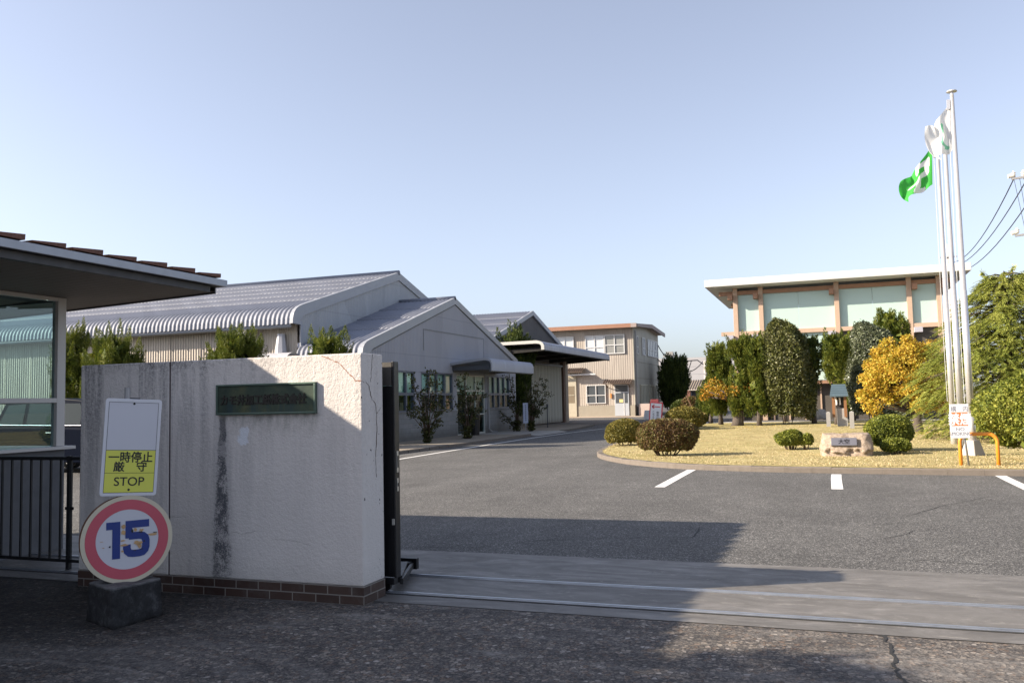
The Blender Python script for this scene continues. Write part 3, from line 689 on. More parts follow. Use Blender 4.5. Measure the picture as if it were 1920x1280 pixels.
m = MB(); m.box(-6.6, -3.50, 6.55, 6.62, 0.085, 0.135); m.box(-6.6, -3.74, 7.28, 7.36, 0.075, 0.125); m.beam((-3.55, 6.68, 0.105), (-3.80, 7.28, 0.105), 0.10, 0.06); m.beam((-3.50, 6.68, 0.09), (-3.74, 7.36, 0.09), 0.03, 0.05); m.box(-3.90, -3.70, 7.37, 7.42, 0.05, 0.15)
m.build('carriage', M_GBLK, sg, bevel=0.004)
for yy, xx in ((6.60, -3.60), (6.60, -6.2), (7.31, -3.95), (7.31, -6.2)):
    m = MB(); m.tube([(xx, yy-0.015, 0.068), (xx, yy+0.015, 0.068)], 0.045, 16); m.build('wheel', M_GBLK, sg)
m = MB(); m.box(-3.4965, -3.4915, 6.610, 6.640, 1.02, 1.20); m.build('lock_plate', M_ALU, sg)
m = MB(); m.box(-3.4965, -3.4915, 6.612, 6.638, 0.86, 0.97); m.build('lock_plate', M_ALU, sg)
for z0, z1 in ((0.90, 0.93), (1.06, 1.16)): m = MB(); m.box(-3.4910, -3.4880, 6.619, 6.631, z0, z1); m.build('keyhole', M_SBLK, sg)
m = MB(); m.box(-3.525, -3.505, 6.570, 6.584, 0.58, 0.63); m.build('latch', M_ALU, sg)

# ------------------------------------------------------------------ railing between guard house and wall
M_IRON = paint('railing_black', (0.012, 0.012, 0.014), 0.5, 0.3, var=0.2)
fr = root('black_railing', (-7.4, 6.75, 0), 'black iron bar railing between the guard house and the gate wall', 'railing')
for z0, z1 in ((1.105, 1.140), (0.075, 0.105)): m = MB(); m.box(-8.49, -6.56, 6.736, 6.764, z0, z1); m.build('rail', M_IRON, fr)
x_ = -8.40
while x_ < -6.62:
    m = MB(); m.box(x_-0.009, x_+0.009, 6.741, 6.759, 0.106, 1.104); x_ += 0.1365; m.build('bar', M_IRON, fr)
m = MB(); m.box(-7.345, -7.305, 6.73, 6.77, 0.0, 1.15); m.box(-7.38, -7.27, 6.745, 6.755, 0.60, 0.63); m.build('post', M_IRON, fr)

# ------------------------------------------------------------------ guard house
M_GHWHITE = paint('window_frame_white', (0.50, 0.47, 0.45), 0.45, var=0.05, scale=4)
M_GHDARK = paint('guard_wall_grey', (0.105, 0.105, 0.112), 0.85, var=0.15, scale=2, bump=0.4, dirt=(0.05, 0.05, 0.05))
M_SOFFIT = paint('soffit_boards', (0.115, 0.100, 0.092), 0.75, var=0.12, scale=3)
b = NB('soffit_planks'); x, y, z = b.sep()
lines = b.math('FRACT', b.math('MULTIPLY', y, 8.0)); gap = b.mapr(lines, 0.0, 0.06, 0.55, 1.0)
c = b.mix(b.noise(2.0, 5), (0.17, 0.145, 0.125), (0.23, 0.20, 0.175)); c = b.mix(1.0, c, b.comb(gap, gap, gap), 'MULTIPLY')
b.bsdf(c, 0.7, 0, b.bump(gap, 0.5, 0.01), 0.3); M_SOFFIT = b.m
M_FASCIA = paint('fascia_grey', (0.34, 0.36, 0.40), 0.5, 0.2, var=0.05, scale=3)
M_FASCIA2 = paint('under_fascia', (0.055, 0.055, 0.06), 0.6, var=0.1)
M_TILE = paint('brown_roof_tile', (0.14, 0.060, 0.040), 0.75, var=0.4, scale=12, bump=0.4, dirt=(0.05, 0.035, 0.03), dirt_amt=0.7)
M_GLASS = glassmat('window_glass', (0.80, 0.90, 0.90), 0.85, 0.004, 1.0)
M_REVEAL = paint('inner_frame_teal', (0.035, 0.060, 0.068), 0.5)
gh = root('guard_house', (-9.8, 4.4, 0), 'low guard house with deep tiled eaves and white framed windows at the left', 'guard house')
GX, GY1, GY0, GXL = -8.5, 7.75, 0.6, -11.4
def soff(x): return 3.01 + (x + 6.93)*0.036
m = MB(); m.box(GXL, GX, GY0, GY1, 0, 1.16); m.box(GXL, GXL+0.12, GY0, GY1, 1.16, 2.93); m.box(GXL+0.12, GX, GY0, GY0+0.12, 1.16, 2.93)
m.box(GXL+0.12, GX-0.01, GY0+0.121, GY1-0.02, 2.935, 2.95)
m.build('wall', M_GHDARK, gh)
m = MB(); m.box(GXL-0.05, GX+0.07, GY0-0.05, GY1+0.10, 1.161, 1.198); m.build('sill', M_GHWHITE, gh, bevel=0.004)
# front window band facing the drive, and the glazed end
wn = MB()
wn.box(GX-0.09, GX, GY1-0.115, GY1, 1.20, 2.95)                       # corner post
wn.box(GX-0.07, GX-0.001, GY0, GY1-0.116, 1.708, 1.762)
wn.box(GX-0.07, GX-0.001, GY0, GY1-0.116, 2.905, 2.95)
for yy in (6.0, 4.4, 2.8, 1.2): wn.box(GX-0.07, GX-0.0015, yy-0.05, yy+0.05, 1.20, 2.904)
fo = wn.build('window', M_GHWHITE, gh, bevel=0.003)
for z0, z1 in ((1.20, 1.707), (1.763, 2.904)):
    m = MB(); m.box(GX-0.05, GX-0.044, GY0+0.1, GY1-0.117, z0, z1); m.build('pane', M_GLASS, fo)
wn = MB(); wn.box(GXL, GXL+0.1, GY1-0.07, GY1-0.001, 1.20, 2.95); wn.box(GXL+0.1, GX-0.091, GY1-0.065, GY1-0.002, 1.708, 1.752); wn.box(GXL+0.1, GX-0.091, GY1-0.065, GY1-0.002, 2.905, 2.95)
wn.box(-10.0, -9.93, GY1-0.065, GY1-0.0025, 1.2, 2.904)
fo = wn.build('window', M_REVEAL, gh)
for z0, z1 in ((1.20, 1.707), (1.753, 2.904)):
    m = MB(); m.box(GXL+0.1, GX-0.092, GY1-0.04, GY1-0.034, z0, z1); m.build('pane', M_GLASS, fo)
# eaves: soffit, boards, roof slab
RX1, RY1, RXL, RY0 = -6.76, 8.50, -13.2, -1.4
m = MB(); m.add([(RX1-0.17, RY0, soff(RX1-0.17)), (RX1-0.17, RY1-0.02, soff(RX1-0.17)), (RXL, RY1-0.02, soff(RXL)), (RXL, RY0, soff(RXL))], [(0,1,2,3)]); m.build('soffit', M_SOFFIT, gh)
m = MB(); m.box(RX1-0.03, RX1, RY0, RY1, 3.062, 3.142); m.build('fascia', M_FASCIA, gh, bevel=0.004)
m = MB(); m.box(RX1-0.17, RX1-0.10, RY0, RY1-0.19, 2.985, 3.060)
m.prism([(RX1-0.172, soff(RX1-0.17)-0.02), (RX1-0.172, 3.06), (RXL, soff(RXL)+0.06), (RXL, soff(RXL)-0.02)], 'y', RY1-0.018, RY1+0.0); m.build('under_fascia', M_FASCIA2, gh)
m = MB(); m.prism([(RX1-0.032, 3.065), (RX1-0.032, 3.146), (RXL, soff(RXL)+0.14), (RXL, soff(RXL)+0.062)], 'y', RY0, RY1-0.001); m.build('roof', M_FASCIA2, gh)
m = MB(); yy = 8.40; rr = random.Random(5)
while yy > RY0+0.3:
    L = 0.447; zt0 = 3.15
    for i, (xa, xb) in enumerate(((-7.06, -6.775), (-7.37, -7.08), (-7.68, -7.39), (-8.3, -7.70), (-9.4, -8.33))):
        dz = soff((xa+xb)/2) - soff(-6.9); e = rr.uniform(-0.006, 0.006)
        m.prism([(yy-L+0.10, zt0+dz+0.012), (yy, zt0+dz+0.012), (yy+0.004, zt0+dz+0.062+e), (yy-L+0.07, zt0+dz+0.030+e)], 'x', xa, xb)
    yy -= L
m.build('tiles', M_TILE, gh, bevel=0.004)
m = MB(); m.box(-10.9, -9.4, 2.0, 5.0, 0.95, 1.0); m.box(-10.9, -9.4, 5.3, 6.4, 1.161, 1.165); m.build('desk', M_GHDARK, gh)

# ------------------------------------------------------------------ corrugated sheds
def sheet_metal(name, color, rough=0.45, metal=0.35, streak=0.25, dirt=(0.2, 0.19, 0.18), ax='XY', var=0.06, seam=0.0):
    b = NB(name); x, y, z = b.sep(); a = b.math('ADD', x, y)
    c = Vector(color); base = b.mix(b.noise(0.7, 5, 0.6), tuple(c*(1-var)), tuple(c*(1+var)))
    sv = b.comb(b.math('MULTIPLY', a, 5.0), 0.0, b.math('MULTIPLY', z, 0.35))
    s = b.mapr(b.noise(1.0, 6, 0.7, vec=sv), 0.48, 0.75)
    base = b.mix(b.math('MULTIPLY', s, streak), base, dirt)
    panel = b.sep(b.voro(1.0, 'F1', vec=b.comb(b.math('MULTIPLY', a, 1.25), 0.0, b.math('MULTIPLY', z, 0.3)), out='Color'))[0]
    base = b.mix(0.07, base, b.comb(panel, panel, panel), 'OVERLAY')
    lap = b.math('ABSOLUTE', b.math('SUBTRACT', b.math('FRACT', b.math('DIVIDE', z, 1.83)), 0.5)); lapm = b.mapr(lap, 0.488, 0.497)
    base = b.mix(b.math('MULTIPLY', lapm, 0.45), base, tuple(Vector(color)*0.55))
    rust = b.math('MULTIPLY', b.mapr(b.noise(1.0, 7, 0.75, vec=b.comb(b.math('MULTIPLY', a, 2.2), 0.0, b.math('MULTIPLY', z, 0.5))), 0.62, 0.74), 0.35)
    base = b.mix(rust, base, (0.17, 0.12, 0.09))
    b.bsdf(base, rough, metal, None, 0.4)
    return b.m
M_AWALL = sheet_metal('cream_corrugated_wall', (0.43, 0.38, 0.325), 0.6, 0.0, 0.22, (0.26, 0.23, 0.20))
M_AROOF = sheet_metal('grey_sheet_roof', (0.195, 0.207, 0.25), 0.6, 0.1, 0.20, (0.18, 0.19, 0.22))
M_AGABLE = sheet_metal('silver_gable_wall', (0.36, 0.375, 0.40), 0.6, 0.0, 0.15, (0.28, 0.28, 0.28))
M_BWALL = sheet_metal('grey_gable_wall', (0.285, 0.295, 0.34), 0.6, 0.0, 0.18, (0.22, 0.22, 0.24))
M_BTRIM = paint('grey_verge_trim', (0.30, 0.315, 0.35), 0.5, 0.1, var=0.06, scale=2)
M_CWALL = sheet_metal('weathered_dark_gable', (0.105, 0.105, 0.108), 0.7, 0.0, 0.35, (0.05, 0.05, 0.05), var=0.15)
M_GUTTER = paint('gutter_grey', (0.28, 0.28, 0.29), 0.45, 0.1, var=0.08, scale=3)
M_FLASH = paint('dark_flashing', (0.06, 0.065, 0.075), 0.5)
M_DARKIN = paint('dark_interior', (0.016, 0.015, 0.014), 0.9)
b = NB('block_wall'); x, y, z = b.sep(); br = b.n('ShaderNodeTexBrick'); b.set(br, 'Vector', b.comb(b.math('ADD', x, y), z, 0.0))
br.inputs['Scale'].default_value = 1; br.inputs['Brick Width'].default_value = 0.4; br.inputs['Row Height'].default_value = 0.2; br.inputs['Mortar Size'].default_value = 0.006
b.set(br, 'Color1', (0.215, 0.22, 0.225)); b.set(br, 'Color2', (0.25, 0.25, 0.25)); b.set(br, 'Mortar', (0.16, 0.16, 0.16))
damp = b.mapr(b.math('ADD', z, b.math('MULTIPLY', b.noise(2.5, 5, 0.7), 0.5)), 0.45, 0.85, 1.0, 0.0)
c = b.mix(b.math('MULTIPLY', damp, 0.6), br.outputs[0], (0.085, 0.08, 0.07)); b.bsdf(c, 0.9, 0, b.bump(b.noise(40, 4), 0.3, 0.01), 0.2); M_BLOCKW = b.m
b = NB('workshop_glass'); 
c = b.bsdf((0.42, 0.46, 0.47), 0.02, 0.75, None, 1.0); M_BGLASS = b.m
bs = c; bs.inputs['Coat Weight'].default_value = 0.6; bs.inputs['Coat Roughness'].default_value = 0.02
M_REFL_GREEN = paint('painted_green_reflection', (0.50, 0.60, 0.52), 0.8, var=0.06, scale=2)  # colour of the reflection seen in the upper panes
M_REFL_TAN = paint('painted_tan_reflection', (0.36, 0.25, 0.19), 0.8, var=0.3, scale=2)  # colour of the tan reflection lower in the panes
M_BFRAME = paint('aluminium_frame', (0.12, 0.135, 0.175), 0.45, 0.3, var=0.05)
M_DFRAME = paint('pale_door_frame', (0.50, 0.52, 0.50), 0.45, 0.2, var=0.05)

def corr_roof(name, mat, par, x0, x1, prof, wl=0.2, amp=0.022, spw=6, courses=None):
    """corrugated sheets, ribs running down the slope; prof = [(y, z)...] from ridge to eave; courses = number of lapped rows on the straight part"""
    n = int((x1-x0)/wl*spw); xs = [x0 + (x1-x0)*i/n for i in range(n+1)]
    wv = np.array([amp*math.sin(2*math.pi*(x-x0)/wl) for x in xs]); xs = np.array(xs)
    P = [Vector((0, p[0], p[1])) for p in prof]
    rows = []
    def row(p, nrm, lift):
        return np.stack([xs, p.y + nrm.y*(wv+lift), p.z + nrm.z*(wv+lift)], 1)
    segs = []
    d0 = (P[1]-P[0]); k = courses or 1; nr0 = Vector((0, -d0.z, d0.y)).normalized(); nr0 = nr0 if nr0.z > 0 else -nr0
    V = []; Q = []; base = 0; m_ = n+1
    def quads(i, j): 
        a = np.arange(m_-1); return np.stack([i*m_+a, i*m_+a+1, j*m_+a+1, j*m_+a], 1)
    ri = 0
    for c in range(k):
        lap = 0.035
        V.append(row(P[0]+d0*(c/k), nr0, 0.0)); V.append(row(P[0]+d0*((c+1)/k), nr0, lap if c < k-1 else lap*0.5)); Q.append(quads(ri, ri+1))
        if c < k-1:
            V.append(row(P[0]+d0*((c+1)/k) , nr0, -0.002)); Q.append(quads(ri+1, ri+2)); ri += 1
        ri += 2
    last = ri-1
    for i in range(2, len(P)):
        a = P[i-1]-P[i-2]; c_ = P[i]-P[i-1]; t = (P[min(i+1, len(P)-1)]-P[i-1]).normalized(); nr = Vector((0, -t.z, t.y)); nr = nr if (nr.dot(nr0) > 0 or i > 3) else -nr
        if nr.dot(nr0) < 0 and nr.y*(-1 if d0.y < 0 else 1) < 0: nr = -nr
        V.append(row(P[i], nr, 0.0)); Q.append(quads(last, ri)); last = ri; ri += 1
    return fast_mesh(name, np.concatenate(V), np.concatenate(Q), mat, par, smooth=True)
def corr_wall(name, mat, par, ax, c, a0, a1, zb, ztop, wl=0.10, amp=0.010, spw=6, out=0.0):
    """vertical corrugated cladding; ztop may be a function of the position along the wall"""
    n = int(abs(a1-a0)/wl*spw); A = np.linspace(a0, a1, n+1); off = out + amp*np.sin(2*np.pi*(A-a0)/wl)
    zt = np.array([ztop(a) if callable(ztop) else ztop for a in A]); zb_ = np.array([zb(a) if callable(zb) else zb for a in A])
    if ax == 'X': V = np.concatenate([np.stack([c+off, A, zb_], 1), np.stack([c+off, A, zt], 1)])
    else: V = np.concatenate([np.stack([A, c-off, zb_], 1), np.stack([A, c-off, zt], 1)])
    i = np.arange(n); Q = np.stack([i, i+1, n+1+i+1, n+1+i], 1)
    return fast_mesh(name, V, Q, mat, par, smooth=True)
def gable(y0, ym, y1, ze, zr): return lambda y: ze + (zr-ze)*((y-y0)/(ym-y0) if y < ym else (y1-y)/(y1-ym))
def facade_window(par, ax, c, a0, a1, z0, z1, mull=(), rails=(), fm=None, gm=None, fw=0.05, proud=0.05, inset=0.02, name='window', pane='pane', mw=None):
    """frame as one mesh, its glass as the sub-part"""
    m = MB(); mw = mw or fw
    m.fbox(ax, c, a0, a0+fw, z0, z1, 0.0, proud); m.fbox(ax, c, a1-fw, a1, z0, z1, 0.0, proud)
    m.fbox(ax, c, a0+fw, a1-fw, z0, z0+fw, 0.0, proud); m.fbox(ax, c, a0+fw, a1-fw, z1-fw, z1, 0.0, proud)
    for q in mull: m.fbox(ax, c, q-mw/2, q+mw/2, z0+fw, z1-fw, 0.0, proud-0.006)
    for q in rails: m.fbox(ax, c, a0+fw, a1-fw, q-mw/2, q+mw/2, 0.0, proud-0.010)
    f = m.build(name, fm, par)
    g = MB(); g.fbox(ax, c, a0+fw*0.5, a1-fw*0.5, z0+fw*0.5, z1-fw*0.5, inset-0.006, inset); g.build(pane, gm, f)
    return f

# ---- the long shed
AX1, AY0, AYM, AY1, AZE, AZR = -19.2, 28.5, 36.7, 44.9, 5.55, 7.9
sa = root('long_shed', (-45, AYM, 0), 'long corrugated shed with grey roof, rounded ribbed eave and cream side wall', 'shed')
XL = -72.0
corr_wall('wall', M_AWALL, sa, 'Y', AY0, XL, AX1-0.15, 0.0, 5.0, wl=0.13, amp=0.016)
m = MB(); 
xx = -70.5
while xx < AX1-1.5: m = MB(); m.box(xx-0.015, xx+0.015, AY0-0.03, AY0-0.012, 0, 4.9); xx += 1.55; m.build('cover_strip', M_AWALL, sa)
m = MB()
xx = -66
while xx < AX1-0.5: m = MB(); m.box(xx-0.03, xx+0.03, AY0-0.045, AY0-0.016, 4.02, 4.05); xx += 0.78; m.build('hook_bolt', M_FLASH, sa)
corr_wall('gable_wall', M_AGABLE, sa, 'X', AX1-0.02, AY0, AY1, 0.0, gable(AY0-0.1, AYM, AY1+0.1, AZE-0.08, AZR-0.05), wl=0.13, amp=0.014)
eave = [(28.6, 5.55), (28.36, 5.47), (28.17, 5.35), (28.04, 5.19), (27.97, 5.0), (27.95, 4.78)]
corr_roof('roof', M_AROOF, sa, XL, AX1+0.02, [(AYM, AZR)] + eave, wl=0.21, amp=0.028, courses=6)
corr_roof('roof', M_AROOF, sa, XL, AX1+0.02, [(AYM, AZR), (45.2, 5.5)], wl=0.21, amp=0.025, courses=6)
m = MB(); m.tube([(XL, AYM, AZR+0.03), (AX1+0.06, AYM, AZR+0.03)], 0.12, 10); m.build('ridge_cap', M_AROOF, sa, smooth=True)
# verge trim of the gable: thick rounded barge strip following roof and eave
m = MB()
pr = [(AYM, AZR)] + eave
outer = [(p[0], p[1]+0.05) for p in pr[:2]] + [(p[0]-0.05, p[1]+0.02) for p in pr[2:]]
inn_ = [(AYM, AZR-0.33), (28.75, 5.20), (28.62, 5.12), (28.52, 5.02), (28.46, 4.94), (28.45, 4.86), (28.45, 4.78)]
m.add([(AX1+0.05, *p) for p in outer] + [(AX1+0.05, *p) for p in inn_] + [(AX1-0.10, *p) for p in outer] + [(AX1-0.10, *p) for p in inn_], 
      [(i, i+1, 7+i+1, 7+i) for i in range(6)] + [(14+i+1, 14+i, 21+i, 21+i+1) for i in range(6)] + [(i+1, i, 14+i, 14+i+1) for i in range(6)] + [(7+i, 7+i+1, 21+i+1, 21+i) for i in range(6)])
m.prism([(AYM, AZR-0.33), (AYM, AZR+0.05), (45.2, 5.55), (45.2, 5.2)], 'x', AX1-0.1, AX1+0.05)
m.build('verge_trim', M_BTRIM, sa)
m = MB(); m.tube([(XL, 27.98, 4.70), (AX1-0.1, 27.98, 4.70)], 0.065, 8); m.build('gutter', M_GUTTER, sa, smooth=True)
m = MB(); m.box(AX1-0.02, AX1+0.03, 28.46, 28.62, 0, 4.9); m.build('corner_trim', M_BTRIM, sa)
hx = AX1-2.35
m = MB(); m.add([(hx-0.2, 27.92, 4.66), (hx+0.2, 27.92, 4.66), (hx+0.2, 28.25, 4.66), (hx-0.2, 28.25, 4.66), (hx-0.09, 28.05, 4.25), (hx+0.09, 28.05, 4.25), (hx+0.09, 28.25, 4.25), (hx-0.09, 28.25, 4.25)], [(0,1,5,4),(1,2,6,5),(2,3,7,6),(3,0,4,7),(0,3,2,1),(4,5,6,7)])
m.tube([(hx, 28.15, 4.26), (hx, 28.30, 3.9), (hx, 28.33, 0)], 0.065, 8); m.build('downpipe', M_GUTTER, sa)
# lean-to cowl at the corner between the two sheds
m = MB(); prof_ = []
for k in range(9):
    a = math.radians(k*90/8); prof_.append((27.55 - 0.75*math.sin(a) + 0.0, 2.95 + 0.75*math.cos(a)*1.0))
vs = [(-20.6, 28.42, 3.70)]; 
m.add([(-20.7, p[0]+0.6, p[1]) for p in prof_] + [(-19.25, p[0]+0.6, p[1]) for p in prof_], [(i, i+1, 10+i, 9+i) for i in range(8)] + [tuple(list(range(8, -1, -1)))] )
m.add([(-20.7, p[0]+0.6, p[1]) for p in prof_] + [(-20.7, 28.4, 2.95), (-20.7, 28.4, 3.7)], [tuple(range(11))])
m.tube([(-20.0, 28.36, 3.6), (-20.0, 28.36, 4.45)], [0.26, 0.15], 8)
m.build('vent_cowl', paint('cowl_grey', (0.42, 0.42, 0.45), 0.5, 0.1), sa, smooth=False)

# ---- the gabled workshop with the entrance
BX, BY0, BYM, BY1, BZE, BZR = -16.3, 28.45, 36.8, 45.05, 3.98, 6.5
wb = root('gabled_workshop', (-17.5, 36.8, 0), 'grey corrugated workshop with a low gable, window bands and a glazed entrance', 'workshop')
corr_wall('gable_wall', M_BWALL, wb, 'X', BX, BY0, BY1, 2.97, gable(BY0-0.1, BYM, BY1+0.1, BZE-0.12, BZR-0.06), wl=0.13, amp=0.012)
m = MB(); m.box(BX-0.25, BX-0.10, BY0, BY1, 2.90, 3.02); 
piers = [(BY0, 29.6), (32.57, 33.17), (36.50, 36.95), (40.50, 41.0), (44.08, BY1)]
for a, c in piers: m.box(BX-0.25, BX-0.015, a, c, 1.27, 2.969)
m.build('pier', M_BWALL, wb)
m = MB(); m.box(BX-0.25, BX-0.01, BY0, 36.95, 0.0, 1.262); m.box(BX-0.25, BX-0.01, 40.50, BY1, 0.0, 1.262); m.build('block_base', M_BLOCKW, wb)
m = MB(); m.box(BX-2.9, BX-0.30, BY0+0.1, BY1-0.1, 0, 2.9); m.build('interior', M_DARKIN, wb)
for (a0, a1, mull) in ((29.62, 32.55, (30.35, 31.08, 31.82)), (33.19, 36.48, (34.0, 34.82, 35.65)), (41.02, 44.06, (41.78, 42.54, 43.3))):
    f = facade_window(wb, 'X', BX-0.12, a0, a1, 1.28, 2.96, mull, (2.02,), M_BFRAME, M_GLASS, fw=0.06, proud=0.10, inset=0.03, mw=0.11)
    m = MB(); m.box(BX-0.165, BX-0.155, a0+0.04, a1-0.04, 2.0 + 0.05*math.sin(a0), 2.93); m.build('reflection_sheet', M_REFL_GREEN, f)  # added pale sheet behind the glass, imitates the reflection in the upper pane
    m = MB(); rr = random.Random(int(a0*10))
    for k in range(7): y0_ = a0+0.1+(a1-a0-0.4)*k/7+rr.uniform(0, .2); m.box(BX-0.27, BX-0.26, y0_, y0_+rr.uniform(0.1, 0.3), 1.29, rr.uniform(1.5, 1.95))
    m.build('reflection_blocks', M_REFL_TAN, f)  # added tan blocks, imitate the reflection in the lower pane
    m = MB(); m.box(BX-0.10, BX+0.05, a0-0.02, a1+0.02, 1.263, 1.279); m.build('sill', M_GUTTER, f)
dr = MB()
for yy in (36.97, 38.1, 39.25, 40.40): dr.box(BX-0.12, BX-0.04, yy, yy+0.07, 0.07, 2.95)
for zz in (0.07, 2.15, 2.88): dr.box(BX-0.115, BX-0.045, 37.041, 40.399, zz, zz+0.07)
dr.box(BX-0.115, BX-0.045, 38.171, 40.399, 1.0, 1.06)
d = dr.build('door', M_DFRAME, wb)
m = MB(); m.box(BX-0.09, BX-0.084, 37.03, 40.41, 0.12, 2.90); m.build('pane', M_GLASS, d)
m = MB(); m.box(BX-0.165, BX-0.155, 37.05, 40.4, 2.0, 2.9); m.build('reflection_sheet', M_REFL_GREEN, d)  # same added reflection sheet behind the door glass
m = MB(); m.tube([(BX+0.02, 39.15, 0.95), (BX+0.02, 39.15, 1.35)], 0.015, 6); m.build('handle', M_ALU, d)
eaveb = [(28.75, 4.05), (28.52, 3.98), (28.35, 3.87), (28.24, 3.73), (28.19, 3.55), (28.18, 3.33)]
corr_roof('roof', M_AROOF, wb, AX1, BX+0.02, [(BYM, BZR)] + eaveb, wl=0.21, amp=0.028, courses=4)
corr_roof('roof', M_AROOF, wb, AX1, BX+0.02, [(BYM, BZR), (45.25, 3.92)], wl=0.21, amp=0.025, courses=4)
m = MB(); m.tube([(AX1+0.03, BYM, BZR+0.03), (BX+0.05, BYM, BZR+0.03)], 0.10, 10); m.build('ridge_cap', M_AROOF, wb, smooth=True)
m = MB(); pr = [(BYM, BZR)] + eaveb
outer = [(p[0], p[1]+0.05) for p in pr[:2]] + [(p[0]-0.05, p[1]+0.02) for p in pr[2:]]
inn_ = [(BYM, BZR-0.26), (28.95, 3.76), (28.82, 3.68), (28.72, 3.58), (28.66, 3.50), (28.65, 3.42), (28.65, 3.33)]
m.add([(BX+0.05, *p) for p in outer] + [(BX+0.05, *p) for p in inn_] + [(BX-0.10, *p) for p in outer] + [(BX-0.10, *p) for p in inn_], 
      [(i, i+1, 7+i+1, 7+i) for i in range(6)] + [(14+i+1, 14+i, 21+i, 21+i+1) for i in range(6)] + [(i+1, i, 14+i, 14+i+1) for i in range(6)] + [(7+i, 7+i+1, 21+i+1, 21+i) for i in range(6)])
m.prism([(BYM, BZR-0.26), (BYM, BZR+0.05), (45.3, 3.95), (45.3, 3.69)], 'x', BX-0.1, BX+0.05)
m.build('verge_trim', M_BTRIM, wb)
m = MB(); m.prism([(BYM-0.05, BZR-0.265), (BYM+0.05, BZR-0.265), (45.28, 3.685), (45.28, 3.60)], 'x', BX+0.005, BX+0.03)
m.prism([(BYM, BZR-0.262), (BYM, BZR-0.32), (28.95, 3.70), (28.95, 3.755)], 'x', BX+0.016, BX+0.03); m.build('verge_shadow_strip', M_FLASH, wb)  # dark strip stands in for the shade below the verge trim
m = MB(); m.box(BX+0.012, BX+0.022, 33.4, 40.35, 4.80, 4.845); m.box(BX+0.012, BX+0.020, 40.31, 40.35, 2.98, 4.80); m.box(BX+0.012, BX+0.020, 33.4, 33.44, 3.9, 4.80); m.build('panel_seam', paint('seam_grey', (0.16, 0.17, 0.19), 0.6), wb)
m = MB(); m.tube([(BX+0.06, 40.75, 2.9), (BX+0.06, 40.75, 0.25), (BX+0.2, 40.85, 0.10), (BX+0.45, 40.95, 0.09)], 0.04, 8); m.build('downpipe', M_GUTTER, wb)
# canopy over the entrance: ribbed sheet bent down at the front
CXo, CY0, CY1 = -14.25, 36.25, 42.1
n = int((CY1-CY0)/0.16*6); A = np.linspace(CY0, CY1, n+1); wv = 0.014*np.sin(2*np.pi*(A-CY0)/0.16)
prof_ = [(BX-0.02, 3.42, 0, 1), (-15.3, 3.56, 0, 1), (-14.62, 3.62, 0.1, 1), (-14.42, 3.59, 0.5, 0.9), (-14.30, 3.50, 0.85, 0.5), (CXo, 3.36, 1, 0.1), (CXo, 3.03, 1, 0)]
V = np.concatenate([np.stack([p[0]+p[2]*wv, A, p[1]+p[3]*wv], 1) for p in prof_]); q = np.arange(n); mm = n+1
Q = np.concatenate([np.stack([i*mm+q, i*mm+q+1, (i+1)*mm+q+1, (i+1)*mm+q], 1) for i in range(len(prof_)-1)])
M_CANOPY = sheet_metal('canopy_sheet', (0.36, 0.375, 0.43), 0.5, 0.15, 0.10, (0.25, 0.25, 0.27))
cn = fast_mesh('canopy', V, Q, M_CANOPY, wb, smooth=True)
for yy in (CY0, CY1):
    m = MB(); n_ = len(prof_); up = [(p[0]+0.012*p[2], p[1]+0.02*p[3]) for p in prof_]; dn = [(p[0]-0.05*p[2], p[1]-0.10*p[3]) for p in prof_]
    y0_, y1_ = (yy-0.03, yy+0.02) if yy == CY0 else (yy-0.02, yy+0.03)
    m.add([(u_[0], y0_, u_[1]) for u_ in up] + [(u_[0], y0_, u_[1]) for u_ in dn] + [(u_[0], y1_, u_[1]) for u_ in up] + [(u_[0], y1_, u_[1]) for u_ in dn],
          [(i, i+1, n_+i+1, n_+i) for i in range(n_-1)] + [(2*n_+i+1, 2*n_+i, 3*n_+i, 3*n_+i+1) for i in range(n_-1)] + [(i+1, i, 2*n_+i, 2*n_+i+1) for i in range(n_-1)] + [(n_+i, n_+i+1, 3*n_+i+1, 3*n_+i) for i in range(n_-1)])
    m.build('trim', M_BTRIM, cn)
for bb in ((BX, -14.41, CY0+0.15, CY0+0.22, 3.10, 3.30), (BX, -14.41, CY1-0.22, CY1-0.15, 3.10, 3.30), (BX, BX+0.08, CY0+0.221, CY1-0.221, 3.05, 3.3), (-14.40, -14.33, CY0+0.03, CY1-0.03, 2.99, 3.08)): m = MB(); m.box(*bb); m.build('beam', M_FLASH, cn)

# ---- the third shed with the big canopy and the ribbed door
CX, CYa, CYm, CYb = -18.5, 47.3, 54.45, 61.9
sc_ = root('canopy_shed', (-21, CYm, 0), 'dark weathered gable shed with a deep loading canopy over a pale ribbed door', 'shed')
corr_wall('gable_wall', M_CWALL, sc_, 'X', CX, CYa, CYb, 4.3, gable(CYa-0.1, CYm, CYb+0.1, 5.42, 7.55), wl=0.13, amp=0.012)
m = MB(); m.box(CX-0.3, CX-0.01, CYa, 54.3, 0, 4.29); m.box(CX-0.3, CX-0.01, 54.3, CYb-0.01, 4.08, 4.29); m.build('wall', paint('olive_wall', (0.135, 0.125, 0.10), 0.8, var=0.2, scale=2, dirt=(0.05, 0.05, 0.04)), sc_)
m = MB(); m.box(-45, CX-0.31, CYa+0.05, CYb-0.05, 0, 5.3); m.build('side_wall', M_AWALL, sc_)
for pr in ([(CYm, 7.65), (CYa-0.35, 5.38)], [(CYm, 7.65), (CYb+0.35, 5.38)]): corr_roof('roof', M_AROOF, sc_, -50, CX+0.12, pr, wl=0.21, amp=0.028, courses=4)
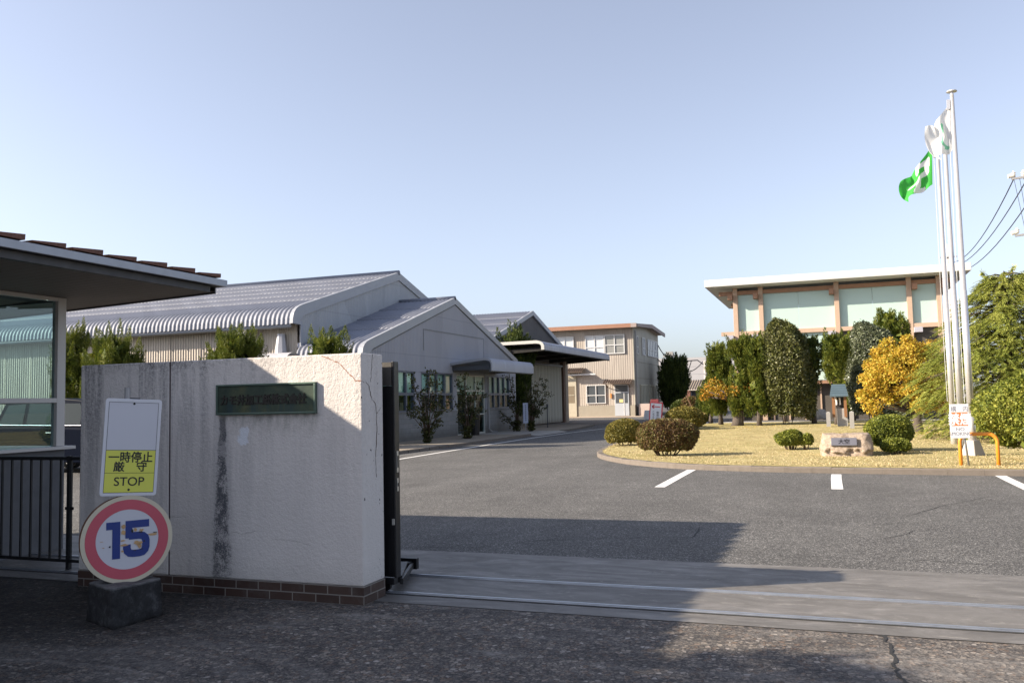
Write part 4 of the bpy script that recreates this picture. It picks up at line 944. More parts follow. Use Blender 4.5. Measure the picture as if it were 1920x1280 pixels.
m = MB(); m.prism([(CYm, 7.68), (CYm, 7.38), (CYa-0.40, 5.12), (CYa-0.40, 5.42)], 'x', CX+0.03, CX+0.16); m.prism([(CYm, 7.68), (CYm, 7.38), (CYb+0.40, 5.12), (CYb+0.40, 5.42)], 'x', CX+0.03, CX+0.16); m.build('verge_trim', M_BTRIM, sc_)
b = NB('pale_door_sheet'); x, y, z = b.sep()
c = b.mix(b.noise(1.0, 5, 0.6, vec=b.comb(0.0, b.math('MULTIPLY', y, 6.0), b.math('MULTIPLY', z, 0.4))), (0.30, 0.315, 0.285), (0.46, 0.475, 0.43))
st = b.math('MULTIPLY', b.mapr(b.math('ADD', z, b.math('MULTIPLY', b.noise(1.0, 4, 0.7, vec=b.comb(0.0, b.math('MULTIPLY', y, 8.0), 0.0)), 1.4)), 0.75, 1.15, 1.0, 0.0), 0.5)
c = b.mix(st, c, (0.09, 0.06, 0.045)); st = b.math('MULTIPLY', b.mapr(b.math('SUBTRACT', z, b.math('MULTIPLY', b.noise(1.0, 4, 0.7, vec=b.comb(0.0, b.math('MULTIPLY', y, 9.0), 0.0)), 1.6)), 2.9, 3.5, 0.0, 1.0), 0.5)
c = b.mix(st, c, (0.12, 0.12, 0.10)); b.bsdf(c, 0.6, 0.0, None, 0.4); M_PDOOR = b.m
dd = corr_wall('door', M_PDOOR, sc_, 'X', CX+0.10, 53.9, 60.8, 0.08, 4.06, wl=0.72, amp=0.05, spw=12)
m = MB(); m.box(CX+0.02, CX+0.22, 53.9, 60.8, 4.062, 4.20); m.build('track', M_FLASH, sc_)
m = MB(); m.box(CX-0.02, CX+0.25, 60.85, 61.2, 0, 4.6); m.build('post', paint('brown_post', (0.14, 0.085, 0.06), 0.8, var=0.2), sc_); m = MB(); m.box(CX-0.02, CX+0.28, 61.22, 61.9, 0, 4.6); m.build('post', paint('stone_post', (0.33, 0.29, 0.24), 0.85, var=0.2), sc_)
KX, KY0, KY1 = -15.0, 46.3, 62.0
prof_ = [(CX-0.1, 5.02), (-16.2, 5.04), (-15.45, 5.05), (-15.2, 4.99), (-15.06, 4.88), (KX, 4.74), (KX, 4.52)]
n = int((KY1-KY0)/0.33*6); A = np.linspace(KY0, KY1, n+1); wv = 0.012*np.sin(2*np.pi*(A-KY0)/0.33); mm = n+1; q = np.arange(n)
nn_ = [(0,1),(0,1),(0.2,1),(0.5,0.8),(0.8,0.5),(1,0.1),(1,0)]
V = np.concatenate([np.stack([p[0]+k[0]*wv, A, p[1]+k[1]*wv + 0.0*A], 1) for p, k in zip(prof_, nn_)]); Q = np.concatenate([np.stack([i*mm+q, i*mm+q+1, (i+1)*mm+q+1, (i+1)*mm+q], 1) for i in range(6)])
cn = fast_mesh('canopy', V, Q, M_CANOPY, sc_, smooth=True)
m = MB()
up = [(p[0]+0.015*k[0], p[1]+0.02*k[1]) for p, k in zip(prof_, nn_)]; dn = [(p[0]-0.16*k[0], p[1]-0.16*k[1]) for p, k in zip(prof_, nn_)]; n_ = 7
m.add([(u_[0], KY0-0.04, u_[1]) for u_ in up] + [(u_[0], KY0-0.04, u_[1]) for u_ in dn] + [(u_[0], KY0+0.1, u_[1]) for u_ in up] + [(u_[0], KY0+0.1, u_[1]) for u_ in dn],
      [(i, i+1, n_+i+1, n_+i) for i in range(n_-1)] + [(2*n_+i+1, 2*n_+i, 3*n_+i, 3*n_+i+1) for i in range(n_-1)] + [(i+1, i, 2*n_+i, 2*n_+i+1) for i in range(n_-1)] + [(n_+i, n_+i+1, 3*n_+i+1, 3*n_+i) for i in range(n_-1)])
m.build('trim', paint('pale_trim', (0.50, 0.50, 0.47), 0.5), cn)
m = MB(); 
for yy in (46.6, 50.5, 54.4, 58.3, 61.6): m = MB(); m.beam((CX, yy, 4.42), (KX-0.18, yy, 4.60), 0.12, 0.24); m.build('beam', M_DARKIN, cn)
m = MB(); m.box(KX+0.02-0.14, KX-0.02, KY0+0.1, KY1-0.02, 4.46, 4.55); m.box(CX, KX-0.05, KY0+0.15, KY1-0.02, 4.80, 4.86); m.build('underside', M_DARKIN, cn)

# ---- two storey building
M_DWALL = sheet_metal('pinkish_corrugated', (0.345, 0.305, 0.265), 0.65, 0.0, 0.25, (0.28, 0.22, 0.18))
M_DGABLE = sheet_metal('beige_side_panels', (0.36, 0.335, 0.275), 0.65, 0.0, 0.15, (0.30, 0.27, 0.22))
M_DFASC = paint('rusty_orange_fascia', (0.27, 0.135, 0.085), 0.7, var=0.15, scale=1.5, dirt=(0.25, 0.13, 0.09))
M_DWIN = paint('white_window_frame', (0.55, 0.55, 0.55), 0.45, var=0.03)
M_CURT = paint('pale_curtain_glass', (0.50, 0.52, 0.54), 0.12, var=0.10, scale=1.5, spec=0.6)
M_DGLASS = paint('dim_window_glass', (0.075, 0.085, 0.095), 0.06, var=0.4, scale=0.8, spec=0.8)
M_GREYGL = paint('grey_window_glass', (0.22, 0.22, 0.21), 0.10, var=0.25, scale=0.7, spec=0.7)
M_DBASE = paint('cement_base', (0.27, 0.245, 0.20), 0.85, var=0.12, scale=1.2, bump=0.3, dirt=(0.26, 0.22, 0.17))
M_ROOFCOR = paint('brown_corrugated_sheet', (0.095, 0.065, 0.05), 0.8, var=0.3, scale=4)
DY, DX1, DXL, DY1 = 81.0, -17.26, -36.0, 94.0
sd = root('two_storey_building', (-22, 86, 0), 'two storey beige corrugated building with a rusty orange eave and white windows', 'building')
corr_wall('front_wall', M_DWALL, sd, 'Y', DY, DXL, DX1-0.02, 1.05, 8.5, wl=0.22, amp=0.009)
m = MB(); m.box(DXL, DX1, DY-0.06, DY1, 0, 1.04); m.build('base', M_DBASE, sd)
corr_wall('side_wall', M_DGABLE, sd, 'X', DX1, DY+0.02, DY1, 1.05, lambda y: 8.50 + 0.42*(1-abs(y-87.5)/6.5), wl=0.9, amp=0.006, spw=4)
m = MB(); m.box(DX1-0.08, DX1+0.025, DY-0.025, DY+0.12, 1.05, 8.4); m.build('corner_trim', M_DGABLE, sd)
m = MB(); m.tube([(DX1+0.12, DY+0.55, 8.2), (DX1+0.12, DY+0.55, 0.9)], 0.07, 8); m.build('downpipe', M_GUTTER, sd)
# roof: ridge along x
R0, RM, RE = (80.15, 8.72), (87.5, 9.18), (94.9, 8.74)
M_DROOF = paint('grey_brown_roof', (0.25, 0.21, 0.19), 0.7, var=0.1)
m = MB(); m.prism([R0, RM, RE, (RE[0], RE[1]-0.16), (RM[0], RM[1]-0.2), (R0[0], R0[1]-0.14)], 'x', DXL, -16.72); m.build('roof', M_DROOF, sd)
m = MB(); m.box(DXL, -17.25, R0[0]-0.12, R0[0]-0.004, 8.42, 8.80); m.build('fascia', M_DFASC, sd)
m = MB(); m.box(-17.245, -16.70, R0[0]-0.12, R0[0]-0.004, 8.42, 8.80)
m.prism([(R0[0], R0[1]+0.03), (RM[0], RM[1]+0.03), (RE[0], RE[1]+0.03), (RE[0], RE[1]-0.36), (RM[0], RM[1]-0.36), (R0[0], R0[1]-0.26)], 'x', -16.715, -16.60); m.build('verge_board', paint('brownish_verge', (0.30, 0.24, 0.22), 0.7), sd)
for (a0, a1, gm, mull, rl) in ((-27.6, -26.0, M_CURT, (-26.8,), ()), (-25.1, -23.15, M_CURT, (-24.1,), ()), (-22.0, -20.10, M_CURT, (-21.05,), (6.7,)), (-20.06, -18.08, M_GREYGL, (-19.07,), (6.85,))):
    facade_window(sd, 'Y', DY-0.03, a0, a1, 6.0, 7.85, mull, rl, M_DWIN, gm, fw=0.08, proud=0.10)
facade_window(sd, 'Y', DY-0.03, -22.0, -20.08, 1.25, 3.05, (-21.04,), (2.05,), M_DWIN, M_DGLASS, fw=0.07, proud=0.10)
for (a0, a1, n_) in ((82.3, 83.1, 1), (85.0, 86.5, 2), (87.8, 93.2, 6)):
    facade_window(sd, 'X', DX1+0.02, a0, a1, 6.0, 7.75, [a0+(a1-a0)*k/n_ for k in range(1, n_)], (6.7,), M_DWIN, M_CURT if n_ > 1 else M_GREYGL, fw=0.07, proud=0.08)
for (a0, a1, n_) in ((83.6, 87.2, 5), (88.0, 93.0, 6)):
    facade_window(sd, 'X', DX1+0.02, a0, a1, 1.1, 3.05, [a0+(a1-a0)*k/n_ for k in range(1, n_)], (), paint('cream_slat', (0.50, 0.47, 0.36), 0.6), M_GREYGL, fw=0.12, proud=0.08, mw=0.22)
m = MB(); m.fbox('X', DX1, DY+0.4, DY1, 5.20, 5.25, 0.01, 0.03); m.fbox('X', DX1, DY+0.4, DY1, 3.62, 3.66, 0.01, 0.03); m.build('panel_seam', M_DBASE, sd)
M_DDOOR = paint('pale_grey_door', (0.36, 0.385, 0.42), 0.5, var=0.04)
m = MB(); m.fbox('Y', DY-0.06, -19.2, -17.82, 0.04, 2.33, 0.001, 0.06); m.fbox('Y', DY-0.06, -19.2, -19.12, 2.331, 3.02, 0.001, 0.06); m.fbox('Y', DY-0.06, -17.90, -17.82, 2.331, 3.02, 0.001, 0.06); m.fbox('Y', DY-0.06, -19.119, -17.901, 2.95, 3.02, 0.001, 0.06); d = m.build('door', M_DDOOR, sd)
m = MB(); m.fbox('Y', DY-0.12, -19.10, -18.34, 1.25, 2.22, 0.001, 0.012); m.fbox('Y', DY-0.12, -18.22, -17.93, 1.25, 2.22, 0.001, 0.012); m.fbox('Y', DY-0.06, -19.11, -17.91, 2.36, 2.94, 0.002, 0.012); m.build('pane', M_DGLASS, d)
m = MB(); m.fbox('Y', DY-0.12, -18.75, -18.38, 1.32, 1.62, 0.0125, 0.018); m.build('notice', paint('yellow_notice', (0.65, 0.50, 0.22), 0.7), d)
m = MB(); m.fbox('Y', DY-0.12, -18.31, -18.25, 0.05, 2.30, 0.001, 0.03); m.build('meeting_stile', M_DWIN, d)
M_CREAMD = paint('cream_door', (0.38, 0.345, 0.27), 0.6, var=0.08, dirt=(0.35, 0.30, 0.22))
m = MB(); m.fbox('Y', DY-0.06, -24.3, -23.0, 0.03, 4.0, 0.001, 0.09); d = m.build('door', M_CREAMD, sd)
m = MB(); m.fbox('Y', DY-0.15, -24.12, -23.18, 1.35, 3.0, 0.001, 0.012); m.build('pane', paint('brown_frosted_glass', (0.20, 0.165, 0.12), 0.2, var=0.15), d)
m = MB(); m.fbox('Y', DY-0.16, -24.12, -23.18, 2.08, 2.14, 0.003, 0.03); m.build('glazing_bar', M_CREAMD, d)
def awning(x0, x1, zt, dep, name='awning'):
    n_ = int((x1-x0)/0.22*6); A = np.linspace(x0, x1, n_+1); wv = 0.04*np.sin(2*np.pi*(A-x0)/0.22); mm = n_+1; q = np.arange(n_)
    V = np.concatenate([np.stack([A, np.full(mm, DY-0.05), zt+wv], 1), np.stack([A, np.full(mm, DY-dep), zt-0.32+wv], 1)]); Q = np.stack([q, q+1, mm+q+1, mm+q], 1)
    o = fast_mesh(name, V, Q, M_ROOFCOR, sd, smooth=True)
    m = MB(); m.beam((x0+0.3, DY-dep+0.05, zt-0.40), (x0+0.3, DY-0.05, zt-0.75), 0.07, 0.07); m.beam((x1-0.3, DY-dep+0.05, zt-0.40), (x1-0.3, DY-0.05, zt-0.75), 0.07, 0.07); m.beam((x0, DY-dep+0.05, zt-0.40), (x1, DY-dep+0.05, zt-0.40), 0.06, 0.08); m.build('bracket', M_ROOFCOR, o)
awning(-20.15, -17.42, 3.52, 1.0); awning(-24.6, -22.1, 4.75, 1.1)
m = MB(); m.beam((-25, DY-0.6, 4.05), (-20.9, DY-0.6, 4.10), 0.14, 0.14); m.build('light_rail', M_DWIN, sd)
m = MB(); m.fbox('Y', DY-0.03, -19.66, -19.50, 1.75, 2.2, 0.01, 0.12); m.build('alarm_box', paint('orange_box', (0.55, 0.22, 0.06), 0.6), sd)
m = MB(); m.box(-16.95, -15.85, 81.2, 82.6, 0, 1.15); o = m.build('utility_box', paint('pinkish_grey_box', (0.40, 0.33, 0.30), 0.7, var=0.1), None, bevel=0.02); tag(o, 'pinkish grey utility box at the corner of the two storey building', 'utility box')
m = MB(); m.box(-15.75, -15.0, 80.9, 81.6, 0.02, 1.55); 
o = m.build('red_cabinet', paint('dark_red_cabinet', (0.14, 0.02, 0.025), 0.6, var=0.1), None, bevel=0.02); tag(o, 'dark red cabinet beside the pinkish grey box at the building corner', 'cabinet')

# ------------------------------------------------------------------ hall with the flat white roof
M_TEAL = paint('pale_green_panel', (0.42, 0.545, 0.50), 0.35, var=0.04, scale=0.5, spec=0.4)
M_TIMB = paint('pinkish_timber', (0.44, 0.315, 0.23), 0.65, var=0.10, scale=3)
M_TIMB2 = paint('brown_beam', (0.30, 0.165, 0.10), 0.7, var=0.12, scale=3)
M_EROOF = paint('white_roof_edge', (0.58, 0.575, 0.545), 0.5, var=0.02)
M_ESOFF = paint('pale_soffit', (0.60, 0.62, 0.52), 0.7, var=0.05)
M_EGREY = paint('grey_end_cap', (0.38, 0.37, 0.42), 0.5)
M_EDARK = paint('dark_lower_wall', (0.075, 0.065, 0.055), 0.7, var=0.3, scale=1.0)
EY = 60.0
he = root('green_panel_hall', (0.5, 66, 0), 'hall with a flat white roof, timber columns and pale green panels behind the garden', 'hall')
RY0_, RY1_, RXa, RXb, RZb, RZt = 58.6, 74.0, -7.48, 8.62, 9.02, 9.50
m = MB(); m.prism([(RXa, RZb), (RXb, RZb), (RXb, RZt), (RXa, RZt)], 'y', RY0_, RY1_); m.build('roof', M_EROOF, he, bevel=0.02)
m = MB(); m.box(RXa+0.25, RXb-0.25, RY0_+0.25, RY1_-0.2, RZb-0.035, RZb-0.002); m.build('soffit', M_ESOFF, he)
m = MB(); m.box(-6.7, 7.9, EY-0.12, EY+0.14, 8.52, 8.78); m.box(-6.7, 7.9, EY+8, EY+8.3, 8.52, 8.8); m.build('beam', M_TIMB2, he)
cols = (-5.62, -3.95, 0.84, 5.18, 6.90)
for cx in cols:
    m = MB(); m.box(cx-0.15, cx+0.15, EY-0.20, EY+0.12, 0, 8.98); m.build('column', M_TIMB, he, bevel=0.01)
    m = MB(); s_ = -1 if cx < 4 else 1
    m.box(cx+s_*0.16, cx+s_*0.46, EY-0.62, EY+0.1, 8.18, 8.52); m.build('bracket', M_TIMB2, he)
    m = MB(); m.box(cx-0.62 if cx < 4 else cx+0.16, cx-0.16 if cx < 4 else cx+0.62, EY-0.75, EY+0.1, 5.42, 5.74); m.build('joist_end', M_EGREY, he)
m = MB(); 
ext = [-6.63] + [c for c in cols] + [7.9]
for a, c in zip(ext[:-1], ext[1:]):
    m.box(a+(0.151 if a != -6.63 else 0), c-(0.151 if c != 7.9 else 0), EY-0.17, EY+0.1, 5.75, 6.02)
m.build('ledge', M_TIMB, he)
bays = [(cols[i]+0.15, cols[i+1]-0.15) for i in range(4)]
for a, c in bays:
    m = MB(); k = (2 if c-a > 3 else 1)
    for j in range(k):
        x0 = a+(c-a)*j/k; x1 = a+(c-a)*(j+1)/k; m.box(x0+(0.008 if j else 0), x1-(0.008 if j < k-1 else 0), EY+0.06, EY+0.10, 6.02, 8.52)
    m.build('panel', M_TEAL, he)
for i, (a, c) in enumerate(bays):
    m = MB(); m.box(a, c, EY+0.06, EY+0.10, 2.6, 5.75); m.build('lower_panel', M_TEAL if i == 1 else M_EDARK, he)
m = MB(); m.box(-5.5, 6.8, EY+0.12, EY+0.2, 0, 2.58); m.box(-5.7, -5.6, EY+0.2, EY+13, 0, 9.0); m.box(6.85, 6.95, EY+0.2, EY+13, 0, 9.0); m.build('wall', M_EDARK, he)
m = MB(); m.box(-6.6, 7.9, EY-0.6, EY+0.05, 2.35, 2.55); m.build('lower_beam', M_TIMB2, he)
m = MB(); 
for cx in np.linspace(-5.4, 6.6, 13): m.box(cx-0.05, cx+0.05, EY+0.02, EY+0.115, 0, 2.34)
m.build('mullion', M_TIMB, he)

# ------------------------------------------------------------------ far roofs between the building and the hall
ff = root('far_warehouse', (-24, 150, 0), 'pale grey warehouse roof rising far behind the utility poles', 'warehouse')
c0 = ony(1245, 672, 150); c1 = ony(1350, 672, 150); c2 = ony(1300, 716, 142)
zt_, zb_ = c0.z, c2.z
m = MB(); m.prism([(142, zb_), (150, zt_), (160, zb_), (160, zb_-0.3), (142, zb_-0.3)], 'x', c0.x-14, c1.x+25); m.build('roof', paint('pale_far_roof', (0.27, 0.262, 0.262), 0.6, var=0.05, scale=0.3), ff)
m = MB(); m.box(c0.x-13.5, c1.x+24, 142.5, 159.5, 0, zb_-0.31); m.build('wall', M_AWALL, ff)
m = MB(); 
for k in range(3): m.prism([(142+k*2.4, zb_+k*2.4*(zt_-zb_)/8+0.03), (142.12+k*2.4, zb_+0.05+k*2.4*(zt_-zb_)/8+0.06), (142.12+k*2.4, zb_+k*2.4*(zt_-zb_)/8)], 'x', c0.x-14, c1.x+25)
m.build('seam', M_GUTTER, ff)
ft = root('tiled_house', (-16, 112, 0), 'low house with a brown tiled roof and pale door frames far beyond the garden', 'house')
t0 = ony(1272, 713, 112); t1 = ony(1345, 713, 112); t2 = ony(1300, 727, 108)
zr_, ze_ = t0.z, ony(1300, 730, 108).z
n = int((t1.x+12-t0.x+6)/0.3*5); A = np.linspace(t0.x-6, t1.x+12, n+1); wv = 0.06*np.sin(2*np.pi*A/0.3); mm = n+1; q = np.arange(n); V = []
for k in range(9):
    f_ = k/8; V.append(np.stack([A, np.full(mm, 112-4*f_), zr_+(ze_-zr_)*f_+wv + (0.03 if k % 2 else 0)], 1))
Q = np.concatenate([np.stack([i*mm+q, i*mm+q+1, (i+1)*mm+q+1, (i+1)*mm+q], 1) for i in range(8)])
fast_mesh('roof', np.concatenate(V), Q, paint('brown_tile', (0.22, 0.18, 0.14), 0.8, var=0.2, scale=1.5), ft, smooth=True)
m = MB(); m.box(t0.x-5, t1.x+11, 109, 116, 0, ze_-0.1); m.build('wall', paint('dark_house_wall', (0.10, 0.10, 0.115), 0.7, var=0.2), ft)
for px_ in (1296, 1309, 1322):
    p_ = ony(px_, 745, 109); m = MB(); m.box(p_.x-0.08, p_.x+0.08, 108.9, 108.995, 0.2, ze_-0.3); m.build('door_frame', M_DWIN, ft)
m = MB(); p_ = ony(1284, 745, 108.3); m.box(p_.x-0.25, p_.x+0.25, 108.1, 108.6, 0, ze_-0.1); p_ = ony(1292, 745, 108.3); m.box(p_.x-0.2, p_.x+0.2, 108.1, 108.6, 0, ze_-0.1); m.build('post', paint('red_brown_post', (0.16, 0.07, 0.05), 0.8), ft)

# ------------------------------------------------------------------ parked minivan behind the guard house
M_CARP = NB('dark_car_paint'); bs = M_CARP.bsdf((0.004, 0.006, 0.013), 0.25, 0.0, None, 0.02); bs.inputs['Coat Weight'].default_value = 0.0; bs.inputs['Coat Roughness'].default_value = 0.03; M_CARP = M_CARP.m
M_CARG = NB('car_glass'); bs = M_CARG.bsdf((0.022, 0.028, 0.028), 0.05, 0.0, None, 0.15); M_CARG = M_CARG.m
M_TYRE = paint('tyre_rubber', (0.015, 0.015, 0.016), 0.85, var=0.2); M_CHROME = paint('chrome', (0.75, 0.75, 0.76), 0.15, 1.0, var=0.02); M_HEAD = paint('lamp_glass', (0.65, 0.66, 0.68), 0.1, 0.2, var=0.05); M_TAIL = paint('tail_red', (0.25, 0.01, 0.01), 0.2)
mv = root('minivan', (-18.4, 17.9, 0), 'dark minivan parked beyond the guard house, half hidden by the gate wall', 'minivan')
XF = -16.0                         # front bumper; the car points to +x
def X(d): return XF - d*1.1
lowprof = [(0.02, 0.34), (0.0, 0.62), (0.10, 0.92), (0.85, 1.08), (1.05, 1.14), (2.6, 1.20), (4.75, 1.24), (4.85, 0.9), (4.86, 0.40), (4.7, 0.30), (0.25, 0.25)]
m = MB(); rows = []
for yy, sx, zz in ((17.0, 0.035, 0.0), (16.98, 0.0, 0.0), (18.82, 0.0, 0.0), (18.80, 0.035, 0.0)): pass
def loft(sections, prof_fn):
    rows = [[(px, yy, pz) for (px, pz) in prof_fn(k)] for k, yy in enumerate(sections)]
    mb = MB(); n_ = len(rows[0]); 
    mb.add([v for r in rows for v in r], [(i*n_+j, i*n_+(j+1) % n_, (i+1)*n_+(j+1) % n_, (i+1)*n_+j) for i in range(len(rows)-1) for j in range(n_)] + [tuple(range(n_)), tuple((len(rows)-1)*n_+j for j in range(n_-1, -1, -1))])
    return mb
ins = [0.10, 0.03, 0.0, 0.0, 0.03, 0.10]
ys = [17.0, 17.03, 17.12, 18.68, 18.77, 18.80]
cx_, cz_ = 2.43, 0.72
loft(ys, lambda k: [(X(d + (cx_-d)*ins[k]*0.5), z + (cz_-z)*ins[k]*0.4) for d, z in lowprof]).build('body', M_CARP, mv, bevel=0.03, seg=3)
cab = [(0.95, 1.10), (1.75, 1.72), (2.05, 1.90), (2.6, 1.955), (4.2, 1.95), (4.55, 1.88), (4.78, 1.25)]
ys2 = [17.06, 17.16, 17.24, 18.56, 18.64, 18.74]
zc = [1.0, 0.93, 1.0, 1.0, 0.93, 1.0]
def cabf(k):
    t = [0.0, 1, 1, 1, 1, 0.0][k]; o = []
    for d, z in cab: o.append((X(d), z if k in (1, 2, 3, 4) else min(z, 1.24)))
    return o
# cabin with tumblehome: side face from the belt (17.05) up to the roof edge (17.22)
rows = []
for d, z in cab:
    t = (z-1.1)/0.85; yl = 17.05 + 0.17*max(0, t); rows.append([(X(d), yl, z), (X(d), 18.80-(yl-17.0), z)])
m = MB(); L = [r[0] for r in rows]; R = [r[1] for r in rows]; n_ = len(L)
m.add(L+R, [(i, i+1, n_+i+1, n_+i) for i in range(n_-1)] + [tuple(range(n_-1, -1, -1)), tuple(range(n_, 2*n_))])
m.build('cabin', M_CARP, mv, bevel=0.04, seg=3)
def sidepane(pts): 
    m = MB(); m.add([(X(d), 17.05 + 0.17*max(0, (z-1.1)/0.85) - 0.006, z) for d, z in pts], [tuple(range(len(pts)))]); return m
for pts in ([(1.50, 1.27), (1.62, 1.27), (2.02, 1.80), (1.95, 1.80)], [(1.72, 1.27), (2.62, 1.27), (2.62, 1.82), (2.12, 1.81)], [(2.76, 1.27), (3.72, 1.29), (3.72, 1.83), (2.76, 1.82)], [(3.84, 1.29), (4.62, 1.31), (4.42, 1.80), (3.84, 1.83)]):
    sidepane(pts).build('side_window', M_CARG, mv)
m = MB(); m.add([(X(1.00), 17.20, 1.155), (X(1.00), 18.60, 1.155), (X(1.74), 18.50, 1.72), (X(1.74), 17.30, 1.72)], [(0,1,2,3)]); 
for i in range(4): m.v[i] = (m.v[i][0]+0.012, m.v[i][1], m.v[i][2]+0.012)
m.build('windscreen', M_CARG, mv)
m = MB(); m.tube([(X(1.3), 17.035, 1.235), (X(3.0), 17.05, 1.25), (X(4.6), 17.06, 1.28)], 0.012, 6); m.build('beltline_trim', M_CHROME, mv)
for d in (2.5, 2.9): m = MB(); m.box(X(d)-0.09, X(d)+0.09, 16.975, 17.0, 1.05, 1.08); m.build('handle', M_CHROME, mv)
m = MB(); m.box(X(1.75), X(1.60), 16.80, 17.02, 1.24, 1.42); m.build('mirror', M_CARP, mv, bevel=0.03)
for d in (0.95, 3.85):
    for yy in (17.0, 18.62):
        m = MB(); m.tube([(X(d), yy-0.015, 0.34), (X(d), yy+0.20, 0.34)], 0.34, 24); wh = m.build('wheel', M_TYRE, mv)
        m = MB(); m.tube([(X(d), yy-0.025, 0.34), (X(d), yy-0.016, 0.34)], 0.22, 10); m.build('rim', M_CHROME, wh)
for yy in (17.15, 18.45): m = MB(); m.box(X(0.28), X(0.01), yy, yy+0.22, 0.72, 0.90); m.build('headlight', M_HEAD, mv, bevel=0.02)
for yy in (17.05, 18.62): m = MB(); m.box(X(4.87), X(4.75), yy, yy+0.13, 0.95, 1.55); m.build('tail_light', M_TAIL, mv, bevel=0.02)
m = MB(); m.tube([(X(2.25), 17.35, 1.05), (X(2.1), 17.35, 1.30)], 0.02, 6); m.build('steering_column', M_TYRE, mv)

# ------------------------------------------------------------------ flagpoles and flags
M_POLE = paint('pole_aluminium', (0.62, 0.61, 0.62), 0.38, 0.55, var=0.04, scale=2)
M_FOOT = paint('cone_concrete', (0.42, 0.38, 0.35), 0.85, var=0.12, scale=6, bump=0.3)
poles = [(3.08, 22.26), (3.16, 24.5), (3.25, 26.75)]; PH = 8.62
plab = ['nearest aluminium flagpole, flying the white flag above its concrete cone foot', 'middle aluminium flagpole of the three, its top hidden behind the white flag', 'farthest aluminium flagpole of the row, flying the green flag']
for i, (px_, py_) in enumerate(poles):
    r = root('flagpole', (px_, py_, LAWN_Z), plab[i], 'flagpole', 'flagpoles in a row on the lawn')
    m = MB(); m.tube([(px_, py_, LAWN_Z+0.35 if i == 0 else LAWN_Z-0.1), (px_, py_, 1.05)], [0.090, 0.088], 20); m.build('sleeve', M_POLE, r, smooth=True)
    m = MB(); m.tube([(px_, py_, 1.051), (px_, py_, 3.95), (px_, py_, 3.951), (px_, py_, PH)], [0.078, 0.073, 0.066, 0.042], 20); m.build('shaft', M_POLE, r, smooth=True)
    m = MB(); m.tube([(px_, py_, PH+0.001), (px_, py_, PH+0.05), (px_, py_, PH+0.06), (px_, py_, PH+0.085), (px_, py_, PH+0.105)], [0.035, 0.035, 0.12, 0.11, 0.04], 18); m.build('cap', M_POLE, r)
    m = MB(); m.box(px_-0.12, px_-0.05, py_-0.03, py_+0.03, PH-0.35, PH-0.12); m.build('pulley', M_POLE, r)
    m = MB(); m.tube([(px_-0.10, py_-0.02, PH-0.2), (px_-0.125, py_-0.02, 4), (px_-0.115, py_-0.02, 1.35)], 0.006, 5); m.build('halyard', paint('rope', (0.55, 0.55, 0.55), 0.8), r)
    if i == 0:
        m = MB(); m.tube([(px_, py_, LAWN_Z-0.1), (px_, py_, LAWN_Z+0.36)], [0.30, 0.155], 4); o = m.build('foot', M_FOOT, r, bevel=0.02)
def flag(name, label, hoist, px_quad, mats, mask, ny=26, nx_=40, seed=0, depth_axis=None):
    """cloth: px_quad = hoist top, hoist bottom, fly top, fly bottom in photo pixels, on the plane through the pole facing the camera"""
    Y0 = hoist
    c = [ony(px_quad[k][0], px_quad[k][1], Y0) for k in range(4)]
    m = MB(); rr = random.Random(seed); ph = rr.uniform(0, 6)
    rows = []
    for j in range(ny+1):
        v = j/ny; r_ = []
        for i in range(nx_+1):
            u = i/nx_
            p = (c[0]*(1-v)+c[1]*v)*(1-u) + (c[2]*(1-v)+c[3]*v)*u
            amp = 0.085*min(1, u*1.8)
            wv = math.sin(u*9.5 - v*3.2 + ph)*amp + math.sin(u*17+v*6+ph)*0.05*u + math.sin(v*7+u*3)*0.05*u
            p = p + Vector((0.10*math.sin(u*8+v*4+ph)*u, wv, 0.06*math.sin(u*7 - v*5 + ph)*u - 0.10*math.sin(math.pi*u)*(1-v)))
            r_.append(p)
        rows.append(r_)
    n1 = nx_+1; vs = [p for r_ in rows for p in r_]
    for j in range(ny):
        for i in range(nx_):
            m.cur = mask((i+0.5)/nx_, (j+0.5)/ny); m.add([], []); m.f.append((j*n1+i, j*n1+i+1, (j+1)*n1+i+1, (j+1)*n1+i)); m.mi.append(m.cur)
    m.v = [tuple(p) for p in vs]
    o = m.build(name, mats, None, smooth=True)
    return tag(o, label, 'flag')
def clothmat(name, col):
    b = NB(name); p = b.n('ShaderNodeBsdfPrincipled'); b.set(p, 'Base Color', col); p.inputs['Roughness'].default_value = 0.8
    t = b.n('ShaderNodeBsdfTranslucent'); b.set(t, 0, col); mx = b.n('ShaderNodeMixShader'); mx.inputs[0].default_value = 0.45
    b.t.links.new(p.outputs[0], mx.inputs[1]); b.t.links.new(t.outputs[0], mx.inputs[2]); b.t.links.new(mx.outputs[0], b.out.inputs[0]); return b.m
M_FW = clothmat('flag_white', (0.80, 0.80, 0.80)); M_FG = clothmat('flag_green', (0.06, 0.46, 0.07)); M_FG2 = clothmat('flag_emblem_green', (0.22, 0.55, 0.36))
def seg_d(u, v, a, c):
    ax_, ay_ = a; bx_, by_ = c; t = max(0, min(1, ((u-ax_)*(bx_-ax_)+(v-ay_)*(by_-ay_))/((bx_-ax_)**2+(by_-ay_)**2+1e-9)))
    return math.hypot(u-ax_-(bx_-ax_)*t, v-ay_-(by_-ay_)*t)
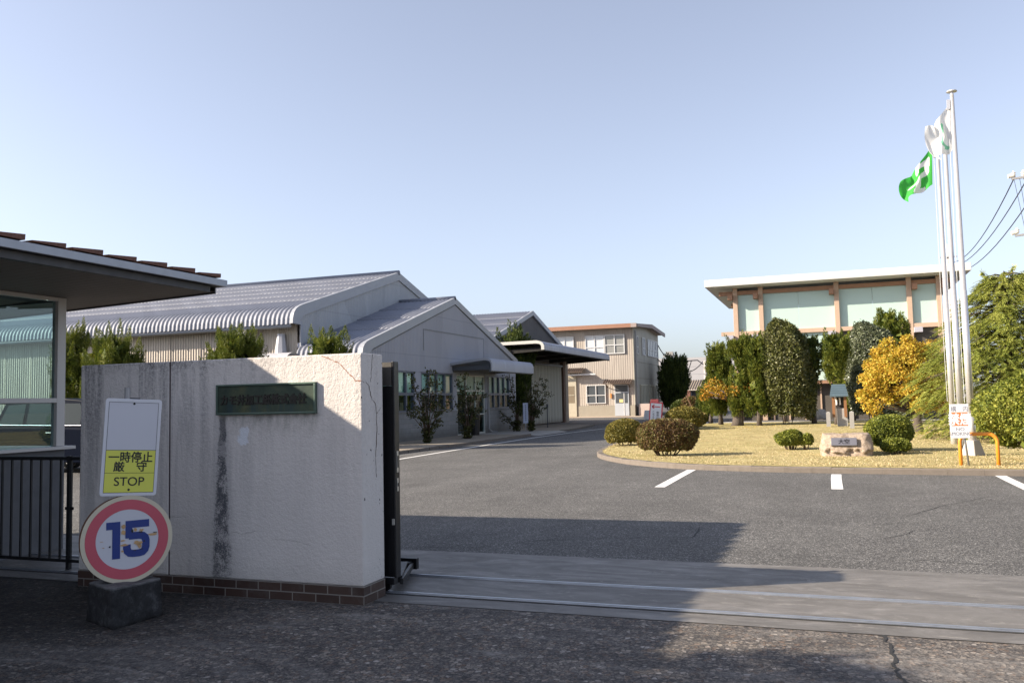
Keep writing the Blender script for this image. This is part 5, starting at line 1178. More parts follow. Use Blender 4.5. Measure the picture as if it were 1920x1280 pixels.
def mask_green(u, v):
    pl = [(0.16, 0.24), (0.17, 0.56), (0.52, 0.46), (0.56, 0.92), (0.36, 0.94)]
    d = min(seg_d(u, v, a, c) for a, c in zip(pl[:-1], pl[1:]))
    d = min(d, seg_d(u, v, (0.16, 0.28), (0.34, 0.16)), seg_d(u, v, (0.42, 0.04), (0.50, 0.20)), seg_d(u, v, (0.52, 0.5), (0.72, 0.52)))
    return 1 if d < 0.075 else 0
def mask_white(u, v):
    d1 = seg_d(u, v, (0.40, 0.30), (0.46, 0.36)); r_ = math.hypot((u-0.42)/0.9, v-0.60)
    if d1 < 0.085 and v < 0.40: return 1
    if 0.20 < r_ < 0.27 and u > 0.36: return 1
    if abs(v-0.86) < 0.03 and 0.25 < u < 0.55: return 1
    return 0
flag('green_flag', 'green flag with a white emblem, drooping from the farthest flagpole', 26.75, [(1747.5, 272), (1748.5, 346), (1689, 344), (1698, 378)], [M_FG, M_FW], mask_green, ny=60, nx_=60, seed=3)
flag('white_flag', 'white flag with a faint green emblem hanging from the nearest flagpole', 22.26, [(1781.5, 190), (1789.5, 278), (1734, 244), (1759, 300)], [M_FW, M_FG2], mask_white, ny=60, nx_=60, seed=8)

# ------------------------------------------------------------------ no smoking sign, orange hoop
ns_p = Vector((2.56, 19.30, LAWN_Z))
M_NSW = paint('notice_white', (0.70, 0.70, 0.71), 0.4, var=0.03); M_ORA = paint('notice_orange', (0.72, 0.19, 0.055), 0.45, var=0.08); M_GTXT = paint('notice_grey_text', (0.20, 0.20, 0.23), 0.6)
M_OPIPE = paint('orange_pipe', (0.72, 0.25, 0.025), 0.4, var=0.12, scale=8)
ns = root('no_smoking_sign', ns_p, 'white no smoking board with orange bands on a thin post by the flagpoles', 'sign')
c = [ony(x_, y_, 19.20) for x_, y_ in ((1778.5, 759), (1814, 755.5), (1819, 820), (1786, 822))]
ctr = (c[0]+c[1]+c[2]+c[3])/4; ux_ = Vector((1, 0.10, 0)).normalized(); uz_ = ((c[0]+c[1])-(c[2]+c[3])).normalized(); hw = (c[1]-c[0]).length/2; hh = ((c[0]+c[1])-(c[2]+c[3])).length/4
uz_ = (uz_ - ux_*uz_.dot(ux_)).normalized()
nn_ = ux_.cross(uz_)
m = MB(); m.obox(ctr, ux_, uz_, nn_, hw, hh, 0.008); m.build('board', M_NSW, ns, bevel=0.003)
def npan(m, u0, u1, v0, v1, o): m.add([ctr+ux_*hw*u0+uz_*hh*v0+nn_*o, ctr+ux_*hw*u1+uz_*hh*v0+nn_*o, ctr+ux_*hw*u1+uz_*hh*v1+nn_*o, ctr+ux_*hw*u0+uz_*hh*v1+nn_*o], [(0,1,2,3)])
m = MB(); npan(m, -0.88, 0.88, -0.28, 0.52, 0.0095); m.build('orange_band', M_ORA, ns)
text_mesh('構　内', 0.12, M_GTXT, ns, 'writing', ctr+uz_*hh*0.72, ux_, uz_, 0.010, sx=0.9)
text_mesh('禁煙', 0.245, M_NSW, ns, 'writing', ctr+uz_*hh*0.12, ux_, uz_, 0.0105, bold=0.009, sx=0.86)
text_mesh('NO', 0.085, M_GTXT, ns, 'writing', ctr-uz_*hh*0.47, ux_, uz_, 0.010, sx=1.2)
text_mesh('SMOKING', 0.098, M_GTXT, ns, 'writing', ctr-uz_*hh*0.74, ux_, uz_, 0.010, sx=0.92)
m = MB(); m.tube([(ns_p.x+0.03, 19.26, 0.0), (ctr.x+0.02, 19.235, ctr.z+hh)], 0.020, 10); m.build('post', MATS.get('galvanised_post') or M_FOOT, ns, smooth=True)
hp = onz(1872, 876, 0.1); hp.y = 19.42; hp.x = ony(1872, 860, 19.42).x; zt_ = ony(1850, 813, hp.y).z
xl_ = ony(1801, 850, hp.y).x
path = [(xl_, hp.y, 0.0), (xl_, hp.y, zt_-0.16)] + [(xl_+0.16-0.16*math.cos(a), hp.y, zt_-0.16+0.16*math.sin(a)) for a in np.linspace(0.2, math.pi/2, 6)] + [(hp.x-0.16+0.16*math.sin(a), hp.y, zt_-0.16+0.16*math.cos(a)) for a in np.linspace(0, math.pi/2-0.2, 6)] + [(hp.x, hp.y, zt_-0.16), (hp.x, hp.y, 0.0)]
m = MB(); m.tube(path, 0.036, 12); o = m.build('orange_hoop_barrier', M_OPIPE, None, smooth=True); tag(o, 'orange bent pipe hoop barrier standing on the lawn edge beside the flagpoles', 'barrier')

# ------------------------------------------------------------------ leaning visitor sign on the drive
M_VRED = paint('visitor_red', (0.60, 0.05, 0.06), 0.5, var=0.06); M_VWH = paint('visitor_white', (0.78, 0.77, 0.76), 0.5, var=0.02); M_VTX = paint('visitor_text', (0.10, 0.10, 0.11), 0.6)
vy = 41.5
tl, tr_, bl = ony(1218.5, 753, vy), ony(1243, 754.5, vy), ony(1213.5, 800, vy)
zb = 0.02
U_ = (tr_-tl).normalized(); Wd = (tl-bl); Wd = Wd.normalized(); Wd = (Wd - U_*Wd.dot(U_)).normalized(); Nn = U_.cross(Wd)
hgt = tl.z/ max(Wd.z, 0.3); wdt = (tr_-tl).length
cb = tl + U_*wdt/2 - Wd*hgt
vs_ = root('visitor_sign', (cb.x, cb.y, 0), 'red edged white visitor sign with a red left arrow, leaning among the round bushes', 'sign board')
m = MB(); m.obox(tl+U_*wdt/2-Wd*hgt/2, U_, Wd, Nn, wdt/2, hgt/2, 0.02); m.build('frame', M_VRED, vs_, bevel=0.01)
m = MB(); k_ = tl+U_*wdt/2-Wd*hgt/2
m.obox(k_+Nn*0.0215, U_, Wd, Nn, wdt/2-0.055, hgt/2-0.055, 0.002); m.build('panel', M_VWH, vs_)
at_ = tl + U_*wdt*0.5 - Wd*0.22 + Nn*0.026
m = MB()
def q4(a, c, w_): 
    d_ = (c-a).normalized(); n_ = Nn.cross(d_)*w_/2; m.add([a-n_, c-n_, c+n_, a+n_], [(0,1,2,3)])
q4(at_-U_*0.17, at_+U_*0.20, 0.05); q4(at_-U_*0.20, at_-U_*0.08+Wd*0.09, 0.05); q4(at_-U_*0.20, at_-U_*0.08-Wd*0.09, 0.05)
m.build('arrow', M_VRED, vs_)
text_mesh('御\n用\nの\n方\nは', 0.125, M_VTX, vs_, 'writing', tl+U_*wdt*0.64-Wd*0.74, U_, Wd, 0.026, bold=0.002)
text_mesh('こ\nち\nら\nへ', 0.125, M_VTX, vs_, 'writing', tl+U_*wdt*0.33-Wd*0.66, U_, Wd, 0.026, bold=0.002)
m = MB(); m.beam(tl+U_*wdt*0.3-Wd*0.3-Nn*0.03, Vector((cb.x-0.1, cb.y+0.6, 0)), 0.03, 0.03); m.beam(tl+U_*wdt*0.7-Wd*0.3-Nn*0.03, Vector((cb.x+0.2, cb.y+0.6, 0)), 0.03, 0.03); m.build('strut', M_VRED, vs_)
w0 = onz(1212, 788, 0.02)
m = MB(); p0, p1, p2, p3 = [ony(x_, y_, w0.y) for x_, y_ in ((1206.5, 785), (1217, 786), (1219, 769), (1208.5, 769))]
m.add([p0, p1, p2, p3] + [p + Vector((0, 0.6, 0)) for p in (p0, p1)] + [p + Vector((0, 0.25, 0)) for p in (p2, p3)], [(0,1,2,3), (4,7,6,5), (0,3,7,4), (1,5,6,2), (3,2,6,7)])
o = m.build('white_board', M_VWH); tag(o, 'small blank white board leaning on the ground left of the red edged visitor sign', 'board')

# ------------------------------------------------------------------ monument stone with plaque
b = NB('pink_granite'); c = b.ramp(b.noise(14, 8, 0.75), [(0.3, (0.19, 0.14, 0.10)), (0.5, (0.33, 0.26, 0.20)), (0.7, (0.45, 0.37, 0.295))])
c = b.mix(b.math('MULTIPLY', b.mapr(b.noise(5, 6, 0.7), 0.55, 0.72), 0.4), c, (0.26, 0.20, 0.16)); b.bsdf(c, 0.9, 0, b.bump(b.noise(18, 6, 0.7), 0.7, 0.03), 0.2); M_GRAN = b.m
ml, mr = onz(1538, 857, 0.13), onz(1641, 857, 0.13); mz = ony(1590, 814, (ml.y+mr.y)/2+0.4).z
ms = root('monument_stone', ((ml.x+mr.x)/2, (ml.y+mr.y)/2+0.45, LAWN_Z), 'low pink granite monument stone with a dark plaque on the lawn', 'monument')
bm = bmesh.new(); bmesh.ops.create_cube(bm, size=1.0); bmesh.ops.subdivide_edges(bm, edges=bm.edges[:], cuts=23, use_grid_fill=True)
hw_ = (mr.x-ml.x)/2
for v in bm.verts:
    x_, y_, z_ = v.co.x*2, v.co.y*2, v.co.z+0.5
    r4 = (abs(x_)**6+abs(y_)**6)**(1/6) if (x_ or y_) else 1; k = max(abs(x_), abs(y_))/max(r4, 1e-6)
    P = Vector((x_*k*hw_*(1.0-0.10*z_**3 - (0.06 if z_ < 0.12 else 0)), y_*k*0.5 - 0.0 + 0.28*z_, z_*(mz-LAWN_Z+0.06) - 0.06))
    if z_ < 0.34 + 0.08*math.sin(x_*7) + 0.05*math.sin(x_*17): P.y = P.y*0.80; P.x *= 0.96
    nn = mnoise.noise_vector(P*2.3 + Vector((3, 1, 7)))*0.045 + mnoise.noise_vector(P*7)*0.02 + mnoise.noise_vector(P*20)*0.008; P += nn; v.co = P
me = bpy.data.meshes.new('stone'); bmesh.ops.recalc_face_normals(bm, faces=bm.faces); bm.to_mesh(me); bm.free(); me.materials.append(M_GRAN); me.polygons.foreach_set('use_smooth', [True]*len(me.polygons))
o = bpy.data.objects.new('stone', me); COL.objects.link(o); o.parent = ms
M_PLAQ = paint('slate_plaque', (0.125, 0.125, 0.15), 0.35, var=0.08, scale=5)
pz = (mz-LAWN_Z)
uzp = Vector((0, 0.28, mz-LAWN_Z)).normalized(); pc = Vector(ms.location) + Vector((-0.06, -0.5+0.28*0.68-0.035, pz*0.68))
m = MB(); m.obox(pc, (1,0,0), uzp, Vector((1,0,0)).cross(uzp), 0.285, 0.10, 0.03); m.build('plaque', M_PLAQ, ms, bevel=0.006)
text_mesh('大空', 0.13, M_SBLK, ms, 'writing', pc, (1,0,0), uzp, 0.034, bold=0.003)

# ------------------------------------------------------------------ small shrine between the oval shrubs
shp = onz(1574, 799, 0.13); sy = shp.y
M_SHROOF = paint('blue_grey_roof', (0.085, 0.125, 0.15), 0.5, 0.2, var=0.15, scale=3); M_SHW = paint('shrine_timber', (0.22, 0.10, 0.04), 0.7, var=0.2); M_STONE = paint('grey_stone', (0.30, 0.29, 0.28), 0.85, var=0.15, scale=4, bump=0.3)
shr = root('small_shrine', (shp.x, sy, LAWN_Z), 'small roofed wooden shrine on a stone base in the shade between two oval shrubs', 'shrine')
sxl, sxr = ony(1556, 745, sy).x, ony(1590, 745, sy).x; szt = ony(1572, 720, sy).z; szb = ony(1572, 741, sy).z
m = MB(); m.add([(sxl, sy-0.6, szb), (sxr, sy-0.6, szb), (sxr-0.1, sy+0.1, szt), (sxl+0.1, sy+0.1, szt), (sxl, sy-0.6, szb-0.06), (sxr, sy-0.6, szb-0.06), (sxr, sy+0.9, szb), (sxl, sy+0.9, szb)], [(0,1,2,3), (4,5,1,0), (3,2,6,7), (0,3,7), (1,6,2), (4,7,6,5), (4,0,7), (5,6,1)])
for k in range(4): f_ = 0.2+0.2*k; m.add([(sxl+0.1*f_, sy-0.6+0.7*f_-0.01, szb+(szt-szb)*f_+0.012), (sxr-0.1*f_, sy-0.6+0.7*f_-0.01, szb+(szt-szb)*f_+0.012), (sxr-0.1*f_, sy-0.6+0.7*f_+0.03, szb+(szt-szb)*f_+0.06), (sxl+0.1*f_, sy-0.6+0.7*f_+0.03, szb+(szt-szb)*f_+0.06)], [(0,1,2,3)])
m.build('roof', M_SHROOF, shr)
zbs = ony(1572, 765, sy).z
m = MB(); m.box(sxl+0.25, sxr-0.2, sy-0.15, sy+0.6, zbs+0.002, szb-0.02); m.build('sanctuary', paint('dark_shrine_wall', (0.03, 0.025, 0.022), 0.8), shr)
m = MB(); m.box(sxl+0.08, sxl+0.2, sy-0.45, sy-0.33, zbs-0.4, szb-0.02); m.box(sxr-0.2, sxr-0.08, sy-0.45, sy-0.33, zbs-0.4, szb-0.02); m.build('post', M_SHW, shr)
m = MB(); m.box(sxl+0.28, sxr-0.05, sy-0.3, sy+0.75, LAWN_Z-0.05, zbs); m.build('base', M_STONE, shr, bevel=0.02)
m = MB(); 
for xx in (-0.10, 0.06): m.add([(shp.x+xx-0.035, sy-0.20, szb-0.12), (shp.x+xx+0.035, sy-0.20, szb-0.12), (shp.x+xx+0.05, sy-0.22, szb-0.42), (shp.x+xx-0.02, sy-0.21, szb-0.45)], [(0,1,2,3)])
m.build('paper_streamer', M_VWH, shr)
for k, (pxx, pz0, pz1, lab) in enumerate(((1554, 800, 771, 'left stone post of the pair in front of the small shrine'), (1598, 802, 770, 'right stone post of the pair in front of the small shrine'))):
    p_ = onz(pxx, pz0, LAWN_Z); zt_ = ony(pxx, pz1, p_.y).z
    m = MB(); m.box(p_.x-0.09, p_.x+0.09, p_.y-0.09, p_.y+0.09, LAWN_Z-0.05, zt_-0.05); m.add([(p_.x-0.09, p_.y-0.09, zt_-0.05), (p_.x+0.09, p_.y-0.09, zt_-0.05), (p_.x+0.09, p_.y+0.09, zt_-0.05), (p_.x-0.09, p_.y+0.09, zt_-0.05), (p_.x, p_.y, zt_)], [(0,1,4), (1,2,4), (2,3,4), (3,0,4)])
    o = m.build('stone_post', M_STONE); tag(o, lab, 'stone post', 'stone posts in front of the shrine')
p_ = onz(1538, 785, LAWN_Z); bm = bmesh.new(); bmesh.ops.create_icosphere(bm, subdivisions=4, radius=1.0)
for v in bm.verts: v.co = Vector((v.co.x*0.42, v.co.y*0.4, max(v.co.z, -0.6)*0.40)) + mnoise.noise_vector(v.co*2.0)*0.07
me = bpy.data.meshes.new('garden_rock'); bm.to_mesh(me); bm.free(); me.materials.append(M_STONE); me.polygons.foreach_set('use_smooth', [True]*len(me.polygons))
o = bpy.data.objects.new('garden_rock', me); COL.objects.link(o); o.location = (p_.x, p_.y, LAWN_Z+0.22); tag(o, 'pale rounded rock in the shade to the left of the small shrine', 'rock')

# ------------------------------------------------------------------ utility poles and wires
M_UPOLE = paint('concrete_pole', (0.36, 0.34, 0.33), 0.8, var=0.1); M_WIRE = paint('cable_black', (0.03, 0.03, 0.04), 0.6); M_INS = paint('porcelain', (0.72, 0.70, 0.68), 0.3, var=0.05); M_XARM = paint('steel_arm', (0.40, 0.39, 0.38), 0.5, 0.5, var=0.1)
def sag(a, c, s, n=14): a, c = Vector(a), Vector(c); return [a.lerp(c, t) - Vector((0, 0, s*4*t*(1-t))) for t in [i/n for i in range(n+1)]]
# big pole just beyond the right edge of the view
UP = ony(1950, 600, 48.0); UP.z = 0
up = root('utility_pole', UP, 'utility pole with insulators and crossarms at the right edge behind the cedar', 'utility pole')
za, zb2 = ony(1915, 330, 48).z, ony(1915, 437, 48).z
m = MB(); m.tube([(UP.x, 48, -0.2), (UP.x, 48, za+1.2)], [0.19, 0.12], 14); m.build('pole', M_UPOLE, up, smooth=True)
x_a = ony(1899, 325, 48).x
for zz in (za, zb2):
    m = MB(); m.beam((x_a-0.1, 48-0.15, zz-0.14), (UP.x+1.2, 48-0.15, zz-0.0), 0.10, 0.10); m.beam((x_a+0.4, 48-0.15, zz-0.12), (UP.x, 48-0.15, zz-0.8), 0.05, 0.05); m.build('crossarm', M_XARM, up)
    m = MB()
    for xx in (x_a, x_a+0.42, x_a+0.85):
        m.tube([(xx, 47.85, zz-0.05), (xx, 47.85, zz+0.04), (xx, 47.85, zz+0.06), (xx, 47.85, zz+0.15), (xx, 47.85, zz+0.17), (xx, 47.85, zz+0.26)], [0.05, 0.11, 0.05, 0.12, 0.06, 0.03], 10)
    m.tube([(x_a-0.25, 47.85, zz+0.0), (x_a-0.02, 47.85, zz+0.02)], [0.11, 0.09], 10)
    m.build('insulator', M_INS, up)
m = MB()
for xx in (0.0, 0.25, 0.5): m.tube([(x_a+xx, 47.85, za-0.1), (x_a+xx*0.6+0.35, 47.85, zb2+0.1)], 0.012, 5)
m.build('drop_wire', M_WIRE, up)
# pole beyond the hall roof
Q_ = ony(1779, 500, 95.0); q_t = ony(1779, 458, 95.0).z
up2 = root('utility_pole', (Q_.x, 95, 0), 'distant utility pole seen over the hall roof between the flagpoles', 'utility pole')
m = MB(); m.tube([(Q_.x, 95, 0), (Q_.x, 95, q_t)], [0.24, 0.17], 10); m.build('pole', M_UPOLE, up2, smooth=True)
m = MB(); m.beam((Q_.x-0.8, 94.8, q_t-1.3), (Q_.x+0.8, 94.8, q_t-1.3), 0.1, 0.1); m.build('crossarm', M_XARM, up2)
for k, (sx_, sy_, ex_, ey_, wl_) in enumerate(((1903, 331, 1779, 492, 'topmost'), (1930, 328, 1779, 500, 'middle'), (1935, 368, 1779, 510, 'lowest'))):
    a = ony(sx_, sy_, 48.0); e = ony(ex_, ey_, 94.8); m = MB(); m.tube(sag(a, e, 1.2), 0.03, 5)
    o = m.build('power_line', M_WIRE); tag(o, wl_ + ' of three power lines sloping left from the utility pole at right', 'power line', 'power lines right of the flagpoles')
# poles between the two storey building and the hall
V_ = onz(1325, 757, 0); V_ = Vector((ony(1325, 740, 100).x, 100, 0)); vt = ony(1325, 676, 100).z
up3 = root('utility_pole', V_, 'utility pole with drooping arms left of the garden conifers', 'utility pole')
m = MB(); m.tube([(V_.x, 100, 0), (V_.x, 100, vt)], [0.30, 0.2], 10); m.build('pole', M_UPOLE, up3, smooth=True)
m = MB(); m.tube([(V_.x-2.2, 100, vt+0.05), (V_.x-0.9, 100, vt+0.10), (V_.x, 100, vt-0.6)], 0.07, 6); m.tube([(V_.x+2.2, 100, vt+0.2), (V_.x+0.6, 100, vt+0.15), (V_.x, 100, vt-0.6)], 0.07, 6); m.build('cable_arm', M_WIRE, up3)
Z_ = Vector((ony(1259, 700, 100).x, 100, 0)); zt3 = ony(1259, 661, 100).z
up4 = root('utility_pole', Z_, 'utility pole top standing up behind the dark conifer by the two storey building', 'utility pole')
m = MB(); m.tube([(Z_.x, 100, 0), (Z_.x, 100, zt3)], [0.26, 0.2], 10); m.build('pole', M_UPOLE, up4, smooth=True)
m = MB(); m.box(Z_.x-0.9, Z_.x+0.9, 99.7, 99.8, zt3-0.5, zt3-0.35); m.box(Z_.x-0.5, Z_.x+0.3, 99.6, 100.2, zt3-0.3, zt3+0.1); m.build('crossarm', M_XARM, up4)
bl_ = ony(1236, 648, 93.9)
wires = [((DX1+0.1, 93.5, bl_.z), (Z_.x, 99.7, zt3-0.3), 0.5, 'service cable from the side wall of the two storey building to the pole'), ((DX1+0.1, 93.0, bl_.z-1.5), (Z_.x, 99.7, zt3-0.8), 0.5, 'lower service cable from the side wall of the two storey building'),
         ((Z_.x, 99.9, zt3-0.6), (V_.x-1.6, 100, vt+0.02), 2.0, 'lowest slack cable between the two far utility poles'), ((Z_.x, 100.1, zt3-1.2), (V_.x-0.3, 100, vt-0.1), 1.1, 'middle slack cable between the two far utility poles'), ((Z_.x, 100.2, vt+0.5), (V_.x-2.2, 100.1, vt+0.1), 0.12, 'topmost nearly straight cable between the two far utility poles')]
for a, e, s_, lab in wires:
    m = MB(); m.tube(sag(a, e, s_), 0.055, 5); o = m.build('cable', M_WIRE); tag(o, lab, 'cable', 'cables between the far utility poles')
# small notice board and thin post in the bed by the entrance, dark bin at the door
npos = onz(986, 809, 0.05)
nb_ = root('notice_board', npos, 'narrow pale blue notice board on a thin post between the two saplings', 'notice board')
zt_ = ony(986, 755, npos.y).z; zb_ = ony(986, 793, npos.y).z; wd_ = 5.4*mpp(npos)
nrm = Vector((0.80, -0.60, 0)); uu = Vector((0.60, 0.80, 0))
cc = Vector((npos.x, npos.y, (zt_+zb_)/2))
m = MB(); m.obox(cc, uu, (0,0,1), nrm, wd_*1.0, (zt_-zb_)/2, 0.02); m.build('board', paint('notice_blue_grey', (0.34, 0.38, 0.50), 0.5, var=0.04), nb_)
m = MB(); rr = random.Random(2)
for k in range(9):
    z_ = zt_-0.12-(zt_-zb_-0.24)*k/8.5; c_ = Vector((npos.x, npos.y, z_)); 
    m.obox(c_+nrm*0.022, uu, (0,0,1), nrm, 0.045, 0.012, 0.001); m.obox(c_+nrm*0.022-Vector((0,0,0.035)), uu, (0,0,1), nrm, 0.012, 0.03, 0.0012)
m.build('illegible_lettering', paint('notice_ink', (0.08, 0.09, 0.12), 0.6), nb_)
m = MB(); m.tube([npos, (npos.x, npos.y, zb_)], 0.025, 8); m.build('post', M_GUTTER, nb_)
tp = onz(1027, 802, 0.02); m = MB(); m.tube([tp, (tp.x, tp.y, ony(1028, 758, tp.y).z)], 0.03, 8); m.box(tp.x-0.05, tp.x+0.05, tp.y-0.03, tp.y+0.03, ony(1028, 764, tp.y).z, ony(1028, 757, tp.y).z); o = m.build('thin_post', M_FLASH); tag(o, 'thin dark post standing in front of the pale ribbed door', 'post')
bp = onz(868, 815, 0.06); m = MB(); m.tube([(-15.6, 37.35, 0.06), (-15.6, 37.35, 1.02)], [0.20, 0.24], 16); m.tube([(-15.6, 37.35, 1.021), (-15.6, 37.35, 1.08)], [0.25, 0.23], 16); o = m.build('waste_bin', M_GBLK); tag(o, 'black waste bin left of the glazed entrance door', 'bin')
# leaning bamboo prop beyond the bushes
a, e = ony(1287, 742, 62), ony(1301, 772, 60); dv = (a-e).normalized(); k0 = e - dv*(e.z/dv.z)
m = MB(); m.tube([k0, a], 0.06, 8); o = m.build('bamboo_pole', paint('bamboo', (0.50, 0.25, 0.08), 0.6, var=0.2), None); tag(o, 'orange brown bamboo prop leaning beyond the clipped bushes', 'pole')

# ------------------------------------------------------------------ vegetation
def unit(a): return a/np.maximum(np.linalg.norm(a, axis=1, keepdims=True), 1e-9)
def leaf_quads(P, D, N, L, W, rng, fold=0.25):
    """N leaves: base P, direction D, face normal N -> pointed four-sided leaves with a slight fold"""
    D = unit(D); Sd = unit(np.cross(D, N)); Nn = np.cross(Sd, D)
    L = L[:, None] if np.ndim(L) else L; W = W[:, None] if np.ndim(W) else W
    a = P; b_ = P + D*L*0.45 + Sd*W*0.5 + Nn*W*fold; c = P + D*L; d = P + D*L*0.45 - Sd*W*0.5 + Nn*W*fold
    V = np.stack([a, b_, c, d], 1).reshape(-1, 3); n = len(P); Q = np.arange(4*n).reshape(n, 4)
    return V, Q
def ndir(rng, n): return unit(rng.normal(size=(n, 3)))
class Fol:
    def __init__(s): s.V = []; s.Q = []; s.n = 0
    def add(s, V, Q): s.V.append(V); s.Q.append(Q + s.n); s.n += len(V)
    def build(s, name, mat, parent): return fast_mesh(name, np.concatenate(s.V), np.concatenate(s.Q), mat, parent)
def lumps(dirs, rng, k=14, amp=0.12, sharp=6.0):
    """direction-dependent radius: smooth random lumps"""
    c = ndir(rng, k); w_ = rng.uniform(-1, 1, k); d = dirs @ c.T
    return 1 + amp*(np.exp(sharp*(d-1)) * w_).sum(1)*1.6
def core(F, c, rad, rng, k=0.72, lump=None):
    """dim inner body made of larger leaf clumps so that the crown is not see-through"""
    n = 700; d = ndir(rng, n); r = rng.uniform(0.45, k, n)
    P = c + d*np.array(rad)*r[:, None]; s_ = float(np.mean(rad))*0.34
    V, Q = leaf_quads(P, ndir(rng, n), d, np.full(n, s_), np.full(n, s_*0.9), rng, 0.1); F.add(V, Q)

# leaf tones (albedo)
G_DARK = [(0.012, 0.020, 0.008), (0.022, 0.036, 0.010), (0.035, 0.050, 0.013), (0.05, 0.062, 0.018)]
M_LF_REDBROWN = leafmat('clipped_azalea_leaf', [(0.072, 0.038, 0.022), (0.121, 0.069, 0.031), (0.164, 0.104, 0.040), (0.143, 0.148, 0.040), (0.214, 0.174, 0.062)], 0.2)
M_LF_OLIVE = leafmat('clipped_box_leaf', [(0.072, 0.067, 0.016), (0.128, 0.120, 0.026), (0.200, 0.176, 0.035), (0.272, 0.216, 0.048), (0.192, 0.120, 0.040)], 0.25)
M_LF_BALL = leafmat('box_ball_leaf', [(0.057, 0.077, 0.015), (0.125, 0.154, 0.023), (0.221, 0.241, 0.035), (0.328, 0.318, 0.054)], 0.25)
M_LF_JUN = leafmat('juniper_leaf', [(0.041, 0.062, 0.011), (0.082, 0.113, 0.017), (0.143, 0.167, 0.023), (0.212, 0.212, 0.035)], 0.3)
M_LF_JUNB = leafmat('bright_juniper_leaf', [(0.068, 0.105, 0.017), (0.145, 0.196, 0.024), (0.255, 0.281, 0.034), (0.357, 0.340, 0.051)], 0.3)
M_LF_JDARK = leafmat('dark_conifer_leaf', [(0.018, 0.033, 0.011), (0.039, 0.063, 0.015), (0.075, 0.102, 0.021), (0.128, 0.150, 0.030)], 0.2)
M_LF_OVAL = leafmat('osmanthus_leaf', [(0.048, 0.061, 0.018), (0.088, 0.099, 0.026), (0.138, 0.139, 0.038), (0.180, 0.180, 0.095)], 0.15, rough=0.45, spec=0.35)
M_LF_GREYG = leafmat('grey_green_leaf', [(0.054, 0.068, 0.038), (0.094, 0.112, 0.061), (0.153, 0.171, 0.097), (0.216, 0.234, 0.144)], 0.15, rough=0.4, spec=0.5)
M_LF_GOLD = leafmat('golden_leaf', [(0.24, 0.15, 0.016), (0.42, 0.30, 0.028), (0.58, 0.43, 0.05), (0.50, 0.27, 0.035), (0.64, 0.50, 0.09), (0.40, 0.38, 0.045), (0.30, 0.27, 0.03)], 0.42)
M_LF_ORNG = leafmat('orange_leaf', [(0.367, 0.146, 0.023), (0.551, 0.275, 0.031), (0.459, 0.306, 0.046), (0.199, 0.199, 0.031), (0.643, 0.367, 0.054)], 0.45)
M_LF_CEDAR = leafmat('cedar_needle', [(0.098, 0.138, 0.030), (0.188, 0.226, 0.043), (0.284, 0.315, 0.059), (0.399, 0.410, 0.092), (0.489, 0.486, 0.140)], 0.3)
M_LF_SAP = leafmat('sapling_leaf', [(0.028, 0.035, 0.012), (0.045, 0.052, 0.016), (0.065, 0.072, 0.020), (0.110, 0.100, 0.025)], 0.2)
M_BARK = paint('tree_bark', (0.085, 0.068, 0.055), 0.95, var=0.35, scale=14, bump=0.8, bscale=30)
M_TWIG = paint('twig', (0.10, 0.065, 0.045), 0.9, var=0.3, scale=20)

def trunk_mesh(name, parent, base, top, r0, r1, seed, limbs=0, spread=1.0, wob=0.05, mat=None):
    rr = random.Random(seed); base, top = Vector(base), Vector(top); m = MB(); n = 7; pts = []
    for i in range(n+1):
        t = i/n; pts.append(base.lerp(top, t) + Vector((rr.uniform(-1, 1), rr.uniform(-1, 1), 0))*wob*(t*(1.2-t)+0.05))
    m.tube(pts, [(r0*1.35 if i == 0 else r0+(r1-r0)*i/n) for i in range(n+1)], 9)
    for k in range(limbs):
        t = rr.uniform(0.35, 0.95); p = pts[int(t*n)]; a = rr.uniform(0, 6.28) + k*2.4; L = spread*rr.uniform(0.6, 1.0)
        d = Vector((math.cos(a), math.sin(a), rr.uniform(0.3, 0.9))).normalized(); q1 = p + d*L*0.5 + Vector((0, 0, 0.05)); q2 = p + d*L + Vector((0, 0, 0.15*L))
        rr0 = (r0+(r1-r0)*t)*0.6; m.tube([p, q1, q2], [rr0, rr0*0.65, rr0*0.25], 6)
    return m.build(name, mat or M_BARK, parent, smooth=True)

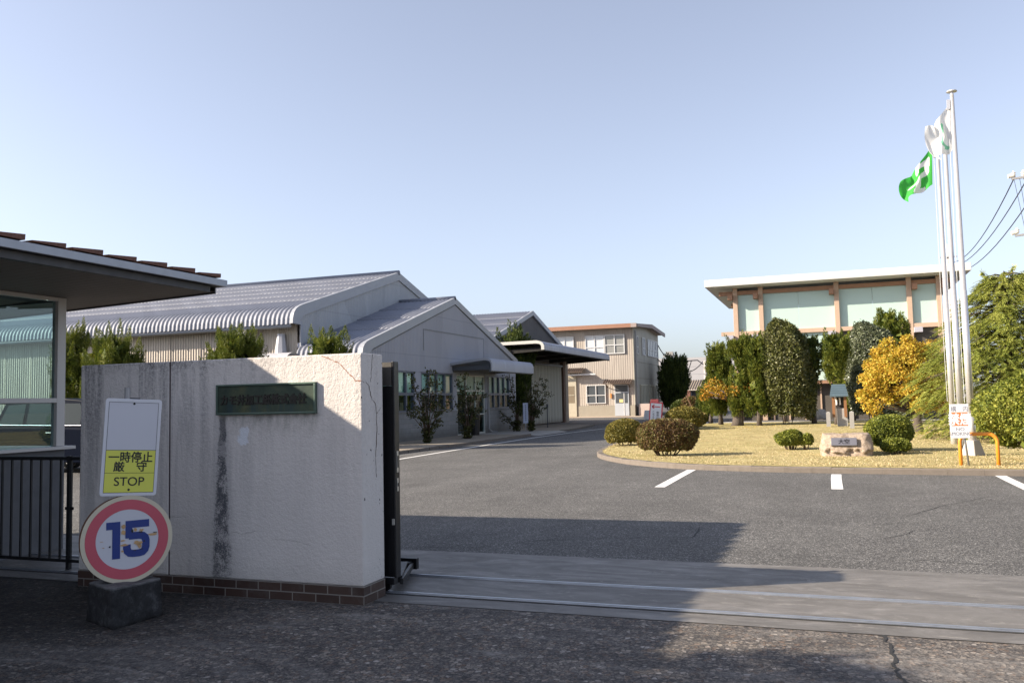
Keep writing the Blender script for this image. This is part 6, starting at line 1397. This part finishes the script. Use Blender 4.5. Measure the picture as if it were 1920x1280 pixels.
def clipped(name, label, cat, base, rad, mat, seed, n=14000, leaf=0.045, zc=None, stems=6, amp=0.07, group=None, under=0.35, squash=2.3, rough=0.022):
    """clipped bush: dense leaves in a thin shell, bare twigs under it"""
    rng = np.random.default_rng(seed); rt = root(name, base, label, cat, group); base = Vector(base); rx, ry, rz = rad
    zc = zc if zc is not None else rz*1.05
    c = np.array([base.x, base.y, base.z+zc]); F = Fol(); d = ndir(rng, n); d[:, 2] = np.where(d[:, 2] < -0.75, -d[:, 2], d[:, 2])
    lr = np.random.default_rng(seed+7); R = lumps(d, lr, 22, amp, 9.0)
    # super-ellipsoid: flatter clipped top
    k = (np.abs(d[:, 0])**squash + np.abs(d[:, 1])**squash + np.abs(d[:, 2])**squash)**(-1/squash)
    depth_ = rng.beta(4, 1.2, n); fine_ = lumps(d, np.random.default_rng(seed+9), 260, rough, 90.0); P = c + d*np.array([rx, ry, rz])*(k*R*fine_*(0.78+0.24*depth_ + 0.05*(rng.uniform(size=n) > 0.985)))[:, None]
    keep = P[:, 2] > base.z + 0.02; P, d_ = P[keep], d[keep]; n = len(P)
    nr = unit(d_/np.array([rx, ry, rz])); D = unit(nr*0.5 + rng.normal(size=(n, 3))*0.75); N = unit(nr + rng.normal(size=(n, 3))*0.55)
    s_ = rng.uniform(0.6, 1.25, n)*leaf
    V, Q = leaf_quads(P, D, N, s_*1.5, s_*0.95, rng); F.add(V, Q); core(F, c, rad, rng, 0.74)
    F.build('crown', mat, rt)
    m = MB(); rr = random.Random(seed)
    for i in range(stems):
        a = rr.uniform(0, 6.28); b0 = base + Vector((math.cos(a)*rx*0.22, math.sin(a)*ry*0.22, -0.05)); e = Vector((base.x+math.cos(a)*rx*rr.uniform(0.4, 0.7), base.y+math.sin(a)*ry*rr.uniform(0.4, 0.7), c[2]-rz*0.35))
        m.tube([b0, b0.lerp(e, 0.5)+Vector((rr.uniform(-.04, .04), rr.uniform(-.04, .04), 0)), e], [0.022, 0.016, 0.008], 5)
    m.build('stems', M_TWIG, rt); return rt

def flame(F, rng, anchor, D, L, R, n, leaf):
    """one upward tuft of a juniper"""
    t = rng.beta(1.1, 1.5, n); D = D/np.linalg.norm(D); a = ndir(rng, n); a -= np.outer(a @ D, D); a = unit(a)
    rad = R*(1-t**1.4)*np.sqrt(rng.uniform(0.25, 1, n))
    P = anchor + np.outer(t*L, D) + a*rad[:, None]; dd = unit(D*1.2 + a*0.45 + rng.normal(size=(n, 3))*0.22); N = unit(a + rng.normal(size=(n, 3))*0.4)
    s_ = leaf*rng.uniform(0.7, 1.3, n); V, Q = leaf_quads(P, dd, N, s_*2.3, s_*0.62, rng); F.add(V, Q)
def juniper(name, label, base, h, prof, mat, seed, tufts=170, tl=0.55, tr=0.16, per=110, leaf=0.05, group=None, trunk_h=0.5, trunk_r=0.11, lean=(0, 0), up=1.0, tops=(), flat=1.0, gaps=0.0, cat='conifer'):
    """prof: [(height fraction, radius)...]; flame-like tufts over its surface"""
    rng = np.random.default_rng(seed); base = Vector(base); rt = root(name, base, label, cat, group); F = Fol(); hs_ = [p[0] for p in prof]; rs_ = [p[1] for p in prof]
    bx = np.array(base)
    ga = rng.uniform(0, 6.28, 6); gh = rng.uniform(0.1, 0.95, 6)
    wgt = np.interp(np.linspace(0, 1, 200), hs_, rs_)+0.03; cdf = np.cumsum(wgt)/wgt.sum()
    for i in range(tufts):
        f = np.interp(rng.uniform(), cdf, np.linspace(0, 1, 200)); a = rng.uniform(0, 2*math.pi); r = np.interp(f, hs_, rs_)*rng.uniform(0.62, 1.0)
        if gaps and any(abs((a-ga[j]+math.pi) % (2*math.pi)-math.pi) < 0.5 and abs(f-gh[j]) < gaps for j in range(6)): continue
        o = np.array([math.cos(a), math.sin(a)*flat, 0.0]); A = bx + o*r + np.array([lean[0]*f, lean[1]*f, trunk_h + f*(h-trunk_h) - tl*0.55])
        D = o*0.30 + np.array([0, 0, up]) + rng.normal(size=3)*0.13; flame(F, rng, A, D, tl*rng.uniform(0.6, 1.25), tr*rng.uniform(0.7, 1.3), per, leaf)
    for (dx, dy, zt, L) in tops: flame(F, rng, bx + np.array([dx, dy, zt-L]), np.array([dx*0.15, dy*0.15, 1.0]), L, tr*1.15, int(per*1.3), leaf)
    # inner body
    n = 900; f = rng.uniform(0, 0.93, n); a = rng.uniform(0, 2*math.pi, n); r = np.interp(f, hs_, rs_)*rng.uniform(0, 0.72, n)
    P = np.stack([bx[0]+np.cos(a)*r+lean[0]*f, bx[1]+np.sin(a)*r*flat+lean[1]*f, bx[2]+trunk_h+f*(h-trunk_h)], 1); s_ = np.interp(f, hs_, rs_)*0.30+0.05
    V, Q = leaf_quads(P, ndir(rng, n)+np.array([0, 0, .6]), ndir(rng, n), s_*1.3, s_, rng, 0.1); F.add(V, Q)
    F.build('crown', mat, rt); trunk_mesh('trunk', rt, base-Vector((0, 0, 0.1)), base+Vector((lean[0]*0.8, lean[1]*0.8, h*0.85)), trunk_r, trunk_r*0.3, seed, limbs=5, spread=max(rs_)*0.7)
    return rt
def clump_tree(name, label, base, h, trunk_top, centers, mat, seed, per=900, leaf=0.10, droop=0.2, group=None, trunk_r=0.13, limbs=7, cat='tree', coremul=1.0):
    """tree whose crown is a set of leaf clumps [(x, y, z, r)...] relative to the base, hung on real limbs"""
    rng = np.random.default_rng(seed); base = Vector(base); rt = root(name, base, label, cat, group); F = Fol(); bx = np.array(base)
    for (x, y, z, r) in centers:
        n = int(per*(r/0.5)**2); d = ndir(rng, n); R = lumps(d, rng, 10, 0.25, 5.0); rr_ = rng.beta(3.5, 1.2, n)
        P = bx + np.array([x, y, z]) + d*(r*R*rr_)[:, None]*np.array([1, 1, 0.85]); D = unit(d*0.5 + rng.normal(size=(n, 3))*0.7 - np.array([0, 0, droop])); N = unit(d*0.8 + rng.normal(size=(n, 3))*0.6 + np.array([0, 0, 0.4])); s_ = leaf*rng.uniform(0.6, 1.3, n)
        V, Q = leaf_quads(P, D, N, s_*1.4, s_, rng); F.add(V, Q)
    F.build('crown', mat, rt)
    m = MB(); rr = random.Random(seed); tt = Vector(base)+Vector((0, 0, trunk_top))
    m.tube([base-Vector((0, 0, 0.1)), base.lerp(tt, 0.15), base.lerp(tt, 0.5)+Vector((rr.uniform(-.04, .04), 0, 0)), tt], [trunk_r*1.5, trunk_r, trunk_r*0.85, trunk_r*0.75], 10)
    for (x, y, z, r) in centers:
        e = base + Vector((x, y, z)); mid = tt.lerp(e, 0.5) + Vector((rr.uniform(-.1, .1), rr.uniform(-.1, .1), 0.0)); m.tube([tt-Vector((0, 0, 0.1)), mid, e], [trunk_r*0.5, trunk_r*0.3, trunk_r*0.1], 6)
    m.build('trunk', M_BARK, rt, smooth=True); return rt
def at_px(x, y, z=LAWN_Z): return onz(x, y, z)
def hz(p, y): return ony(0, 0, 1).z if False else None
def height_at(p, x, y): return ony(x, y, p.y).z - p.z
def width_at(p, px): return px*mpp(p)

# --- clipped round bushes at the tip of the lawn island
p = at_px(1243, 856); k = mpp(p)
clipped('clipped_bush', 'largest round clipped bush, reddish brown on top, at the front tip of the lawn', 'bush', p+Vector((0.0, 0.45, 0)), (60*k, 0.55, 31*k), M_LF_REDBROWN, 11, 24000, 0.034, zc=36*k, stems=10, group='clipped bushes on the lawn')
p = at_px(1168, 836); k = mpp(p)
clipped('clipped_bush', 'olive brown clipped bush left of the largest one, hanging over the kerb', 'bush', p+Vector((0.0, 0.35, 0)), (34*k, 0.55, 22*k), M_LF_OLIVE, 12, 16000, 0.036, zc=25*k, group='clipped bushes on the lawn')
p = at_px(1286, 806); k = mpp(p)
clipped('clipped_bush', 'olive clipped bush behind the largest one, beside the leaning visitor sign', 'bush', p+Vector((-0.1, 0.5, 0)), (34*k, 0.8, 20*k), M_LF_OLIVE, 13, 16000, 0.055, zc=22*k, group='clipped bushes on the lawn')
p = at_px(1278, 800); k = mpp(p)
clipped('small_bush', 'small bright green shoot growth low in front of the olive bush behind the largest one', 'bush', p+Vector((-0.3, -2.0, 0)), (15*k, 0.4, 8*k), M_LF_BALL, 14, 5000, 0.05, zc=9*k, stems=3)
p = at_px(1312, 800); k = mpp(p)
clipped('small_bush', 'thin twiggy little bush at the lawn edge right of the olive clipped bush', 'bush', p, (11*k, 0.35, 10*k), M_LF_OLIVE, 15, 2200, 0.07, zc=15*k, stems=5, amp=0.2)
p = at_px(1672, 849); k = mpp(p)
clipped('clipped_bush', 'green ball bush directly right of the pink monument stone', 'bush', p+Vector((-0.05, 0.3, 0)), (41*k, 0.55, 30*k), M_LF_BALL, 16, 22000, 0.036, zc=39*k, stems=7, group='clipped bushes on the lawn')
p = at_px(1692, 852); k = mpp(p)
clipped('small_bush', 'low yellow green growth leaning out in front of the green ball bush', 'bush', p+Vector((-0.12, -0.1, 0)), (20*k, 0.3, 11*k), M_LF_BALL, 17, 4500, 0.036, zc=18*k, stems=5, amp=0.14)
p = at_px(1492, 845); k = mpp(p)
clipped('clipped_bush', 'small loose bush with bare stems left of the pink monument stone', 'bush', p+Vector((-0.12, 0.1, 0)), (24*k, 0.36, 14*k), M_LF_BALL, 18, 7000, 0.036, zc=23*k, stems=8, amp=0.18, group='clipped bushes on the lawn')
clipped('small_bush', 'sparse side shoot right beside the small loose bush near the monument stone', 'bush', p+Vector((0.28, 0.0, 0)), (11*k, 0.2, 10*k), M_LF_BALL, 19, 1300, 0.036, zc=20*k, stems=5, amp=0.2)
# hedge-like bush at the right edge
p = at_px(1900, 870); k = mpp(p)
clipped('spreading_bush', 'large bushy green shrub at the right edge behind the orange hoop barrier', 'bush', p+Vector((0.80, 0.9, 0)), (96*k, 1.1, 76*k), M_LF_BALL, 20, 40000, 0.042, zc=88*k, stems=12, amp=0.22, rough=0.07)

# --- topiary columns and conifers in front of the hall
def col(px_, y0, y1, wpx, label, seed, mat=M_LF_JUN, prof=None, lean=(0, 0), tufts=190, leaf=0.06, tl=0.6, tr=0.20, gaps=0.12, trunk_h=0.7, dy=0.0, group='columnar conifers before the hall', name='columnar_conifer', per=100):
    p = at_px(px_, y0); p.y += dy; h = height_at(p, px_, y1); w_ = wpx*mpp(p)/2
    prof = prof or [(0, 0.62), (0.12, 1.0), (0.35, 0.92), (0.5, 0.75), (0.65, 0.88), (0.85, 0.8), (0.95, 0.5), (1, 0.12)]
    return juniper(name, label, p, h, [(f, r*w_) for f, r in prof], mat, seed, tufts=tufts, tl=tl, tr=tr, per=per, leaf=leaf, group=group, trunk_h=trunk_h, trunk_r=0.12, gaps=gaps, lean=lean)
col(1352, 796, 640, 44, 'leftmost tall columnar conifer before the hall, left of the orange leaved tree', 31)
col(1390, 797, 630, 46, 'columnar conifer with a bare middle directly behind the orange leaved tree', 32, prof=[(0, 0.5), (0.2, 0.7), (0.4, 0.75), (0.55, 0.55), (0.66, 0.45), (0.76, 0.85), (0.92, 0.8), (1, 0.15)], gaps=0.2)
col(1424, 797, 627, 44, 'columnar conifer touching the left side of the tall oval shrub', 33)
col(1333, 792, 700, 34, 'short leafy conifer at the left foot of the leftmost tall column', 34, prof=[(0, 0.9), (0.4, 1.0), (0.8, 0.6), (1, 0.1)], tufts=110)
col(1468, 790, 603, 62, 'bright green conifer top showing behind the tall oval shrub', 35, mat=M_LF_JUNB, dy=3.0, prof=[(0, 0.6), (0.5, 0.9), (0.8, 1.0), (0.93, 0.7), (1, 0.1)], tufts=170)
col(1527, 795, 630, 50, 'thin see-through conifer with a yellow green top right of the tall oval shrub', 36, mat=M_LF_JDARK, prof=[(0, 0.1), (0.28, 0.7), (0.5, 0.85), (0.75, 0.8), (0.92, 0.6), (1, 0.1)], tufts=95, gaps=0.25, tl=0.5, tr=0.16, per=70, trunk_h=1.6)
col(1570, 797, 626, 52, 'conifer with a rounded top standing above the small shrine', 37, mat=M_LF_JUN, prof=[(0, 0.1), (0.3, 0.45), (0.5, 0.6), (0.68, 0.85), (0.9, 0.9), (1, 0.15)], tufts=110, gaps=0.25, trunk_h=1.9)
col(1601, 790, 628, 34, 'slim yellow green conifer at the left side of the grey green oval shrub', 38, mat=M_LF_JUNB, dy=1.0, tufts=120)
col(1683, 790, 578, 78, 'bushy conifer rising behind the golden tree and the grey green shrub', 39, mat=M_LF_JUN, dy=3.0, prof=[(0, 0.7), (0.5, 0.9), (0.75, 1.0), (0.9, 0.7), (1, 0.12)], tufts=240)
def oval(px_, y0, y1, wpx, label, mat, seed, n, leaf, dy=0.0):
    p = at_px(px_, y0); h = height_at(p, px_, y1); w_ = wpx*mpp(p)/2*1.02
    clipped('oval_shrub', label, 'shrub', p+Vector((0, 0.9+dy, 0)), (w_, w_*0.95, h/2*1.0), mat, seed, n, leaf, zc=h*0.5, stems=4, amp=0.07, group='tall oval shrubs before the hall', squash=2.6, rough=0.05)
oval(1476, 797, 611, 96, 'tall glossy olive oval shrub left of the small shrine', M_LF_OVAL, 41, 30000, 0.085)
oval(1646, 792, 611, 94, 'tall grey green oval shrub right of the small shrine, behind the golden tree', M_LF_GREYG, 42, 28000, 0.08, 0.8)
# golden tree
p = at_px(1722, 808); k = mpp(p); rg = np.random.default_rng(50); cents = []
for i in range(95):
    a = rg.uniform(0, 6.28); u = rg.uniform(-0.95, 1); r = rg.uniform(0.45, 0.90)
    x_ = math.cos(a)*math.sqrt(1-u*u)*r*74*k*(1.0 if u > -0.4 else 0.9); y_ = math.sin(a)*math.sqrt(1-u*u)*r*62*k; z_ = (808-703)*k + u*r*68*k
    cents.append((x_-22*k, y_, z_, rg.uniform(0.26, 0.48)))
cents += [(-92*k, 0, 70*k, 0.40), (-78*k, -0.3, 48*k, 0.38), (42*k, -0.4, 52*k, 0.42), (5*k, -0.8, 50*k, 0.42), (-45*k, 0.2, 166*k, 0.34), (-10*k, 0, 172*k, 0.32), (28*k, 0, 158*k, 0.36), (46*k, 0, 120*k, 0.36)]
clump_tree('golden_tree', 'rounded golden yellow autumn tree at the middle of the lawn behind the flagpoles', p, 4.4, 38*k, cents, M_LF_GOLD, 51, per=820, leaf=0.064, trunk_r=0.19, cat='tree')
# low dark shrub below the grey green oval
p = at_px(1655, 797); k = mpp(p)
clipped('low_shrub', 'low dark leafy shrub spreading under the golden tree', 'shrub', p+Vector((0.6, 1.0, 0)), (36*k, 0.9, 22*k), M_LF_GREYG, 43, 7000, 0.09, zc=24*k, amp=0.15)
# orange leaved tree
p = at_px(1383, 797); k = mpp(p)
cents = [((-52)*k, 0, 64*k, 0.40), (-40*k, 0.2, 74*k, 0.45), (-28*k, -0.2, 66*k, 0.40), (-16*k, 0.1, 58*k, 0.34), (6*k, 0, 72*k, 0.42), (18*k, 0.2, 78*k, 0.46), (26*k, -0.2, 70*k, 0.38), (-4*k, -0.3, 62*k, 0.34), (14*k, 0.3, 62*k, 0.34), (-60*k, 0.1, 54*k, 0.26), (30*k, 0, 58*k, 0.24)]
clump_tree('orange_leaved_tree', 'small pruned tree with sparse orange leaves and a thick bare trunk on the lawn', p, 3, 50*k, cents, M_LF_ORNG, 52, per=260, leaf=0.085, trunk_r=0.26, cat='tree')

# --- weeping cedar at the right edge
rng = np.random.default_rng(60); p = at_px(1900, 838); base = Vector((p.x+0.75, p.y+4.0, LAWN_Z)); rt = root('cedar', base, 'big cedar with layered drooping yellow green branches at the right edge', 'tree')
F = Fol(); bx = np.array(base); Hc = height_at(base, 1890, 505)
m = MB(); m.tube([base-Vector((0, 0, 0.2)), base+Vector((0.05, 0, Hc*0.4)), base+Vector((0.0, 0, Hc*0.97))], [0.22, 0.15, 0.03], 9)
for i in range(430):
    f = rng.uniform(0.02, 1.0)**0.9; z0 = 0.15 + f*(Hc-0.25); a = rng.uniform(0, 2*math.pi); Lb = (3.45*(1-f)**0.62 + 0.30)*rng.uniform(0.70, 1.06)*min(1.0, 0.66+f*1.5)
    o = np.array([math.cos(a), math.sin(a), 0.0]); sd = np.array([-o[1], o[0], 0.0])
    ns_ = max(5, int(17*min(1.25, 0.35+Lb/2.6))); tc = rng.beta(1.7, 1.0, ns_); sc_2 = rng.normal(size=ns_)*(0.08 + 0.40*tc*(1.15-tc))*min(1, Lb/1.5)*0.6; per_ = 44
    fan = np.repeat(np.arange(ns_), per_); n = ns_*per_; q_ = rng.uniform(0, 1, n)                       # flat sprays: needles along a short twig
    tt_ = tc[fan]; side = np.sign(sc_2[fan]) * np.minimum(1, np.abs(sc_2[fan])/0.15)
    tw = unit(np.outer(np.ones(n), o)*0.9 + sd*(side*0.6)[:, None] + np.array([0, 0, -0.16]) - np.outer(tt_**2, [0, 0, 0.32]) + rng.normal(size=(ns_, 3))[fan]*0.16)
    P0 = bx + np.array([0, 0, z0]) + np.outer(tt_*Lb, o) + np.outer(sc_2[fan], sd); P0[:, 2] += 0.34*Lb*tt_*(1.0-tt_) - 0.17*Lb*tt_**2.6 - np.abs(sc_2[fan])*0.28 + (rng.normal(size=ns_)*0.05)[fan]
    P = P0 + tw*(q_*0.34)[:, None] - np.outer(q_**2*0.05, [0, 0, 1.0]); across = unit(np.cross(tw, np.array([0, 0, 1.0]))); sg_ = rng.choice([-1.0, 1.0], n)
    D = unit(tw*0.85 + across*(sg_*0.55)[:, None] + rng.normal(size=(n, 3))*0.14); N = unit(np.array([0, 0, 1.0]) + o*0.30 + rng.normal(size=(n, 3))*0.35)
    s_ = rng.uniform(0.07, 0.13, n)*(1.15-0.5*q_); V, Q = leaf_quads(P, D, N, s_, s_*0.17, rng, 0.1); F.add(V, Q)
    if i % 3 == 0:
        e = Vector(bx + np.array([0, 0, z0])); m.tube([e, e+Vector(o*Lb*0.5)+Vector((0, 0, 0.10*Lb)), e+Vector(o*Lb*0.92)-Vector((0, 0, 0.04*Lb))], [0.035, 0.02, 0.006], 5)
for (tx, tz, L) in ((-1.0, Hc+0.35, 0.9), (0.15, Hc+0.5, 1.0), (0.7, Hc+0.2, 0.8)):
    n = 120; t = rng.uniform(0, 1, n); P = bx + np.stack([tx*0.4+t*0.35*np.sign(tx)*0.6, rng.normal(size=n)*0.04, tz-L+t*L*0.9-0.3*t**3], 1); D = unit(rng.normal(size=(n, 3))*0.5 + np.array([0.2*np.sign(tx), 0, -0.4])); s_ = rng.uniform(0.08, 0.18, n)
    V, Q = leaf_quads(P, D, ndir(rng, n), s_, s_*0.22, rng); F.add(V, Q)
F.build('crown', M_LF_CEDAR, rt); m.build('trunk', M_BARK, rt, smooth=True)

# --- junipers behind the gate wall, in front of the long shed
def jwall(cx, ytop, wpx, Y, label, seed, tops_px, mat=M_LF_JUN, prof=None, tufts=230, name='kaizuka_juniper', gaps=0.08):
    b_ = ony(cx, 760, Y); b_.z = 0.0; h = ony(cx, ytop, Y).z; k = mpp(b_+Vector((0, 0, 2))); w_ = wpx*k/2
    prof = prof or [(0, 0.7), (0.25, 0.98), (0.6, 1.0), (0.8, 0.85), (0.93, 0.6), (1, 0.15)]
    tops = []
    for (tx, ty, L) in tops_px:
        q = ony(tx, ty, Y); tops.append((q.x-b_.x, 0.0, q.z, L))
    return juniper(name, label, b_, h, [(f, r*w_) for f, r in prof], mat, seed, tufts=tufts, tl=0.70, tr=0.15, per=260, leaf=0.030, group='junipers behind the gate wall', trunk_h=0.4, trunk_r=0.13, tops=tops, gaps=gaps)
jwall(137, 615, 62, 24.6, 'tall leftmost juniper squeezed between the guard house and the gate wall', 71, [(155, 594, 1.0), (128, 628, 0.7), (163, 622, 0.6)])
jwall(212, 628, 104, 24.6, 'broad juniper with several spires behind the left end of the gate wall', 72, [(205, 602, 0.9), (224, 597, 1.0), (184, 612, 0.7), (240, 611, 0.8), (258, 632, 0.6), (170, 624, 0.6)], tufts=400)
jwall(442, 622, 112, 25.2, 'dense juniper behind the middle of the gate wall', 73, [(412, 612, 0.6), (435, 607, 0.6), (452, 605, 0.6), (471, 606, 0.7), (486, 626, 0.5)], tufts=420)
jwall(612, 628, 84, 26.0, 'cloud pruned juniper in loose pads behind the bright end of the gate wall', 74, [(585, 609, 0.7), (645, 612, 0.5), (620, 611, 0.5), (606, 614, 0.5)], tufts=190, gaps=0.2, prof=[(0, 0.8), (0.2, 0.85), (0.4, 1.0), (0.65, 0.75), (0.82, 1.0), (0.95, 0.7), (1, 0.2)])
# conifer between the gabled workshop and the canopy shed, dark one by the two storey building
b_ = onz(985, 806, 0.05); b_ = Vector((ony(969, 760, 47.6).x, 47.6, 0.05)); kk = mpp(b_)
h = ony(966, 606, b_.y).z
juniper('tall_conifer', 'tall ragged conifer between the gabled workshop and the loading canopy', b_, h-0.2, [(0, 0.30), (0.25, 0.50), (0.45, 0.72), (0.60, 0.88), (0.72, 0.80), (0.83, 0.52), (0.93, 0.24), (1, 0.06)], M_LF_JDARK, 75, tufts=300, tl=0.9, tr=0.19, per=110, leaf=0.075, trunk_h=1.1, trunk_r=0.16, tops=[(ony(937, 617, b_.y).x-b_.x, 0, ony(937, 617, b_.y).z, 1.0), (ony(966, 601, b_.y).x-b_.x, 0, h+0.1, 1.3), (ony(986, 626, b_.y).x-b_.x, 0, ony(986, 626, b_.y).z, 0.9), (ony(995, 645, b_.y).x-b_.x, 0, ony(995, 645, b_.y).z, 0.8)])
b_ = Vector((ony(1262, 770, 90).x, 90.0, 0)); h = ony(1262, 672, 90).z
juniper('dark_conifer', 'dark wide conifer behind the right corner of the two storey building', b_, h, [(0, 0.5), (0.15, 0.95), (0.45, 1.2), (0.7, 1.15), (0.88, 0.9), (1, 0.25)], M_LF_JDARK, 76, tufts=330, tl=1.4, tr=0.35, per=90, leaf=0.13, trunk_h=1.2, trunk_r=0.2, tops=[(ony(x_, y_, 90).x-b_.x, 0, ony(x_, y_, 90).z, 1.2) for x_, y_ in ((1246, 672), (1259, 674), (1276, 684), (1281, 690))], lean=(0.3, 0))
# low planting far beyond
for i, (px_, y0, y1, w_, lab) in enumerate(((1275, 778, 752, 26, 'low dark green hedge bush beside the dark conifer far back'), (1296, 778, 745, 34, 'dark brown rounded bush before the tiled house far back'), (1318, 778, 746, 26, 'dark bush directly left of the leftmost columnar conifer far back'), (1322, 790, 757, 20, 'small pale green clipped bush far back beside the short conifer'))):
    p = onz(px_, y0, 0.0); h = height_at(p, px_, y1); ww = w_*mpp(p)/2
    clipped('far_bush', lab, 'bush', p, (ww, ww, h*0.5), (M_LF_JDARK, M_LF_REDBROWN, M_LF_JDARK, M_LF_JUN)[i], 80+i, 4000, 0.12, zc=h*0.5, stems=3, amp=0.12)

# --- loose saplings in the bed before the workshop
def sapling(px_, y0, label, seed, tips, z=0.085):
    p = onz(px_, y0, z); rng = np.random.default_rng(seed); rt = root('sapling', p, label, 'sapling', 'saplings in the beds before the workshop'); k = mpp(p); m = MB(); F = Fol(); rr = random.Random(seed)
    n = 300; t = rng.uniform(0, 0.42, n); P = np.array(p) + np.stack([rng.normal(size=n)*0.085, rng.normal(size=n)*0.085, t*1.2], 1); V, Q = leaf_quads(P, unit(rng.normal(size=(n, 3))+np.array([0, 0, 0.8])), ndir(rng, n), np.full(n, 0.13), np.full(n, 0.08), rng); F.add(V, Q)
    for (dx, dy) in tips:
        e = Vector((p.x + dx*k*1.12, p.y + rr.uniform(-0.35, 0.35) + dx*k*0.35, ony(px_+dx, y0-dy, p.y).z)); s_ = p + Vector((rr.uniform(-.06, .06), rr.uniform(-.06, .06), 0)); mid = s_.lerp(e, 0.45); mid = Vector((s_.x + (mid.x-s_.x)*0.55, s_.y+(mid.y-s_.y)*0.55, mid.z))
        m.tube([s_, mid, e], [0.028, 0.018, 0.006], 5)
        for q in range(7):
            f_ = rr.uniform(0.30, 1.02); c_ = (mid.lerp(e, (f_-0.3)/0.7) if f_ > 0.3 else mid) + Vector((rr.uniform(-.14, .14), rr.uniform(-.14, .14), rr.uniform(-.06, .06))); n = 11
            P = np.array(c_) + rng.normal(size=(n, 3))*np.array([0.07, 0.07, 0.045]); V, Q = leaf_quads(P, unit(rng.normal(size=(n, 3))), unit(rng.normal(size=(n, 3))+np.array([0, 0, .6])), rng.uniform(0.09, 0.14, n), rng.uniform(0.05, 0.09, n), rng); F.add(V, Q)
    F.build('crown', M_LF_SAP, rt); m.build('stems', M_TWIG, rt, smooth=True)
sapling(801, 830, 'sapling before the workshop windows, nearest to the gate', 91, [(-20, 126), (8, 140), (20, 138), (-12, 95), (30, 100), (-33, 58), (24, 70), (-16, 78), (14, 112), (38, 86), (-6, 118), (2, 88), (26, 48), (-24, 104)])
sapling(877, 822, 'sapling in front of the glazed workshop entrance', 92, [(-14, 108), (0, 120), (18, 108), (-24, 70), (22, 64), (-10, 88), (8, 92), (26, 84), (-18, 50), (12, 48), (-2, 104), (4, 74)])
sapling(970, 808, 'sapling left of the narrow pale blue notice board', 93, [(-14, 100), (-18, 78), (-4, 86), (-22, 34), (-28, 26), (8, 60), (-8, 62), (-10, 112)], 0.06)
sapling(996, 808, 'sapling right of the notice board, before the pale ribbed door', 94, [(18, 108), (4, 84), (24, 68), (26, 66), (20, 44), (-8, 74), (10, 60), (16, 84), (22, 92), (6, 46), (28, 70), (-6, 92), (0, 60)], 0.06)
# --- trees left of the view whose shade lies over the entrance paving
def shade_tree(x, y, h, r, label, seed, low=1.2, n=62, per=330):
    rg = np.random.default_rng(seed); c_ = []
    for i in range(n):
        u = rg.uniform(0, 1)**0.85; a = rg.uniform(0, 6.28); zz = low + u*(h-low); rr_ = r*(0.60+0.40*math.sin(math.pi*min(1, u*0.75+0.12)))*math.sqrt(rg.uniform(0.05, 1.0)); c_.append((math.cos(a)*rr_, math.sin(a)*rr_, zz, rg.uniform(0.40, 0.72)))
    clump_tree('roadside_tree', label, Vector((x, y, 0)), h, low+0.6, c_, M_LF_JUN, seed, per=per, leaf=0.13, trunk_r=0.16)
shade_tree(-12.5, -3.0, 6.55, 3.0, 'leafy roadside tree outside the left edge, nearer the guard house', 101, n=74, per=330)
shade_tree(-14.0, -10.0, 9.0, 3.6, 'unseen tree added outside the left edge to block sky light, farther from the guard house', 102)  # unseen tree, added to keep sky light off the shaded paving

# --- dry grass tufts over the lawn, thickest near the kerb, and leaves dropped under the trees
rng = np.random.default_rng(200); n = 90000
X_ = rng.uniform(-7.2, 6.5, n); Y_ = 18.7 + 26*rng.uniform(0, 1, n)**1.7
poly = np.array(inn); 
def inside(px_, py_):
    c_ = np.zeros(len(px_), bool); j = len(poly)-1
    for i in range(len(poly)):
        xi, yi = poly[i]; xj, yj = poly[j]; cnd = ((yi > py_) != (yj > py_)) & (px_ < (xj-xi)*(py_-yi)/(yj-yi+1e-12)+xi); c_ ^= cnd; j = i
    return c_
dens = np.sin(X_*1.7+np.sin(Y_*1.3)*2)+np.sin(Y_*2.1+np.sin(X_*0.9)*2); ok = inside(X_, Y_) & (dens > rng.uniform(-2.5, 1.5, n)); X_, Y_ = X_[ok], Y_[ok]; n = len(X_)
Z_ = np.array([lawn_height(a, c) for a, c in zip(X_, Y_)]) + 0.004
P = np.stack([X_, Y_, Z_], 1); D = unit(rng.normal(size=(n, 3))*np.array([0.6, 0.6, 0.1])+np.array([0, 0, 0.7])); L_ = rng.uniform(0.018, 0.045, n)
V, Q = leaf_quads(P, D, ndir(rng, n)*np.array([1, 1, 0.3]), L_, L_*0.45, rng, 0.0)
M_TUFT = leafmat('dry_grass_blade', [(0.307, 0.237, 0.106), (0.426, 0.338, 0.169), (0.528, 0.430, 0.243), (0.596, 0.492, 0.317), (0.340, 0.317, 0.137)], 0.3)
o = fast_mesh('grass', V, Q, M_TUFT); o['kind'] = 'stuff'; tag(o, 'short dry straw coloured grass over the whole lawn', 'grass')
n = 420; gx = onz(1722, 812, LAWN_Z); ox_ = onz(1383, 800, LAWN_Z); q = rng.uniform(size=n) < 0.72
P = np.where(q[:, None], np.array([gx.x, gx.y-0.6, 0]) + rng.normal(size=(n, 3))*np.array([1.5, 1.5, 0]), np.array([ox_.x, ox_.y-1, 0]) + rng.normal(size=(n, 3))*np.array([1.2, 1.5, 0]))
P[:, 2] = np.array([lawn_height(a, c) for a, c in zip(P[:, 0], P[:, 1])]) + 0.025
V, Q = leaf_quads(P, unit(rng.normal(size=(n, 3))*np.array([1, 1, 0.15])), np.array([0, 0, 1.0])+rng.normal(size=(n, 3))*0.3, np.full(n, 0.075), np.full(n, 0.05), rng)
o = fast_mesh('fallen_leaves', V, Q, M_LF_GOLD); o['kind'] = 'stuff'; tag(o, 'fallen yellow leaves scattered on the grass under the golden tree', 'leaves')
